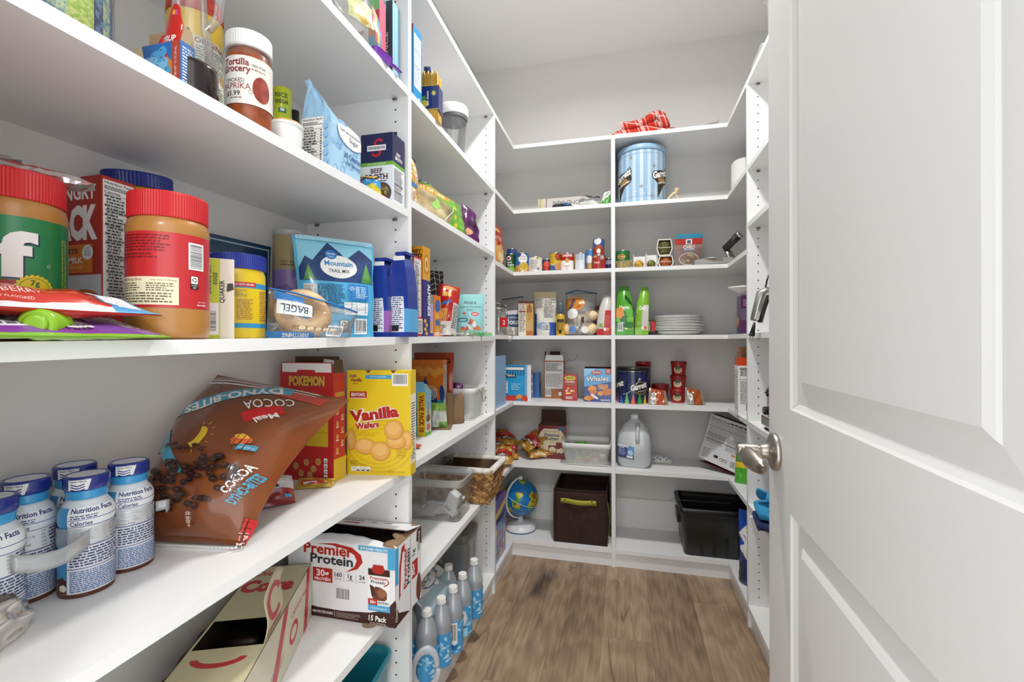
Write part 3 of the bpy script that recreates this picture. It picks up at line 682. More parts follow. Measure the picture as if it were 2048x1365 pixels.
one(mb,'pancake_mix_box','dark red pancake mix box with white letters between the two peanut butter jars','box',(-.797,.53,top1('M',.53)))
t=thing('storage_jar','tall yellow jar with tilted dark blue lid behind the pancake mix box','jar',(-.817,.617,top1('M',.617)),.6)
mb=MB();mb.lathe([(.046,0),(.048,.004),(.048,.235),(.046,.25),(.04,.256),(.04,.262)],M('#dfae1d',.35,0,.3),40);mb.build('jar',t)
mb=MB();TL=tr(0,0,.258)@rot('X',7);ribbed(mb,.049,0,.024,M('#23338a',.35),T=TL);mb.build('lid',t)
a=Art();a.rect(0,0,.036,.125,M('#bfcc30'));a.rect(.016,.006,.018,.05,PAPER);a.bars(.018,.010,.014,.036,8,True);a.text('DINOSAUR',.024,.07,.0055,M('#3a5a1c'),al='l',a=pi/2,bold=.03,w=.045);a.text('EGGS',.032,.085,.0055,M('#3a5a1c'),al='l',a=pi/2,bold=.03)
a.text('QUAKER',.0415,.092,.0065,M('#2b2622'),al='r',a=-pi/2+pi,bold=.02,w=.036);a.ell(.049,.08,.004,.006,M('#d8b595'),12);a.poly([(.0445,.074),(.0545,.078),(.053,.088),(.0455,.087)],M('#2b2622'))
x,y=-.642,.603
mb=carton_mb(.055,.05,.126,M('#e6dfcd',.6),{'front':(None,a)});one(mb,'oatmeal_box','small lime and cream oatmeal box squeezed between red jar and yellow canister','box',(x,y,top1('M',y)),.80)
x,y,r=-.681,.691,.0443
t=thing('canister','yellow plastic canister with dark blue ribbed lid and barcode','canister',(x,y,top1('M',y)),fc(x,y))
pr=[(r*.93,0),(r*.98,.004),(r*.98,.113),(r*.92,.121),(r*.92,.126)];YEL=M('#e3c319',.35,0,.2)
mb=MB();mb.lathe(pr,YEL,40);a=Art()
a.rect(-.09,.088,.18,.009,M('#2f8fc4'));a.rect(-.022,.090,.05,.008,M('#c22f38'));a.text('TO COOK WITH AROMA',.003,.0922,.0035,PAPER,bold=.01,w=.044);a.rect(-.09,.018,.18,.008,M('#2f8fc4'))
a.bars(-.022,.03,.015,.038,6,True);a.para(-.022,.072,.036,.013,5,M('#a8863a'),3,.5);a.para(-.003,.032,.026,.037,12,M('#a8703a'),4,.5);a.para(.036,.03,.02,.055,14,M('#a8703a'),5,.5)
wrap(mb,a,pr,40,r*.98);mb.build('body',t)
mb=MB();ribbed(mb,r,.122,.149,M('#26379a',.35),80,.0006);mb.build('lid',t)
a=Art();a.rect(-.1,0,.2,.22,FO('#123a5c'));a.rect(-.095,.012,.004,.2,M('#a8bccb'));a.rect(.091,.012,.004,.2,M('#a8bccb'));a.rect(-.095,.208,.19,.003,M('#a8bccb'))
a.text('tear',-.06,.175,.006,M('#9fc3d8'));a.text('here',-.06,.165,.006,M('#9fc3d8'));a.text('salty',.055,.13,.008,PAPER);a.blob(.05,.09,.03,.028,M('#3a1d18'),3);a.blob(.06,.08,.015,.02,M('#8a5a2c'),5);a.rect(-.1,.09,.2,.003,M('#2b5d82'))
x,y=-.842,.838;G=pouch_grid(.2,.22,.03,seed=3)
one(pouch_mb(G,FO('#123a5c'),a,w=.2,h=.22),'pouch','dark navy stand-up pouch behind the yellow canister','pouch',(x,y,top1('M',y)),1.45)
x,y,r=cylX(545,611,-.748);h=zat(462,x,y)-top1('M',y)
t=thing('drink_mix_canister','tall canister with tan top and purple lower half behind the bagel bag','canister',(x,y,top1('M',y)),fc(x,y))
pr=[(r*.97,0),(r,.003),(r,h*.93),(r*.97,h*.94)];mb=MB();mb.lathe(pr,M('#a4946c',.35),36);a=Art()
a.rect(-.12,0,.24,h*.62,M('#8a74ad',.35));a.rect(-.12,0,.24,h*.3,M('#cfc6dd'));a.blob(-.01,h*.42,.02,.016,M('#6f5a98'),3);a.blob(.018,h*.48,.016,.02,M('#a997c6'),5);a.blob(.01,h*.33,.018,.012,M('#b9aad0'),6);a.text('MIXED BERRY',0,h*.68,.006,M('#4a4232'),w=.035);a.para(-.018,h*.655,.036,.004,1,M('#4a4232'))
wrap(mb,a,pr,36,r);mb.build('body',t)
mb=MB();mb.lathe([(r*1.02,h*.935),(r*1.02,h*.99),(r*.97,h),(r*.93,h*.985)],FROST,36);mb.build('lid',t)
x,y=-.617,.757;z=top1('M',y)
TAN=noisy('baked_crust','#b98a54','#e0c193',30,.6,bump=.2)
b=MB();TT=tr(0,0,.02)
for k in range(18):
 pass
pts=[(.034*cos(2*pi*k/20),.034*sin(2*pi*k/20),0)for k in range(20)]
b.tube(pts,.019,TAN,10,True,rot('X',62));b.v=[(p[0]+.018,p[1]+.006,p[2]+.046)for p in b.v]
one(b,'bagel','seeded bagel half hidden inside the clear zip bag','bagel',(x,y,z+.002),fc(x,y)+.2)
t=thing('zip_bag','clear zip bag holding a bagel, with upside-down bagel lettering','bag',(x,y,z),1.0)
def bagG(c,tf,tb,nx=14,ny=14,wr=.004,seed=1,ends=(0,0),px=2.6,pv=2.2,bend=(0,0,0)):
 """bag draped between four corners BL, BR, TR, TL; bulges tf in front and tb behind"""
 bend=Vector(bend);BL,BR,TR_,TL_=[Vector(p)for p in c];R=random.Random(seed);ph=[R.uniform(0,6.28)for _ in range(12)]
 nrm=(BR-BL).cross(TL_-BL).normalized();Gs=[]
 for sg,tt,k in((1,tf,0),(-1,tb,5)):
  rows=[]
  for j in range(ny+1):
   v=j/ny;row=[]
   for i in range(nx+1):
    u=i/nx;a_=2*u-1;q=2*v-1
    p=BL*(1-u)*(1-v)+BR*u*(1-v)+TR_*u*v+TL_*(1-u)*v+bend*sin(pi*v)
    e=max(0,1-abs(a_)**px)**.7*max(0,1-(abs(q)**pv)*(1-(ends[0]if q<0 else ends[1])))**.7
    s_=sin(6*u+4*v+ph[k])*.5+sin(13*u-7*v+ph[k+1])*.4+sin(5*u+19*v+ph[k+2])*.35+sin(23*u+11*v+ph[k+3])*.2
    row.append(p+nrm*sg*(tt*e+.0005+wr*s_*min(1,e*2)))
   rows.append(row)
  Gs.append(rows)
 return Gs
G=bagG([(-.05,0,0),(.10,-.02,0),(.125,-.005,.052),(-.045,.0,.092)],.036,.034,wr=.006,seed=5,ends=(.5,0))
a=Art();BLU=M('#2f78b8',.3,0,.3)
a.rect(-.09,.072,.06,.016,BLU);a.rect(-.085,.045,.072,.027,M('#dfe9ea',.35));a.text('BAGEL',-.05,.065,.014,M('#2b3c44'),a=pi,bold=.01,w=.055)
a.rect(-.1,.0,.1,.012,BLU);a.text('EVERYTHING',-.04,.009,.007,PAPER,a=pi,bold=.02,w=.055);a.bars(.028,.004,.038,.028,12);a.para(-.05,.018,.07,.008,2,M('#8a5a30'),4)
for k in range(5):a.ell(-.03+k*.018,.022,.0075,.004,M('#ead9b8',.5),12);a.text(('150','3g','0g','5g','110')[k],-.03+k*.018,.0208,.0026,M('#6b4a2c'))
mb=pouch_mb(G,CLEAR,a,w=.2,h=.09,e0=.0012);mb.build('bag',t)
mb=MB();mb.tube([(-.045,-.001,.092),(.0,-.004,.086),(.06,-.006,.072),(.123,-.006,.054)],.0035,M('#2d77c4',.35),6,flat=.5);o=mb.build('zip_strip',t);o['label']='blue zip strip'
a=Art();w,h=.178,.245;SKY=FO('#58b6dd');NAVY=FO('#1f3f74')
a.rect(-w/2,0,w,h,FO('#4fb0dc'));a.rect(-w/2,.135,w,h-.135,FO('#8fd2ea'))
a.poly([(-w/2,.135),(w/2,.135),(w/2,.20),(.055,.225),(.02,.195),(-.02,.235),(-.06,.185),(-.075,.195),(-w/2,.165)],NAVY)
for cx,s in((-.07,1),(.07,1.5)):a.poly([(cx-.012*s,.137),(cx+.012*s,.137),(cx,.137+.032*s)],FO('#4d8a3f'));a.poly([(cx-.009*s,.147),(cx+.009*s,.147),(cx,.147+.028*s)],FO('#5c9c4a'))
a.ell(0,.173,.043,.029,PAPER,32);a.ell(-.016,.203,.013,.012,FO('#2d7fc4'),20);a.text('Great',-.016,.203,.0055,PAPER,bold=.01);a.text('Value',-.016,.1965,.0035,PAPER)
a.text('Mountain',0,.175,.0125,FO('#3f93c9'),bold=.03,w=.066);a.text('TRAIL MIX',0,.158,.009,M('#2b3950'),bold=.01,w=.05)
a.nutri(-.083,.06,.026,.067);a.para(-.054,.055,.062,.073,17,M('#1d4f74'),4,.6);a.rect(.018,.09,.052,.04,FO('#2d7fc4'));a.para(.036,.096,.03,.03,7,M('#cfe6f4'),5,.5)
for k in range(6):a.line(.027+.002*cos(k*pi/3),.119+.002*sin(k*pi/3),.027+.0065*cos(k*pi/3),.119+.0065*sin(k*pi/3),.0016,PAPER)
a.rect(.005,.055,.062,.03,M('#e8edef',.4));a.text('MAR 19 2026 GX1',.036,.0665,.005,M('#4a5258'),w=.048);a.text('BEST IF USED BY',.008,.079,.0025,M('#4a5258'),al='l')
a.rect(-.008,.014,.023,.027,BLACK);a.rect(-.006,.022,.019,.0175,PAPER);a.text('PLASTIC',.0035,.0175,.003,PAPER,w=.019)
for k in range(3):a.line(.0035+.006*cos(k*2.094+.5),.0307+.006*sin(k*2.094+.5),.0035+.006*cos(k*2.094+1.9),.0307+.006*sin(k*2.094+1.9),.0026,BLACK)
a.bars(.03,.008,.035,.038,9)
a.rect(-w/2,.234,w,.011,FO('#a9dcef'));a.text('RESEALABLE',.06,.237,.003,M('#3a6a88'))
x,y=-.650,.942;h_=.23;G=pouch_grid(w,h_,.07,16,20,seed=8,wr=.003,lean=.10,taper=-.06)
one(pouch_mb(G,SKY,a,w=.19,h=h),'trail_mix_pouch','blue mountain trail mix pouch standing beside the bagel bag','pouch',(x,y,top1('M',y)),.90)
def gusset_bag(label,px0,px1,yn,hh,mid,group):
 xa,xb=onY(px0,683,yn).x,onY(px1,683,yn).x;w=xb-xa;d=.055;t=thing('snack_bag',label,'bag',((xa+xb)/2,yn+d/2,top1('M',yn)),0,group)
 mb=MB();NV=FO('#233a94');MD=FO(mid);secs=[]
 for(f,zz)in((.96,0),(1,.012),(.97,hh*.33),(.86,hh*.6),(.62,hh*.82),(.40,hh*.93),(.05,hh)):
  secs.append(([(-w/2*f+w*.10*(1-f),-d/2*(1-.15*(1-f))),(w/2*f+w*.10*(1-f),-d/2*(1-.15*(1-f))),(w/2*f+w*.1*(1-f),d/2),(-w/2*f+w*.1*(1-f),d/2)],zz))
 for(s0,s1),m in zip(zip(secs,secs[1:]),(NV,MD,NV,NV,NV,NV)):loft(mb,[s0,s1],m,False,s0 is secs[0],s1 is secs[-1])
 a=Art();a.rect(-w*.30,.012,w*.60,hh*.55,M('#e9e9ee',.4));a.para(-w*.25,.02,w*.5,hh*.5,20,M('#3c4a70'),5,.5);a.rect(-w*.24,.014,w*.3,.016,BLACK)
 a.put(mb,lambda X,Z,e:Vector((X*(1 if Z<hh*.33 else 1-.35*(Z-hh*.33)/(hh*.33))+w*.02,-d/2-e-.0006+max(0,Z-hh*.33)*.035,Z)),[-1,1],[k*hh/12 for k in range(13)])
 mb.build('bag',t);m2=MB();m2.box(-w*.12,w*.34,-d*.35,d*.5,hh-.006,hh+.001,NV);m2.box(-w*.16,w*.3,-d*.46,-d*.42,hh*.90,hh*.95,PAPER);m2.build('top_seal',t);return t
gusset_bag('slim navy gusset bag with pink lower band, beside the trail mix pouch',727,777,1.042,.20,'#a869b5','slim navy gusset bags')
gusset_bag('slim navy gusset bag with light blue lower band, against the upright panel',771,817,1.060,.216,'#56a6dc','slim navy gusset bags')
def lying(mb_G,mat,art,w,h,name,label,cat,loc,rz,back=None,rx=0,ry=0):
 mb=pouch_mb(mb_G,mat,art,w=w,h=h,mat_back=back);Rr=rot('X',-90);mb.v=[tuple(Rr@Vector(p))for p in mb.v];mb.n={k:tuple(Rr.to_3x3()@Vector(v))for k,v in mb.n.items()}
 zm=min(p[2]for p in mb.v);mb.v=[(p[0],p[1]-h/2,p[2]-zm)for p in mb.v]
 o=one(mb,name,label,cat,loc,rz);o.rotation_euler=(rx,ry,rz);return o
a=Art();a.rect(-.12,0,.24,.15,FO('#7fb43a'));a.rect(-.112,.008,.224,.13,M('#e4e2ea',.35));a.rect(-.112,.008,.224,.018,FO('#7d3f9a'));a.rect(.03,.012,.08,.10,FO('#7d4fa0'));a.rect(.04,.06,.022,.04,PAPER);a.text('Nutrition',-.01,.03,.011,BLACK,al='l',bold=.02,a=.15);a.text('Facts',-.005,.016,.011,BLACK,al='l',bold=.02,a=.15);a.para(-.09,.03,.07,.08,9,PRINTG,3);a.para(.07,.03,.03,.08,9,PAPER,4)
G=pouch_grid(.2,.098,.018,16,10,'seal',seed=12,wr=.002)
lying(G,FO('#7fb43a'),a,.24,.15,'snack_packet','flat purple and green snack packet lying at the shelf front','packet',(-.611,.345,top1('M',.345)+.012),1.60,rx=.25)
a=Art();a.rect(-.12,0,.24,.12,FO('#c63322'));a.text('STRAWBERRY',-.05,.028,.010,M('#f2e0dc'),w=.085,a=-.1);a.text('NATURALLY FLAVORED',-.05,.017,.004,M('#f2d0c8'),w=.06,a=-.1);a.blob(.02,.05,.03,.025,M('#e0602a'),3);a.blob(-.07,.075,.03,.02,M('#a81f1b'),8);a.rect(-.12,0,.24,.009,M('#dfe0e4'));a.poly([(.06,.0),(.12,0),(.12,.12),(.075,.12)],FO('#3f9bd0'));a.rect(.07,.01,.03,.09,M('#e7ebee'))
G=pouch_grid(.2,.094,.026,16,10,'seal',seed=15,wr=.004)
lying(G,FO('#c63322'),a,.24,.12,'snack_packet','red strawberry snack packet lying on top of the purple packet','packet',(-.613,.343,top1('M',.343)+.033),1.54,rx=.27)
t=thing('measuring_scoop','lime green plastic scoop lying in front of the purple packet','scoop',(-.5615,.333,top1('M',.318)+.0165),pi)
LIME=M('#84b51f',.3,0,.3);mb=MB();TT=rot('Z',40)@rot('X',90)
mb.lathe([(.0125,-.018),(.0155,-.014),(.016,.012),(.0175,.014),(.0175,.016),(.0155,.016)],LIME,28,TT,capt=False);mb.lathe([(.0148,.0155),(.0115,-.012),(.001,-.013)],LIME,24,TT,capb=False);mb.lathe([(.009,.0),(.0095,.004),(.007,.005)],LIME,20,TT@rot('X',180)@tr(0,0,.017));mb.build('cup',t)
mb=MB();mb.tube([(.005,-.01,-.002),(.003,-.035,-.008),(.0,-.062,-.0135)],[.006,.005,.0045],LIME,8,flat=.45);mb.build('handle',t)
def foil_bar(label,p0,p1,w,hgt,seed,col=None,cat='snack bar',name='foil_snack_bar'):
 """wrapped bar between two points with crimped ends"""
 p0,p1=Vector(p0),Vector(p1);d=(p1-p0);L_=d.length;d.normalize();s=d.cross(Vector((0,0,1))).normalized();u=s.cross(d);R=random.Random(seed);mb=MB();n=22;rows=[]
 for i in range(n+1):
  q=i/n;e=min(1,q/.16,(1-q)/.16);e=max(0,e)**.6;ring=[]
  for k in range(12):
   t_=2*pi*k/12;ww=w/2*(1.02 if e<.3 else 1);ring.append(p0+d*L_*q+s*(ww*cos(t_)*(1+.04*R.random()))+u*((hgt/2*e+.0008)*sin(t_)+R.uniform(-1,1)*.0012))
  rows.append(ring)
 vs=[p for r_ in rows for p in r_];fs=[(i*12+k,i*12+(k+1)%12,(i+1)*12+(k+1)%12,(i+1)*12+k)for i in range(n)for k in range(12)]+[tuple(range(12)),tuple(n*12+k for k in range(12))]
 c=(p0+p1)/2;mb.add([v-c for v in vs],fs,foil,False)
 if col:
  for k in range(10,len(fs)-2):
   if k%12 in(1,2,3,4)and 4*12<k<17*12 and(k*7)%3:mb.m[k]=mb.mi(col)
 return one(mb,name,label,cat,tuple(c))
zl=top1('M',.38)+.194
foil_bar('silver foil snack bar with red print lying on the green jar lid',(-.738,.352,zl+.013),(-.665,.447,zl+.004),.034,.018,3,FO('#b83230'))
mb=pouch_mb(pouch_grid(.09,.05,.016,8,8,'seal',seed=4),M('#a9a6a0',.35),None,w=.09,h=.05);mb.v=[tuple(rot('X',-90)@Vector(p))for p in mb.v]
one(mb,'grey_packet','small grey packet lying on the green jar lid behind the foil bar','packet',(-.735,.362,zl+.0245),.9)
# ---- shelf C of the first bay
def shC(y):return top1('C',y)
x,y=-.628,.393;r=.043
t=thing('sprinkle_jar','clear jar of blue and lime green sprinkles with red lid','jar',(x,y,shC(y)),fc(x,y))
mb=MB();pr=[(r*.93,.002),(r*.93,.098)];mb.lathe(pr,M('#243d78',.7),40);a=Art()
SPR=noisy('lime_sprinkles','#a6c91d','#dfe98a',260,.6,bump=1,lo=.4,hi=.6);SPB=noisy('blue_sprinkles','#1c2f63','#6f92b8',240,.6,bump=1,lo=.4,hi=.6);SPT=noisy('aqua_sprinkles','#5f9ab0','#d5e3a6',220,.6,bump=1,lo=.4,hi=.6)
a.rect(-.13,.0,.12,.096,SPB);a.rect(-.016,0,.016,.096,SPT);a.rect(.0,0,.024,.096,SPR);a.rect(.0255,0,.08,.096,SPB);a.rect(.035,0,.012,.096,SPT)
wrap(mb,a,pr,40,r*.93,.002);mb.build('sprinkles',t)
mb=MB();mb.lathe([(r,0),(r,.1),(r*.9,.104)],CLEARH,40,capt=False);mb.build('jar',t);mb=MB();ribbed(mb,r*1.02,.1,.122,M('#b8262b',.35));mb.lathe([(r*1.04,.098),(r*1.04,.101)],PAPER,40);mb.build('lid',t)
a=Art();w,h=.082,.072;BB=FO('#2a6fb8');a.rect(0,0,w,h,BB);a.poly([(0,.02),(.02,.05),(.015,h),(0,h)],M('#e5d5a8'));a.ell(.046,.03,.026,.026,M('#c48a45'),20);a.rect(.068,0,.014,h,M('#b4472f'))
for q,(cx,cy,rx,ry)in enumerate(((.045,.032,.02,.016),(.047,.043,.015,.011),(.043,.054,.012,.009),(.03,.05,.014,.005),(.052,.06,.008,.007))):a.blob(cx,cy,rx,ry,FO(('#49a7de','#7fc6ec')[q%2]),q,.12)
for k in range(9):a.rect(.03+(k*37%30)/1000,.03+(k*53%34)/1000,.003,.0012,M('#8a2f3a'),k)
a.text('SER OF DOTTIES NET 1 FL OZ (29 mL)',.0765,.003,.0035,PAPER,al='l',a=pi/2,w=.06);a.text('gle',.006,.016,.008,BLACK,a=.6);a.ell(.022,.016,.005,.005,M('#a8342f'),12)
s_=Art();s_.rect(0,0,.022,h,BB);s_.para(.003,.005,.016,.062,15,PAPER,3,.45)
cx=onX(345,100,-.585);t=thing('icing_box','open blue icing box with swirled frosting picture beside the syrup bottle','box',(-.585-w/2,cx.y+.022,shC(cx.y)))
carton_mb(w,.022,h,BB,{'front':(None,a),'right':(None,s_)},top=False,inner=M('#b0936c',.8)).build('box',t)
flap_mb(w*.96,.03,-6,KRAFT,M('#b39a78',.8),'back',w,.022,h).build('flap',t);flap_mb(.02,.02,4,M('#b39a78',.8),M('#b39a78',.8),'right',w,.022,h).build('flap',t)
mb=MB();mb.lathe([(.006,0),(.006,.02),(.002,.03)],RED,14,tr(0,0,h-.012));mb.build('icing_tip',t)
x,y,r=cylX(316,441,-.572);z=shC(y);t=thing('syrup_bottle','clear handled syrup bottle half full of dark syrup with red label','bottle',(x,y,z),fc(x,y));r*=.96
PR=[(r*.9,0),(r,.006),(r*.98,.055),(r*.78,.095),(r*.62,.13),(r*.55,.18),(r*.4,.205),(r*.33,.215),(r*.33,.235)]
mb=MB();mb.lathe([(r*.98,.055)]+PR[3:],CLEARH,36,capb=False);mb.build('bottle',t)
mb=MB();mb.lathe([(r*.9,0),(r,.006),(r*.985,.05),(r*.98,.055),(r*.001,.0551)],M('#1c0c09',.16,0,.3),36);mb.build('syrup',t)
LP=PR;mb=MB();a=Art();RD=FO('#c8281f');a.ell(-.030,.118,.0145,.0155,RD,22);a.poly([(-.044,.118),(-.016,.118),(-.006,.09),(-.004,.06),(-.05,.045),(-.062,.07)],RD);a.ell(-.03,.12,.004,.004,M('#e8b02c'),12);a.rect(-.027,.115,.006,.008,M('#c94a8a'));a.text('1',-.012,.093,.008,PAPER,bold=.02);a.text('SYRUP',-.034,.075,.009,PAPER,bold=.03,w=.03)
wrap(mb,a,LP,36,r,0,.0009);mb.build('label',t)
mb=MB();mb.tube([(r*.62,-.004,.118),(r*.98,-.004,.14),(r*1.05,-.004,.175),(r*.75,-.004,.205),(r*.38,-.004,.212)],.0065,CLEARH,10);mb.build('handle',t)
mb=MB();ribbed(mb,r*.42,.233,.256,M('#c8281f',.35),30);mb.build('cap',t)
x,y=-.70,.622;r=.040;t=thing('baking_powder_can','tall white can with red lid and yellow band behind the syrup bottle','can',(x,y,shC(y)),fc(x,y)+.5)
pr=[(r,0),(r,.195)];mb=MB();mb.lathe(pr,M('#e9ead9',.4),36);a=Art();a.rect(-.13,.165,.26,.03,FO('#e6bf1e'));a.ell(0,.165,.06,.012,FO('#e6bf1e'),20);a.text('ORIGINAL',.006,.143,.0085,M('#8a2a2f'),w=.055,bold=.01);a.para(-.02,.098,.05,.042,10,M('#7d8a92'),4,.45);a.ell(.03,.1,.012,.007,M('#c9a266'),14);a.para(-.02,.03,.05,.055,12,M('#4f7d6a'),5,.45);a.rect(.01,.004,.012,.016,M('#35618f'))
wrap(mb,a,pr,36,r);mb.build('can_body',t);mb=MB();mb.lathe([(r*1.02,.195),(r*1.02,.222),(r*.96,.226),(r*.5,.226)],FO('#c13a22'),36);mb.build('lid',t)
x,y,r=cylX(450,546,-.570);h=zat(80,x,y)-shC(y);t=thing('paprika_jar','smoked paprika jar with white lid and white label','spice jar',(x,y,shC(y)),fc(x,y))
PAP=noisy('paprika_powder','#883f20','#a6562c',60,.3);mb=MB();pr=[(r*.9,.002),(r*.96,.006),(r*.96,h*.76),(r*.88,h*.81),(r*.86,h*.84)];mb.lathe(pr,PAP,40);mb.build('paprika',t)
mb=MB();mb.lathe([(r*.97,h*.755),(r*.90,h*.81),(r*.88,h*.84)],CLEARH,40,capb=False,capt=False);mb.build('jar',t)
pl=[(r,h*.24),(r,h*.72)];mb=MB();mb.lathe(pl,M('#ebe8df',.45),40,capb=False,capt=False);a=Art();LH=h*.48;DR=M('#8e2430')
a.text('Tortilla',-.021,LH*.80,.0105,DR,bold=.03,w=.042);a.text('Grocery',-.021,LH*.66,.0105,DR,bold=.03,w=.046);a.text('SMOKED',-.022,LH*.44,.0062,M('#4a3030'),w=.03);a.text('PAPRIKA',-.021,LH*.30,.0095,DR,w=.046);a.text('$5.99',-.025,LH*.16,.0075,M('#3a2a2a'),bold=.01);a.ring(.002,LH*.26,.003,.003,.0005,M('#6b5a5a'),14)
a.ell(.0185,LH*.36,.0148,.0215,M('#f1d9cf'),26);a.ell(.0185,LH*.36,.0142,.0208,noisy('paprika_picture','#7d2a1c','#a33f2c',90,.6),26);a.text('100% PURE',.014,LH*.80,.004,M('#6b4a4a'),w=.022);a.para(.003,LH*.72,.022,.004,1,M('#8a6a6a'),4,.4);a.para(-.03,LH*.1,.022,.003,1,M('#8a6a6a'),5,.4)
wrap(mb,a,pl,40,r,h*.24);mb.build('label',t)
mb=MB();ribbed(mb,r*.99,h*.835,h,M('#f2f2f0',.35),50,.0006);mb.lathe([(r*1.0,h*.83),(r*1.0,h*.85)],M('#e2e2df',.4),40);mb.build('lid',t)
x,y,r=cylX(543,587,-.70);h=zat(180,x,y)-shC(y);t=thing('vinegar_bottle','rice vinegar bottle with lime green sleeve behind the white tub','bottle',(x,y,shC(y)),fc(x,y))
mb=MB();pr=[(r*.9,0),(r*1.1,.004),(r*1.1,h*.52),(r*.92,h*.66)];mb.lathe(pr,M('#5c4a1d',.12,0,.5),30,capt=False);mb.lathe([(r*1.12,h*.05),(r*1.12,h*.45)],M('#caa62c',.5),30);mb.build('bottle',t)
pr=[(r*.97,h*.66),(r*.86,h*.74),(r*.84,h*.80),(r*.9,h*.86),(r*.92,h*.97),(r*.86,h)];mb=MB();mb.lathe(pr,FO('#bccb1e'),30);a=Art();a.text('RICE',-.002,h*.885,.009,M('#3c5a1c'),bold=.03);a.text('VINEGAR',-.002,h*.82,.0085,M('#3c5a1c'),bold=.03,w=.03);a.rect(-.008,h*.72,.016,.011,M('#2f7a62'));a.rect(-.004,h*.74,.008,.006,PAPER);wrap(mb,a,pr,30,r*.9);mb.build('sleeve',t)
x,y,r=cylX(582,599,-.742);h=zat(222,x,y)-shC(y);mb=MB();mb.lathe([(r*1.5,0),(r*1.6,.004),(r*1.6,h*.62),(r*.8,h*.76)],M('#2a1b12',.12,0,.5),24);mb.lathe([(r,h*.76),(r,h)],BLACK,24);one(mb,'extract_bottle','small dark bottle with black cap behind the sugar bag','bottle',(x,y,shC(y)))
x,y,r=cylX(536,608,-.568);h=zat(252,x,y)-shC(y);t=thing('plastic_tub','white plastic tub with pale rim in front of the vinegar bottle','tub',(x,y,shC(y)))
mb=MB();mb.lathe([(r*.8,0),(r*.84,.003),(r*.93,h*.86),(r*.93,h*.93)],M('#eeeeec',.35),36);mb.build('tub_body',t)
mb=MB();mb.lathe([(r*.97,h*.90),(r,h*.91),(r,h*.97),(r*.97,h)],M('#f3f2ee',.3),36);mb.lathe([(r*.9,h),(r*.9,h+.003),(r*.86,h+.004)],M('#d9a65e',.4),36);mb.build('rim',t)
w,d=.072,.103;z=shC(.80);cx0=onX(663,300,-.572);t=thing('sugar_bag','light blue granulated sugar bag with crumpled top beside the broth carton','bag',(-.572-w/2,cx0.y+d/2,z))
LB=M('#a9d0ea',.45);R=random.Random(3)
def rc(x0,x1,y0,y1,n=5,j=.0015):
 o=[]
 for(a0,b0),(a1,b1)in(((x0,y0),(x1,y0)),((x1,y0),(x1,y1)),((x1,y1),(x0,y1)),((x0,y1),(x0,y0))):
  for i in range(n):o.append((a0+(a1-a0)*i/n+R.uniform(-j,j),b0+(b1-b0)*i/n+R.uniform(-j,j)))
 return o
X,Y=w/2,d/2;mb=MB()
secs=[(rc(-X,X,-Y,Y,5,.0003),0),(rc(-X,X,-Y,Y,5,.0006),.03),(rc(-X,X,-Y,Y,5,.0006),.07),(rc(-X,X,-Y,Y,5,.0008),.10)]
loft(mb,secs,LB,False,True,False);n=len(secs[0][0]);sl=lambda p,k:k*(.5+.5*(-(p[1])/Y))
rows=[[Vector((p[0],p[1],.10))for p in secs[-1][0]]]
for q,(f,zz)in enumerate(((.9,.12),(.66,.145),(.36,.165),(.22,.176),(.25,.186),(.18,.19))):
 rows.append([Vector((p[0]*f*(1 if q<3 else .8)-.004*q,(p[1]+Y)*(.97-.09*q)-Y+R.uniform(-.002,.002),.10+(zz-.10)*(1-.70*max(0,(p[1]+Y)/d)**.8)+R.uniform(-.002,.002)))for p in secs[-1][0]])
vs=[p for r_ in rows for p in r_];mb.add(vs,[(j*n+i,j*n+(i+1)%n,(j+1)*n+(i+1)%n,(j+1)*n+i)for j in range(len(rows)-1)for i in range(n)]+[[(len(rows)-1)*n+i for i in range(n)]],M('#9cc8e6',.4,0,.15),False)
a=Art();a.nutri(.004,.004,.050,.108);
for k in range(5):a.ell(.060,.02+k*.018,.006,.006,M('#8fc0e2'),12)
a.put(mb,flat((-X,-Y-.0009,0),(1,0,0),(0,0,1)))
a=Art()
for k in range(10):a.ring(.012+(k*37%80)/1000,.012+(k*29%70)/1000,.008,.008,.002,M('#8cc0e4'),14)
a.ell(.068,.098,.05,.03,M('#4a76a8'),26);a.ell(.068,.098,.049,.029,PAPER,26);a.ell(.05,.127,.014,.009,M('#4f8fc9'),18);a.text('Great',.05,.1275,.0055,PAPER);a.text('Value',.05,.1205,.0045,PAPER);a.text('Granulated',.066,.096,.0105,M('#2d4468'),w=.078);a.text('Sugar',.076,.082,.0105,M('#2d4468'));a.text('30 Calories',.072,.046,.0105,M('#2f5f93'),bold=.02,w=.062);a.text('Per Serving',.074,.032,.0075,M('#2f5f93'),bold=.02,w=.05);a.text('baking',.012,.06,.012,M('#8cc0e4'),shear=.3)
a.ops=[(t_,m)for t_,m in a.ops];
a.put(mb,lambda u,v,e:Vector((X+.0009+e-max(0,v-.10)*.35,-Y+u,v-max(0,v-.1)*.25)),[-.01,d+.001],[0,.05,.10,.11,.12,.14])
mb.build('bag',t)
a=Art();w,d,h=.088,.064,.176;NB=M('#1d2450',.35,0,.2);a.rect(0,0,w,h,M('#e6e8ec',.4));a.rect(0,.104,w,h-.104,NB);a.rect(0,.095,w,.009,M('#6fae3c'));a.text('50% LESS SODIUM',w/2,.0973,.0042,PAPER,w=.05)
a.text('S',.046,.118,.046,RED,shear=.15,bold=.0);a.rect(.018,.133,.052,.014,PAPER);a.text('SWANSON',.044,.1365,.0075,NB,bold=.03,w=.046)
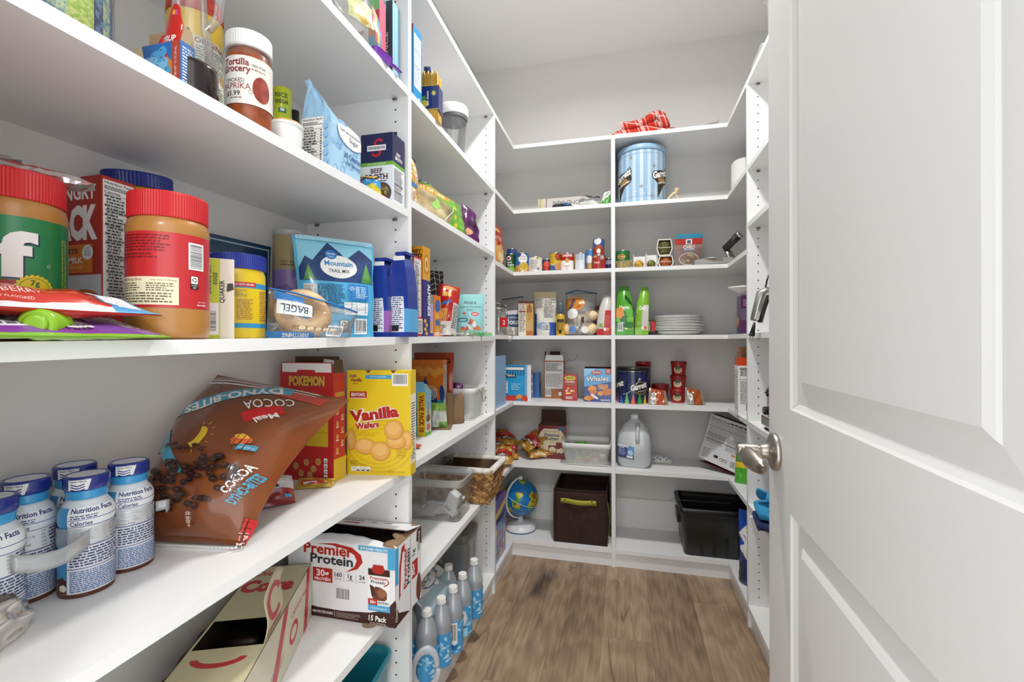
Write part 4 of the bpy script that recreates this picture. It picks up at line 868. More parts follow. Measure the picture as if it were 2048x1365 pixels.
a.text('BEEF',.044,.077,.0115,M('#5a2326'),bold=.02);a.text('BROTH',.044,.060,.014,M('#5a2326'),bold=.03,w=.062);a.para(.012,.054,.062,.0045,1,M('#6b4a4a'),4,.5)
a.ell(.058,.026,.027,.027,M('#3d4a68'),26);a.ell(.058,.026,.024,.024,M('#6b4a30'),26)
for k in range(26):a.blob(.058+.019*cos(k*2.4)*sqrt((k%9)/9),.026+.019*sin(k*2.4)*sqrt((k%9)/9),.0042,.0034,M(('#a83a22','#c9a06a','#4a3a22','#7c8a4a','#8a5a34')[k%5]),k)
s_=Art();s_.rect(0,0,d,h,M('#e6e8ec',.4));s_.rect(0,.104,d,h-.104,NB);s_.rect(0,.095,d,.009,M('#6fae3c'));s_.text('BEEF',.03,.125,.007,PAPER,bold=.02);s_.text('BROTH',.032,.113,.0085,PAPER,bold=.03,w=.036);s_.para(.008,.01,.045,.08,18,PRINTG,4,.5);s_.rect(.008,.05,.045,.0015,BLACK);s_.rect(.008,.03,.045,.0015,BLACK)
cx=onX(785,300,-.562);t=thing('broth_carton','navy and white beef broth carton standing against the upright panel','carton',(-.562-w/2,cx.y+d/2,shC(cx.y)))
mb=carton_mb(w,d,h,NB,{'front':(None,a),'right':(None,s_)});mb.box(-w/2,w/2,-d*.18,-d*.12,h,h+.009,NB);mb.build('carton',t)
mb=MB();mb.lathe([(.012,0),(.012,.012),(.0105,.014)],M('#2a3468',.35),24,tr(w*.12,d*.22,h));mb.build('cap',t)
G=bagG([(-.030,0,0),(.030,-.004,0),(.026,.006,.052),(-.034,.008,.05)],.014,.012,wr=.004,seed=4,ends=(.4,0));a=Art();a.rect(-.03,0,.06,.05,FO('#3a94c9'));a.rect(-.03,.036,.06,.014,FO('#2b2430'));a.text('CRISP',0,.040,.008,FO('#e8b93c'),bold=.05,w=.05,a=.1);a.blob(.012,.012,.02,.012,FO('#e3d22c'),3);a.blob(.006,.008,.012,.005,PAPER,6);a.rect(-.028,.024,.02,.01,M('#d84a4a'));a.text("ers",-.018,.026,.006,PAPER)
x,y=-.596,.985;one(pouch_mb(G,FO('#3a94c9'),a,w=.06,h=.05,e0=.001),'candy_bag','small crinkled blue and yellow candy bag in front of the broth carton','bag',(x,y,shC(y)),.35)
# ---- shelf B of the first bay
def shB(y):return top1('B',y)
y=.93;t=thing('clear_bag','clear bag with dark red fruit and colourful card on the high shelf','bag',(-.606,y,shB(y)),1.2)
G=bagG([(-.10,0,0),(.085,-.01,0),(.075,.015,.16),(-.085,.02,.16)],.034,.03,wr=.006,seed=14,ends=(.5,0));a=Art();a.rect(-.02,.05,.07,.05,M('#d8d79a',.4));a.blob(.02,.07,.02,.018,M('#c9a52c'),4);a.rect(.052,.03,.03,.09,M('#d06a7a'));a.rect(.06,.03,.008,.09,M('#e6d26a'));a.rect(.07,.03,.008,.09,M('#5fa8cf'))
pouch_mb(G,CLEAR,a,w=.185,h=.16,e0=.001).build('bag',t)
mb=MB()
for k in range(16):crumple(mb,-.07+(k%8)*.019,.004+(k%3)*.006,.012+(k//8)*.018,.012,.01,.011,M('#7e1722',.3,0,.4),k,1)
o=mb.build('dried_fruit',t);o['kind']='stuff'
y=.985;t=thing('purple_tray','small purple plastic scoop tray at the edge of the high shelf','scoop',(-.566,y,shB(y)),1.35)
mb=MB();PU=M('#8a3fc4',.3,0,.3);loft(mb,[(rrect(.05,.026,.006),.0),(rrect(.058,.034,.008),.016),(rrect(.062,.038,.008),.0165),(rrect(.054,.030,.007),.016),(rrect(.046,.024,.005),.002)],PU,False,True,True);mb.build('tray',t);mb=MB();mb.tube([(.028,0,.014),(.05,0,.016),(.075,0,.012)],.006,PU,8,flat=.4);mb.build('handle',t)
a=Art();a.rect(0,0,.04,.21,M('#8fc0d4'));a.rect(.022,0,.018,.21,M('#2f4a52'));a.text('FRANCE',.027,.03,.009,M('#d8dccb'),al='l',a=pi/2,bold=.02,w=.10)
x0,x1=onY(757,0,1.072).x,onY(785,0,1.072).x;mb=carton_mb(x1-x0,.036,.21,M('#8fc0d4'),{'front':(None,a)});one(mb,'book_box','pale blue box with dark lettered spine standing by the upright panel','box',((x0+x1)/2,1.09,shB(1.09)))
a=Art()
for k,c in enumerate(('#d8607a','#e8cf5a','#62b0d6','#e08a3c','#d84a5a','#7fc07a')):a.rect(0,.032*k,.03,.032,M(c,.4))
x0,x1=onY(737,0,1.03).x,onY(759,0,1.03).x;mb=carton_mb(x1-x0,.03,.19,M('#d8607a'),{'front':(None,a)});one(mb,'card_box','thin candy-striped box beside the pale blue box on the high shelf','box',((x0+x1)/2,1.045,shB(1.045)))
# ---- shelf D of the first bay : shake bottles, cereal, cookies
def shD(y):return top1('D',y)
BOT=[(.0285,0),(.031,.003),(.031,.078),(.0292,.084),(.0288,.09),(.0295,.096),(.0312,.104),(.0308,.116),(.027,.125),(.0235,.130),(.0225,.134)]
NECKB=[(.0225,.134),(.0238,.136),(.0228,.140),(.0238,.144),(.0232,.148)]
BLU2=M('#3d9ed6',.3,0,.25);NVY=M('#1d2f86',.25,0,.4);INK=M('#2b3a6e',.5)
def shake_label(seed):
 a=Art();a.rect(-.098,0,.075,.125,BLU2);a.rect(-.098,.045,.075,.018,NVY);a.rect(-.098,.0,.075,.02,M('#6d3a22'));a.blob(-.03,.014,.008,.009,M('#4a2214'),seed);a.blob(-.028,.008,.006,.005,M('#f0e6dc'),seed)
 a.rect(-.022,0,.085,.124,M('#eef0f3',.35));a.text('Nutrition Facts',.008,.1115,.0062,INK,bold=.03,w=.052)
 a.para(-.018,.103,.03,.006,2,INK,seed,.5);a.rect(-.0205,.1015,.08,.0008,NVY);a.text('Calories',-.018,.094,.0062,INK,al='l',bold=.02,w=.024);a.text('240',.05,.1,.006,INK);a.rect(-.0205,.092,.08,.0008,NVY)
 for k,f in enumerate(('Total Fat 9g','Saturated Fat 1.5g','Trans Fat 0g','Cholesterol 5mg','Sodium 90mg')):a.text(f,-.018+(.003 if k in(1,2)else 0),.0873-k*.0048,.0026,INK,al='l');a.text('12%',.024,.0873-k*.0048,.0026,INK,al='r');a.para(.028,.087-k*.0048,.03,.004,1,INK,seed+k,.5)
 a.rect(-.0205,.0645,.08,.0012,NVY);a.para(-.018,.037,.076,.026,7,INK,seed+3,.5);a.rect(-.0205,.034,.08,.0009,NVY);a.para(-.018,.002,.076,.03,11,M('#4f74b0',.5),seed+4,.55,.12);a.rect(-.022,0,.0006,.124,NVY);return a
SA=[shake_label(k)for k in(3,9)]
def place_bottle(x,y,label,i,turn=0):
 t=thing('shake_bottle',label,'bottle',(x,y,shD(y)),fc(x,y)+turn,'nutrition shake bottles in a strap carrier')
 mb=MB();mb.lathe(BOT,M('#dfe6ec',.3,0,.3),40);mb.lathe([(.0312,.0005),(.0314,.003),(.0314,.006)],M('#5a3020',.3),40,capb=False,capt=False);mb.lathe(NECKB,BLU2,40);bd=mb.build('bottle',t)
 pr=[(r_+.0002,z_)for r_,z_ in BOT if .003<=z_<=.125];pr[0]=(pr[0][0],.0065);mb=MB();wrap(mb,SA[i%2],pr,40,.031,.0065,.0002);mb.build('label',bd)
 mb=MB();mb.lathe([(.0245,.147),(.0262,.149),(.0262,.1635),(.025,.1665),(.0225,.167),(.022,.1655),(.001,.1655)],NVY,40);a=Art();a.rect(-.021,0,.022,.0145,PAPER);a.text('Open Here',-.010,.011,.0028,INK,bold=.02,w=.019)
 for k in range(3):a.poly([(-.018,.009-k*.0035),(-.010,.0065-k*.0035),(-.002,.009-k*.0035),(-.002,.0075-k*.0035),(-.010,.005-k*.0035),(-.018,.0075-k*.0035)],NVY)
 a.poly([(.001,0),(.001,.0145),(.005,.0145)],PAPER);wrap(mb,a,[(.0263,.149),(.0263,.1635)],40,.0262,.149,.0002);mb.lathe([(.021,.1662),(.001,.1664)],M('#cfd4de',.35),32,capb=False);mb.build('cap',t);t.scale=(.967,.967,.967);return t
place_bottle(-.736,.485,'shake bottle standing foremost, with the front strap fixed across it',0)
place_bottle(-.746,.549,'shake bottle beside the cereal bag, at the end of the strap carrier',1,.15)
place_bottle(-.742,.386,'shake bottle cut by the picture edge, behind the crumpled foil pouch',1,-.1)
place_bottle(-.793,.450,'shake bottle in the back row, half hidden behind the foil pouch bottle',0,-.1)
place_bottle(-.808,.517,'shake bottle in the back row by the wall, only its cap showing',1)
t=thing('strap_carrier','clear plastic strap carrier looped round the shake bottles','carrier',(-.736,.485,shD(.5)+.058));mb=MB();STRAP=clear('cloudy_strap',gloss=.3,body=.32,rough=.2)
for(x,y)in((0,0),(-.010,.064)):mb.lathe([(.0312,.012),(.0312,.036)],STRAP,36,tr(x,y,0),capb=False,capt=False)
mb.sheet(lambda u,v:(.026+.010*sin(pi*u),-.012-.085*u,.012+.022*v-.020*u*(1-u)*2),14,3,STRAP,th=.0006);mb.sheet(lambda u,v:(.012+.02*u,.088+.014*sin(pi*u),.018+.016*v),6,3,STRAP,th=.0006);mb.build('strap',t)
G=bagG([(.03,-.045,0),(-.03,.055,0),(-.047,.055,.042),(-.012,-.045,.07)],.016,.016,nx=26,ny=20,wr=.006,seed=21,ends=(.2,0));FOILW,nt,b,N,L=node_mat('white_foil');b.inputs['Base Color'].default_value=lin('#dedbd5');b.inputs['Roughness'].default_value=.24;b.inputs['Metallic'].default_value=.75
a=Art();a.rect(-.065,.047,.13,.013,M('#8d7f70',.3,.6))
one(pouch_mb(G,FOILW,a,w=.13,h=.06),'foil_pouch','crumpled silver foil pouch lying low at the picture edge','pouch',(-.680,.352,shD(.35)))
z=shD(.7);CB=noisy('glossy_brown_film','#6f3816','#87481f',5,.2,coat=.5);c=[(-.79,.612,z+.003),(-.614,.636,z+.003),(-.60,.912,z+.212),(-.842,.80,z+.272)]
G=bagG(c,.062,.012,nx=26,ny=30,wr=.0065,seed=31,ends=(0,0),pv=3.2,bend=(.006,-.05,.008));a=Art();w,h=.22,.40
TEAL=FO('#3f9fc0')
for q,(s_,e_)in enumerate(((.372,.006),(.384,.004))):a.poly([(-.11,s_-.01),(.07,s_),(.07,s_+e_),(-.11,s_+e_-.01)],PAPER)
a.poly([(-.02,.345),(.09,.352),(.09,.378),(-.02,.368)],FO('#b8352b'))
dx_,dy_=cos(pi+.62),sin(pi+.62);rib=lambda q,o:(.03+dx_*q-dy_*o,.372+dy_*q+dx_*o)
a.poly([rib(-.012,-.018),rib(.165,-.016),rib(.175,.014),rib(-.004,.016)],TEAL);a.text('DYNO-BITES',*rib(.078,-.010),.024,PAPER,bold=.03,a=pi+.62,w=.145)
a.text('COCOA',.028,.330,.024,PAPER,bold=.0,a=pi+.62,w=.065);a.poly([(.052,.322),(.07,.302),(.03,.262),(.012,.282)],RED);a.text('Meal',.047,.287,.013,PAPER,a=pi+.85,bold=.02)
a.poly([(-.108,.20),(-.085,.235),(-.065,.20),(-.04,.165),(-.02,.14),(-.035,.128),(-.05,.15),(-.08,.18),(-.108,.185)],TEAL)
a.blob(-.02,.215,.011,.024,FO('#d9b52a'),3,.05,20);a.ell(-.028,.219,.008,.02,CB,16)
for k in range(7):a.line(-.02+.016*cos(k*.55-1.4),.215+.03*sin(k*.55-1.4),-.02+.02*cos(k*.55-1.4),.215+.037*sin(k*.55-1.4),.0012,FO('#d9b52a'))
CD,CL=FO('#2c150d'),FO('#553021');R=random.Random(5)
for k in range(95):
 u,v=R.uniform(-1,1),R.uniform(-1,1)
 if u*u+v*v>1:continue
 x,y=-.010+.078*u,.112+.062*v+.03*u;a.blob(x,y,.0085,.0066,CD,k,.2,9);a.blob(x-.001,y+.001,.0036,.0022,CL,k+7,.3,7)
for k in range(6):a.blob(-.055+.011*k,.188+.004*sin(k*2),.006,.0045,CD,k,.2,9)
a.blob(.048,.212,.014,.012,FO('#d8642e'),5);a.blob(.046,.222,.010,.006,FO('#e8b03c'),6);a.poly([(.05,.19),(.074,.196),(.074,.208),(.05,.203)],TEAL);a.text('COOKED GRAIN',.062,.197,.0035,PAPER,w=.018,a=.2)
a.text('COCOA',.077,.135,.012,PAPER,a=1.25,bold=.03);a.text('DYNO-BITES',.09,.118,.013,TEAL,a=1.25,bold=.04,w=.07)
a.rect(.015,.035,.005,.026,M('#c9a58c'));a.para(.013,.04,.012,.02,6,M('#d8bba6'),3,.4);a.rect(.098,.01,.012,.05,RED);a.text('Meal',.106,.016,.010,PAPER,a=pi/2)
a.rect(-.11,.0,.22,.005,PAPER)
cb=pouch_mb(G,CB,a,w=w,h=h,e0=.0007);cb.v=[(p[0],p[1],max(p[2],shD(p[1])+.0006))for p in cb.v]
one(cb,'cereal_bag','large brown cocoa cereal bag slumped back against the wall','cereal bag',(0,0,0))
G=bagG([(-.05,-.005,0),(.05,.0,0),(.045,.03,.05),(-.05,.03,.07)],.022,.01,wr=.004,seed=8,ends=(.4,0));a=Art();a.rect(-.05,0,.1,.03,FO('#8a2226'));a.rect(-.05,.03,.1,.03,M('#d9dade',.35));a.blob(0,.038,.02,.012,BLACK,3);a.rect(.03,.012,.014,.006,BLU2)
one(pouch_mb(G,FO('#8a2226'),a,w=.1,h=.06,e0=.001),'cookie_pouch','dark red and white pouch tucked behind the cocoa cereal bag','pouch',(-.715,.80,shD(.80)),.75)
PK=M('#c3282a',.4,0,.15);w,d,h=.150,.045,.262;a=Art();a.text('POKEMON',.075,.232,.022,M('#e0b63c'),bold=.05,outline=M('#22315f'),w=.10);a.text('GRAHAM',.06,.15,.010,PAPER,a=pi/2,bold=.03);a.text('SNACKS',.072,.15,.010,PAPER,a=pi/2,bold=.03);a.text('POKE',.03,.10,.016,M('#e0b63c'),bold=.05,outline=M('#22315f'),a=1.1)
a.rect(.075,.085,.06,.07,M('#d9b62c',.4));a.rect(.075,.118,.06,.002,M('#b8931f'))
for k,(cx,cy)in enumerate(((.045,.035),(.075,.045),(.06,.018),(.095,.03),(.108,.048),(.085,.015))):a.ell(cx,cy,.008,.009,M('#c98f4e'),16);a.ring(cx,cy,.0055,.0065,.001,M('#e0b57c'),14)
for k in range(4):a.rect(.124,.008+k*.013,.010,.0105,PAPER);a.rect(.126,.011+k*.013,.006,.002,BLACK)
s_=Art();s_.text('POKEMON',.025,.205,.010,M('#e0b63c'),bold=.05,outline=M('#22315f'),w=.036);s_.rect(0,0,.05,.055,M('#d9b62c',.4))
for k in range(7):s_.ell(.014+(k%2)*.02,.075+k*.016,.0055,.007,M('#cf9a55'),12);s_.rect(.008+(k%2)*.02,.066+k*.016,.012,.002,PAPER)
xr=-.678;yf=.966;t=thing('snack_carton','opened red cracker carton behind the cereal bag, with white inner flap','carton',(xr-w/2,yf+d/2,shD(yf)))
carton_mb(w,d,h,PK,{'front':(None,a),'right':(None,s_)},top=False,inner=KRAFTD).build('carton',t)
fa=Art();fa.rect(.006,.002,.138,.022,PAPER);fa.poly([(.048,.002),(.05,.008),(.098,.008),(.1,.002)],PK)
flap_mb(w,.026,3,PK,KRAFTD,'front',w,d,h,art=fa).build('flap',t);flap_mb(w*.9,.04,-8,KRAFTD,KRAFTD,'back',w,d,h).build('flap',t);flap_mb(d*.9,.032,-4,KRAFTD,KRAFTD,'right',w,d,h).build('flap',t)
G=bagG([(-.02,0,0),(.02,0,0),(.016,.004,.05),(-.014,.002,.054)],.007,.007,wr=.003,seed=9);pouch_mb(G,PAPER).build('inner_bag',t).location=(.045,0,h-.02)
YW=M('#e6c51c',.4,0,.15);w,d,h=.178,.042,.272;a=Art();YD=M('#d9b515',.4,0,.15)
for r_ in(.10,.085,.07):a.ring(.085,.075,r_,r_*.7,.006,YD,32)
a.poly([(.052,h+.0005),(.068,h+.0005),(.060,h-.008)],KRAFTD);a.poly([(.122,h+.0005),(.138,h+.0005),(.130,h-.008)],KRAFTD)
a.rect(.052,.250,.072,.010,M('#3a9dd0'));a.text('GET IN COLLECTING',.088,.2535,.004,PAPER,w=.045);a.bars(.127,.232,.044,.032,14);a.rect(.007,.254,.02,.006,M('#8a2420'));a.text('BENTONS',.017,.2555,.003,PAPER);a.text('Vanilla',.026,.243,.0085,M('#8a2420'),bold=.03);a.text('WAFERS',.024,.2355,.003,M('#8a2420'))
RW=M('#b5251e',.4);a.rect(.008,.200,.048,.017,RW);a.rect(.010,.1985,.044,.0018,PAPER);a.text("BENTON'S.",.032,.2045,.0088,PAPER,bold=.03,w=.040)
a.text('Vanilla',.078,.146,.027,RW,bold=.05,w=.138,a=.12,outline=PAPER,ow=.05);a.text('Wafers',.058,.122,.015,RW,bold=.045,w=.066,a=.12,outline=PAPER,ow=.05);a.para(.034,.099,.06,.013,2,YD,3,.7)
CK,CK2,CK3=M('#c98a3c',.55),M('#dfa552',.55),M('#e8b768',.55)
for(cx,cy,rx,ry)in((.008,.090,.026,.027),(.168,.092,.016,.025),(.052,.074,.030,.021),(.138,.088,.028,.020),(.095,.062,.028,.025),(.132,.118,.0265,.026)):
 a.ell(cx if cx>.02 else .013,cy,rx if cx>.02 else .0125,ry,CK,26);a.ell((cx if cx>.02 else .013)-.001,cy+.0015,(rx if cx>.02 else .0118)*.93,ry*.92,CK2,26);a.ell((cx if cx>.02 else .0118)-.002,cy+.004,(rx if cx>.02 else .0095)*.68,ry*.62,CK3,22)
a.ring(.152,.058,.013,.012,.0006,M('#a8701c'),20);a.text('Crispy',.152,.060,.0045,M('#a8701c'));a.text('Sweet',.152,.052,.0045,M('#a8701c'))
for k in range(4):a.rect(.012+k*.014,.010,.0125,.012,PAPER if k else M('#f2ead0'));a.text(('140','1g','75mg','9g')[k],.018+k*.014,.0155,.0035,BLACK);a.rect(.0135+k*.014,.0108,.0095,.003,BLACK if k else PAPER)
a.text('SERVE ENLARGED TO SHOW',.012,.0265,.0022,M('#7a5a1a'),al='l');a.para(.012,.029,.02,.01,3,M('#9a7a2a'),4,.4);a.text('NET WT 11 OZ (311g)',.14,.008,.0042,M('#9a6a1a'),w=.045)
s_=Art();s_.rect(0,.03,d,.18,M('#efe9d8'));s_.para(.006,.04,.03,.15,22,PRINTG,3,.5)
t=thing('cookie_box','yellow vanilla wafer box standing at the shelf end','cookie box',(-.6075,1.0665,shD(1.04)),.135);t.scale=(.935,1,.972)
carton_mb(w,d,h,YW,{'front':(None,a),'right':(None,s_)}).build('box',t)
p=onZ(630,975,shD(.95));G=bagG([(-.04,-.008,0),(.04,-.012,0),(.042,.012,.014),(-.038,.014,.02)],.008,.003,wr=.003,seed=12,ends=(.3,.2));a=Art();a.rect(-.04,0,.08,.008,FO('#b59a3a'));a.rect(-.03,.008,.05,.012,FO('#c23a2a'));a.rect(-.025,.011,.03,.004,PAPER)
one(pouch_mb(G,M('#c3a545',.3,.5),a,w=.08,h=.03,e0=.0008),'cracker_packet','tiny gold and red cracker packet lying before the red carton','packet',(p.x,p.y,shD(p.y)),.45)
# ---- shelf E of the first bay : protein shake case and soda carton
zE=top1('E',1);C0=Vector((-.5193,.971,zE));w,d,h=.31,.158,.212;SX=(.29/w,.139/d,.184/h)
t=thing('shake_case','white and brown protein shake case, torn open on top, overhanging the shelf','case',(C0.x-.145,C0.y+.0695,zE));t.scale=SX;BR=M('#3c1a14',.45);WH=M('#e9e9ea',.45);CH=M('#6e3a22',.5)
a=Art();a.rect(0,0,w,h,BR);pts=[(.02,h),(0,.16),(0,.03)];a.poly([(0,.20),(.05,h),(w,h),(w,.075),(.285,.045),(.24,.032),(.16,.025),(.09,.026),(.02,.034),(0,.04)],WH)
a.poly([(.02,h-.014),(.09,h),(.26,h),(w,h-.028),(w,h-.03),(.25,h-.004),(.10,h-.012)],WH);a.blob(.018,.07,.03,.035,CH,3,.15);a.blob(.04,.095,.018,.010,M('#54261a'),5);a.blob(.038,.075,.012,.02,M('#8a4c30'),6)
a.poly([(0,.02),(.035,.03),(.047,.055),(.044,.08),(.02,.09),(0,.1)],CH)
RP=M('#b3261e',.45);a.poly([(.085,.203),(.14,.209),(.19,.202),(.215,.185),(.22,.165),(.205,.145),(.17,.132),(.196,.15),(.203,.168),(.196,.183),(.17,.196),(.13,.203)],RP)
a.text('Premier',.120,.176,.028,RP,bold=.03,w=.145);a.text('Protein',.130,.150,.025,M('#2d2d33'),bold=.03,w=.125)
a.rect(.075,.098,.058,.039,RP);a.text('30g',.104,.114,.018,PAPER,bold=.03);a.text('PROTEIN',.104,.102,.0075,PAPER,bold=.03,w=.046)
for k,(n1,n2)in enumerate((('160','CALORIES'),('1g','SUGAR'),('24','VITAMINS & MINERALS'))):a.text(n1,.150+k*.034,.118,.0115,M('#3a3a40'),bold=.02);a.text(n2,.150+k*.034,.110,.0035,M('#3a3a40'),w=.02)
a.rect(.166,.105,.0008,.025,GREY);a.rect(.201,.105,.0008,.025,GREY);a.bars(.142,.052,.044,.038,17,bg=WH)
a.rect(.208,.199,.088,.013,M('#4aa5d4'));a.text('IMMUNE HEALTH',.252,.2015,.007,PAPER,bold=.02,w=.075);a.rect(.29,.155,.02,.057,M('#4aa5d4'))
a.rect(.236,.040,.060,.095,M('#f3f3f3'));a.rect(.236,.135,.060,.018,BR);a.poly([(.248,.153),(.25,.164),(.278,.164),(.28,.153)],RP);a.ell(.264,.152,.018,.012,RP,18);a.text('Premier',.264,.124,.009,RP,bold=.02,w=.045);a.text('Protein',.264,.114,.0085,M('#333338'),bold=.02,w=.04);a.ring(.272,.12,.022,.013,.003,RP,16,-1.2,1.0)
a.blob(.266,.085,.026,.022,CH,8);a.blob(.275,.09,.014,.012,M('#9a6040'),9);a.poly([(.240,.11),(.252,.105),(.256,.08),(.246,.078)],M('#4a2418'));a.rect(.236,.056,.026,.016,RP);a.text('30g',.249,.0595,.008,PAPER,bold=.03);a.rect(.262,.058,.034,.011,PAPER);a.para(.264,.06,.03,.007,2,PRINTG,3);a.rect(.236,.040,.06,.016,M('#4aa5d4'));a.text('IMMUNE HEALTH',.266,.045,.005,PAPER,w=.045)
a.text('HIGH PROTEIN SHAKE',.075,.012,.007,PAPER,al='l',bold=.02,w=.06);a.rect(.14,.008,.0008,.018,PAPER);a.para(.145,.008,.07,.015,4,M('#b9a39a'),4,.4)
a.text('15 Pack',.262,.013,.014,PAPER,bold=.03,w=.05,shear=.1);a.para(.24,.002,.05,.008,2,M('#cbb8b0'),5,.45)
s_=Art();s_.rect(0,0,d,h,BR);s_.poly([(0,h),(.0,.075),(.02,.03),(.085,0),(d,0),(d,h)],WH);s_.rect(.0,.11,.018,.1,M('#4aa5d4'));s_.poly([(.02,.06),(.022,.15),(.035,.20),(.055,.205),(.045,.15),(.042,.09)],RP);s_.poly([(.028,.075),(.032,.145),(.042,.185),(.05,.185),(.044,.14),(.046,.09)],WH)
s_.text('Premier',.066,.135,.019,RP,a=pi/2,bold=.03,w=.115);s_.text('Protein',.084,.13,.019,M('#2d2d33'),a=pi/2,bold=.03,w=.10);s_.text('Chocolate',.012,.04,.011,PAPER,a=pi/2,bold=.02,w=.055)
s_.rect(.088,0,.0015,h,M('#3a3a3c'));s_.rect(.098,.08,.036,.05,RP);s_.text('30g',.114,.105,.018,PAPER,a=pi/2,bold=.03,w=.035);s_.text('1g',.114,.155,.016,BLACK,a=pi/2,bold=.02);s_.bars(.130,.145,.022,.03,4,True);s_.text('15 Pack',.138,.198,.009,PAPER,a=pi/2);s_.poly([(.125,.18),(d,.16),(d,h),(.13,h)],BR);s_.text('15 Pack',.147,.188,.010,PAPER,a=pi/2,bold=.02,w=.034);s_.blob(.14,.04,.016,.04,CH,4,.1)
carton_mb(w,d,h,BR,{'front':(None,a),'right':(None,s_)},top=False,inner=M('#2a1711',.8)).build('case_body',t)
fa=Art();fa.rect(0,0,w,.085,WH);fa.text('Protein',.215,.03,.022,M('#2d2d33'),a=pi,bold=.03,w=.1);fa.rect(.16,.045,.05,.018,RP);fa.blob(.27,.04,.03,.02,CH,4);fa.blob(.09,.02,.012,.007,M('#9a7a58'),5);fa.blob(.13,.028,.010,.006,M('#9a7a58'),6)
fl=flap_mb(w,.085,-78,WH,KRAFT,'back',w,d,h);FA=[(x_,y_)for x_,y_ in((0,0),)];fl.build('flap',t)
m2=MB();A_=radians(78);fa.put(m2,flat((w/2,d/2,h+.0015),(-1,0,0),(0,-sin(A_),cos(A_))));m2.build('flap_print',t)
m3=MB();m3.sheet(lambda u,v:(-w/2+w*u,-d/2+.03*v*(.4+.6*sin(pi*u)),h+.012*v*sin(pi*u)+.001*sin(40*u)*v),24,3,WH,th=.0012);m3.build('torn_flap',t)
m3=MB();m3.sheet(lambda u,v:(w/2-.04*v*(.7+.3*sin(19*u)),-d/2+d*u,h+.008*v-.003*sin(25*u)*v),20,3,KRAFT,th=.0014);o=m3.build('torn_flap',t);o['label']='torn corrugated end flap'
mb=MB();mb.prism([(.018*cos(k*pi/12),-d/2-.004+.014*sin(k*pi/12))for k in range(24)],.0004,.0016,M('#a08a6c',.8),tr(.085,0,.0));mb.build('tab',t)
CR=M('#cfc6a0',.45,0,.1);RDC=M('#c32a33',.4);w,d,h=.127,.40,.128;t=thing('soda_carton','cream diet soda carton with a torn hole in its top','carton',(-.7196,.7575,zE),.405)
R_=Art();R_.rect(0,0,d,h,M('#d6d0b8',.45));R_.text('CAFFEINE FREE',.30,.085,.010,RDC,bold=.02,w=.11);R_.ring(.26,.05,.03,.022,.010,RDC,22);R_.poly([(.10,.0),(.14,.0),(.23,.128),(.20,.128)],RDC);R_.poly([(.33,.0),(.36,.0),(.385,.128),(.36,.128)],RDC);R_.para(.12,.03,.08,.02,4,M('#b86a6a'),3,.4);R_.text('Diet',.07,.05,.016,RDC,shear=.3)
hole=(-.058,.060,-.10,-.015)
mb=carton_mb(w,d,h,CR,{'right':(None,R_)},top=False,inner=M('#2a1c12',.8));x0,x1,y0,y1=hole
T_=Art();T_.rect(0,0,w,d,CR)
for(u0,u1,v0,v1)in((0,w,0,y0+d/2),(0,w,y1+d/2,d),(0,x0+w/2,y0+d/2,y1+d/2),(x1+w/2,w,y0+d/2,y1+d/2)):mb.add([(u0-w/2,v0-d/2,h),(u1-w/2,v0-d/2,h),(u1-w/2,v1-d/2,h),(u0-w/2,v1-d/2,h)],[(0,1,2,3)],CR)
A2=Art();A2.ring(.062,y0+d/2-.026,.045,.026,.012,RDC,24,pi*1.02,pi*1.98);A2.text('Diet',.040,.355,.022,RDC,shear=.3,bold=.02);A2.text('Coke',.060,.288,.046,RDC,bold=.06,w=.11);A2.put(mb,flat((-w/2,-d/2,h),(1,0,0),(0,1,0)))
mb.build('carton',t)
f=MB();f.sheet(lambda u,v:(x1+.004*sin(6*v)+.010*v*v,y0+(y1-y0)*(u+.06*sin(5*v)),h+.115*v*(.8+.2*sin(2.6*u+.4))),14,8,CR,th=.0012)
fa=Art();fa.ring(.045,.055,.036,.034,.012,RDC,26,.4,5.5);fa.text('CAFFEINE',.046,.006,.009,RDC,bold=.02,w=.07)
fa.put(f,lambda u,v,e:Vector((x1+.004*sin(6*v/.115)+.010*(v/.115)**2+e+.0004,y0+u,h+v)),[k*.01 for k in range(10)],[k*.01 for k in range(11)]);o=f.build('torn_flap',t);o['label']='torn flap folded up beside the hole'
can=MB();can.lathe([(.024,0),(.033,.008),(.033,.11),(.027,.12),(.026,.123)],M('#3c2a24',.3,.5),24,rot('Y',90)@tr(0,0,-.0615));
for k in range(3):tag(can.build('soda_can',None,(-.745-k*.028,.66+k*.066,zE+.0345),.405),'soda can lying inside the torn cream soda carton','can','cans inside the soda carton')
x0,x1=-.80,-.585;t=thing('storage_tub','turquoise plastic tub on the bottom shelf, only its rim showing','tub',(-.70,.975,top1('G',1)),.12);TQ=M('#1f8ea0',.35,0,.2)
mb=MB();q=lambda k:rrect(.24*k,.225*k,.03*k);loft(mb,[(q(.86),0),(q(.97),.195),(q(1.02),.197),(q(1.03),.212),(q(1.0),.216),(q(.965),.214),(q(.94),.19),(q(.83),.004)],TQ,True,True,True);mb.build('tub_body',t)
G=bagG([(-.03,0,0),(.03,0,0),(.02,.01,.06),(-.02,.01,.05)],.01,.01,seed=3);one(pouch_mb(G,FO('#c86ab0')),'pink_wrapper','pink wrapper inside the turquoise tub','wrapper',(-.70,.96,top1('G',1)+.005),.4)
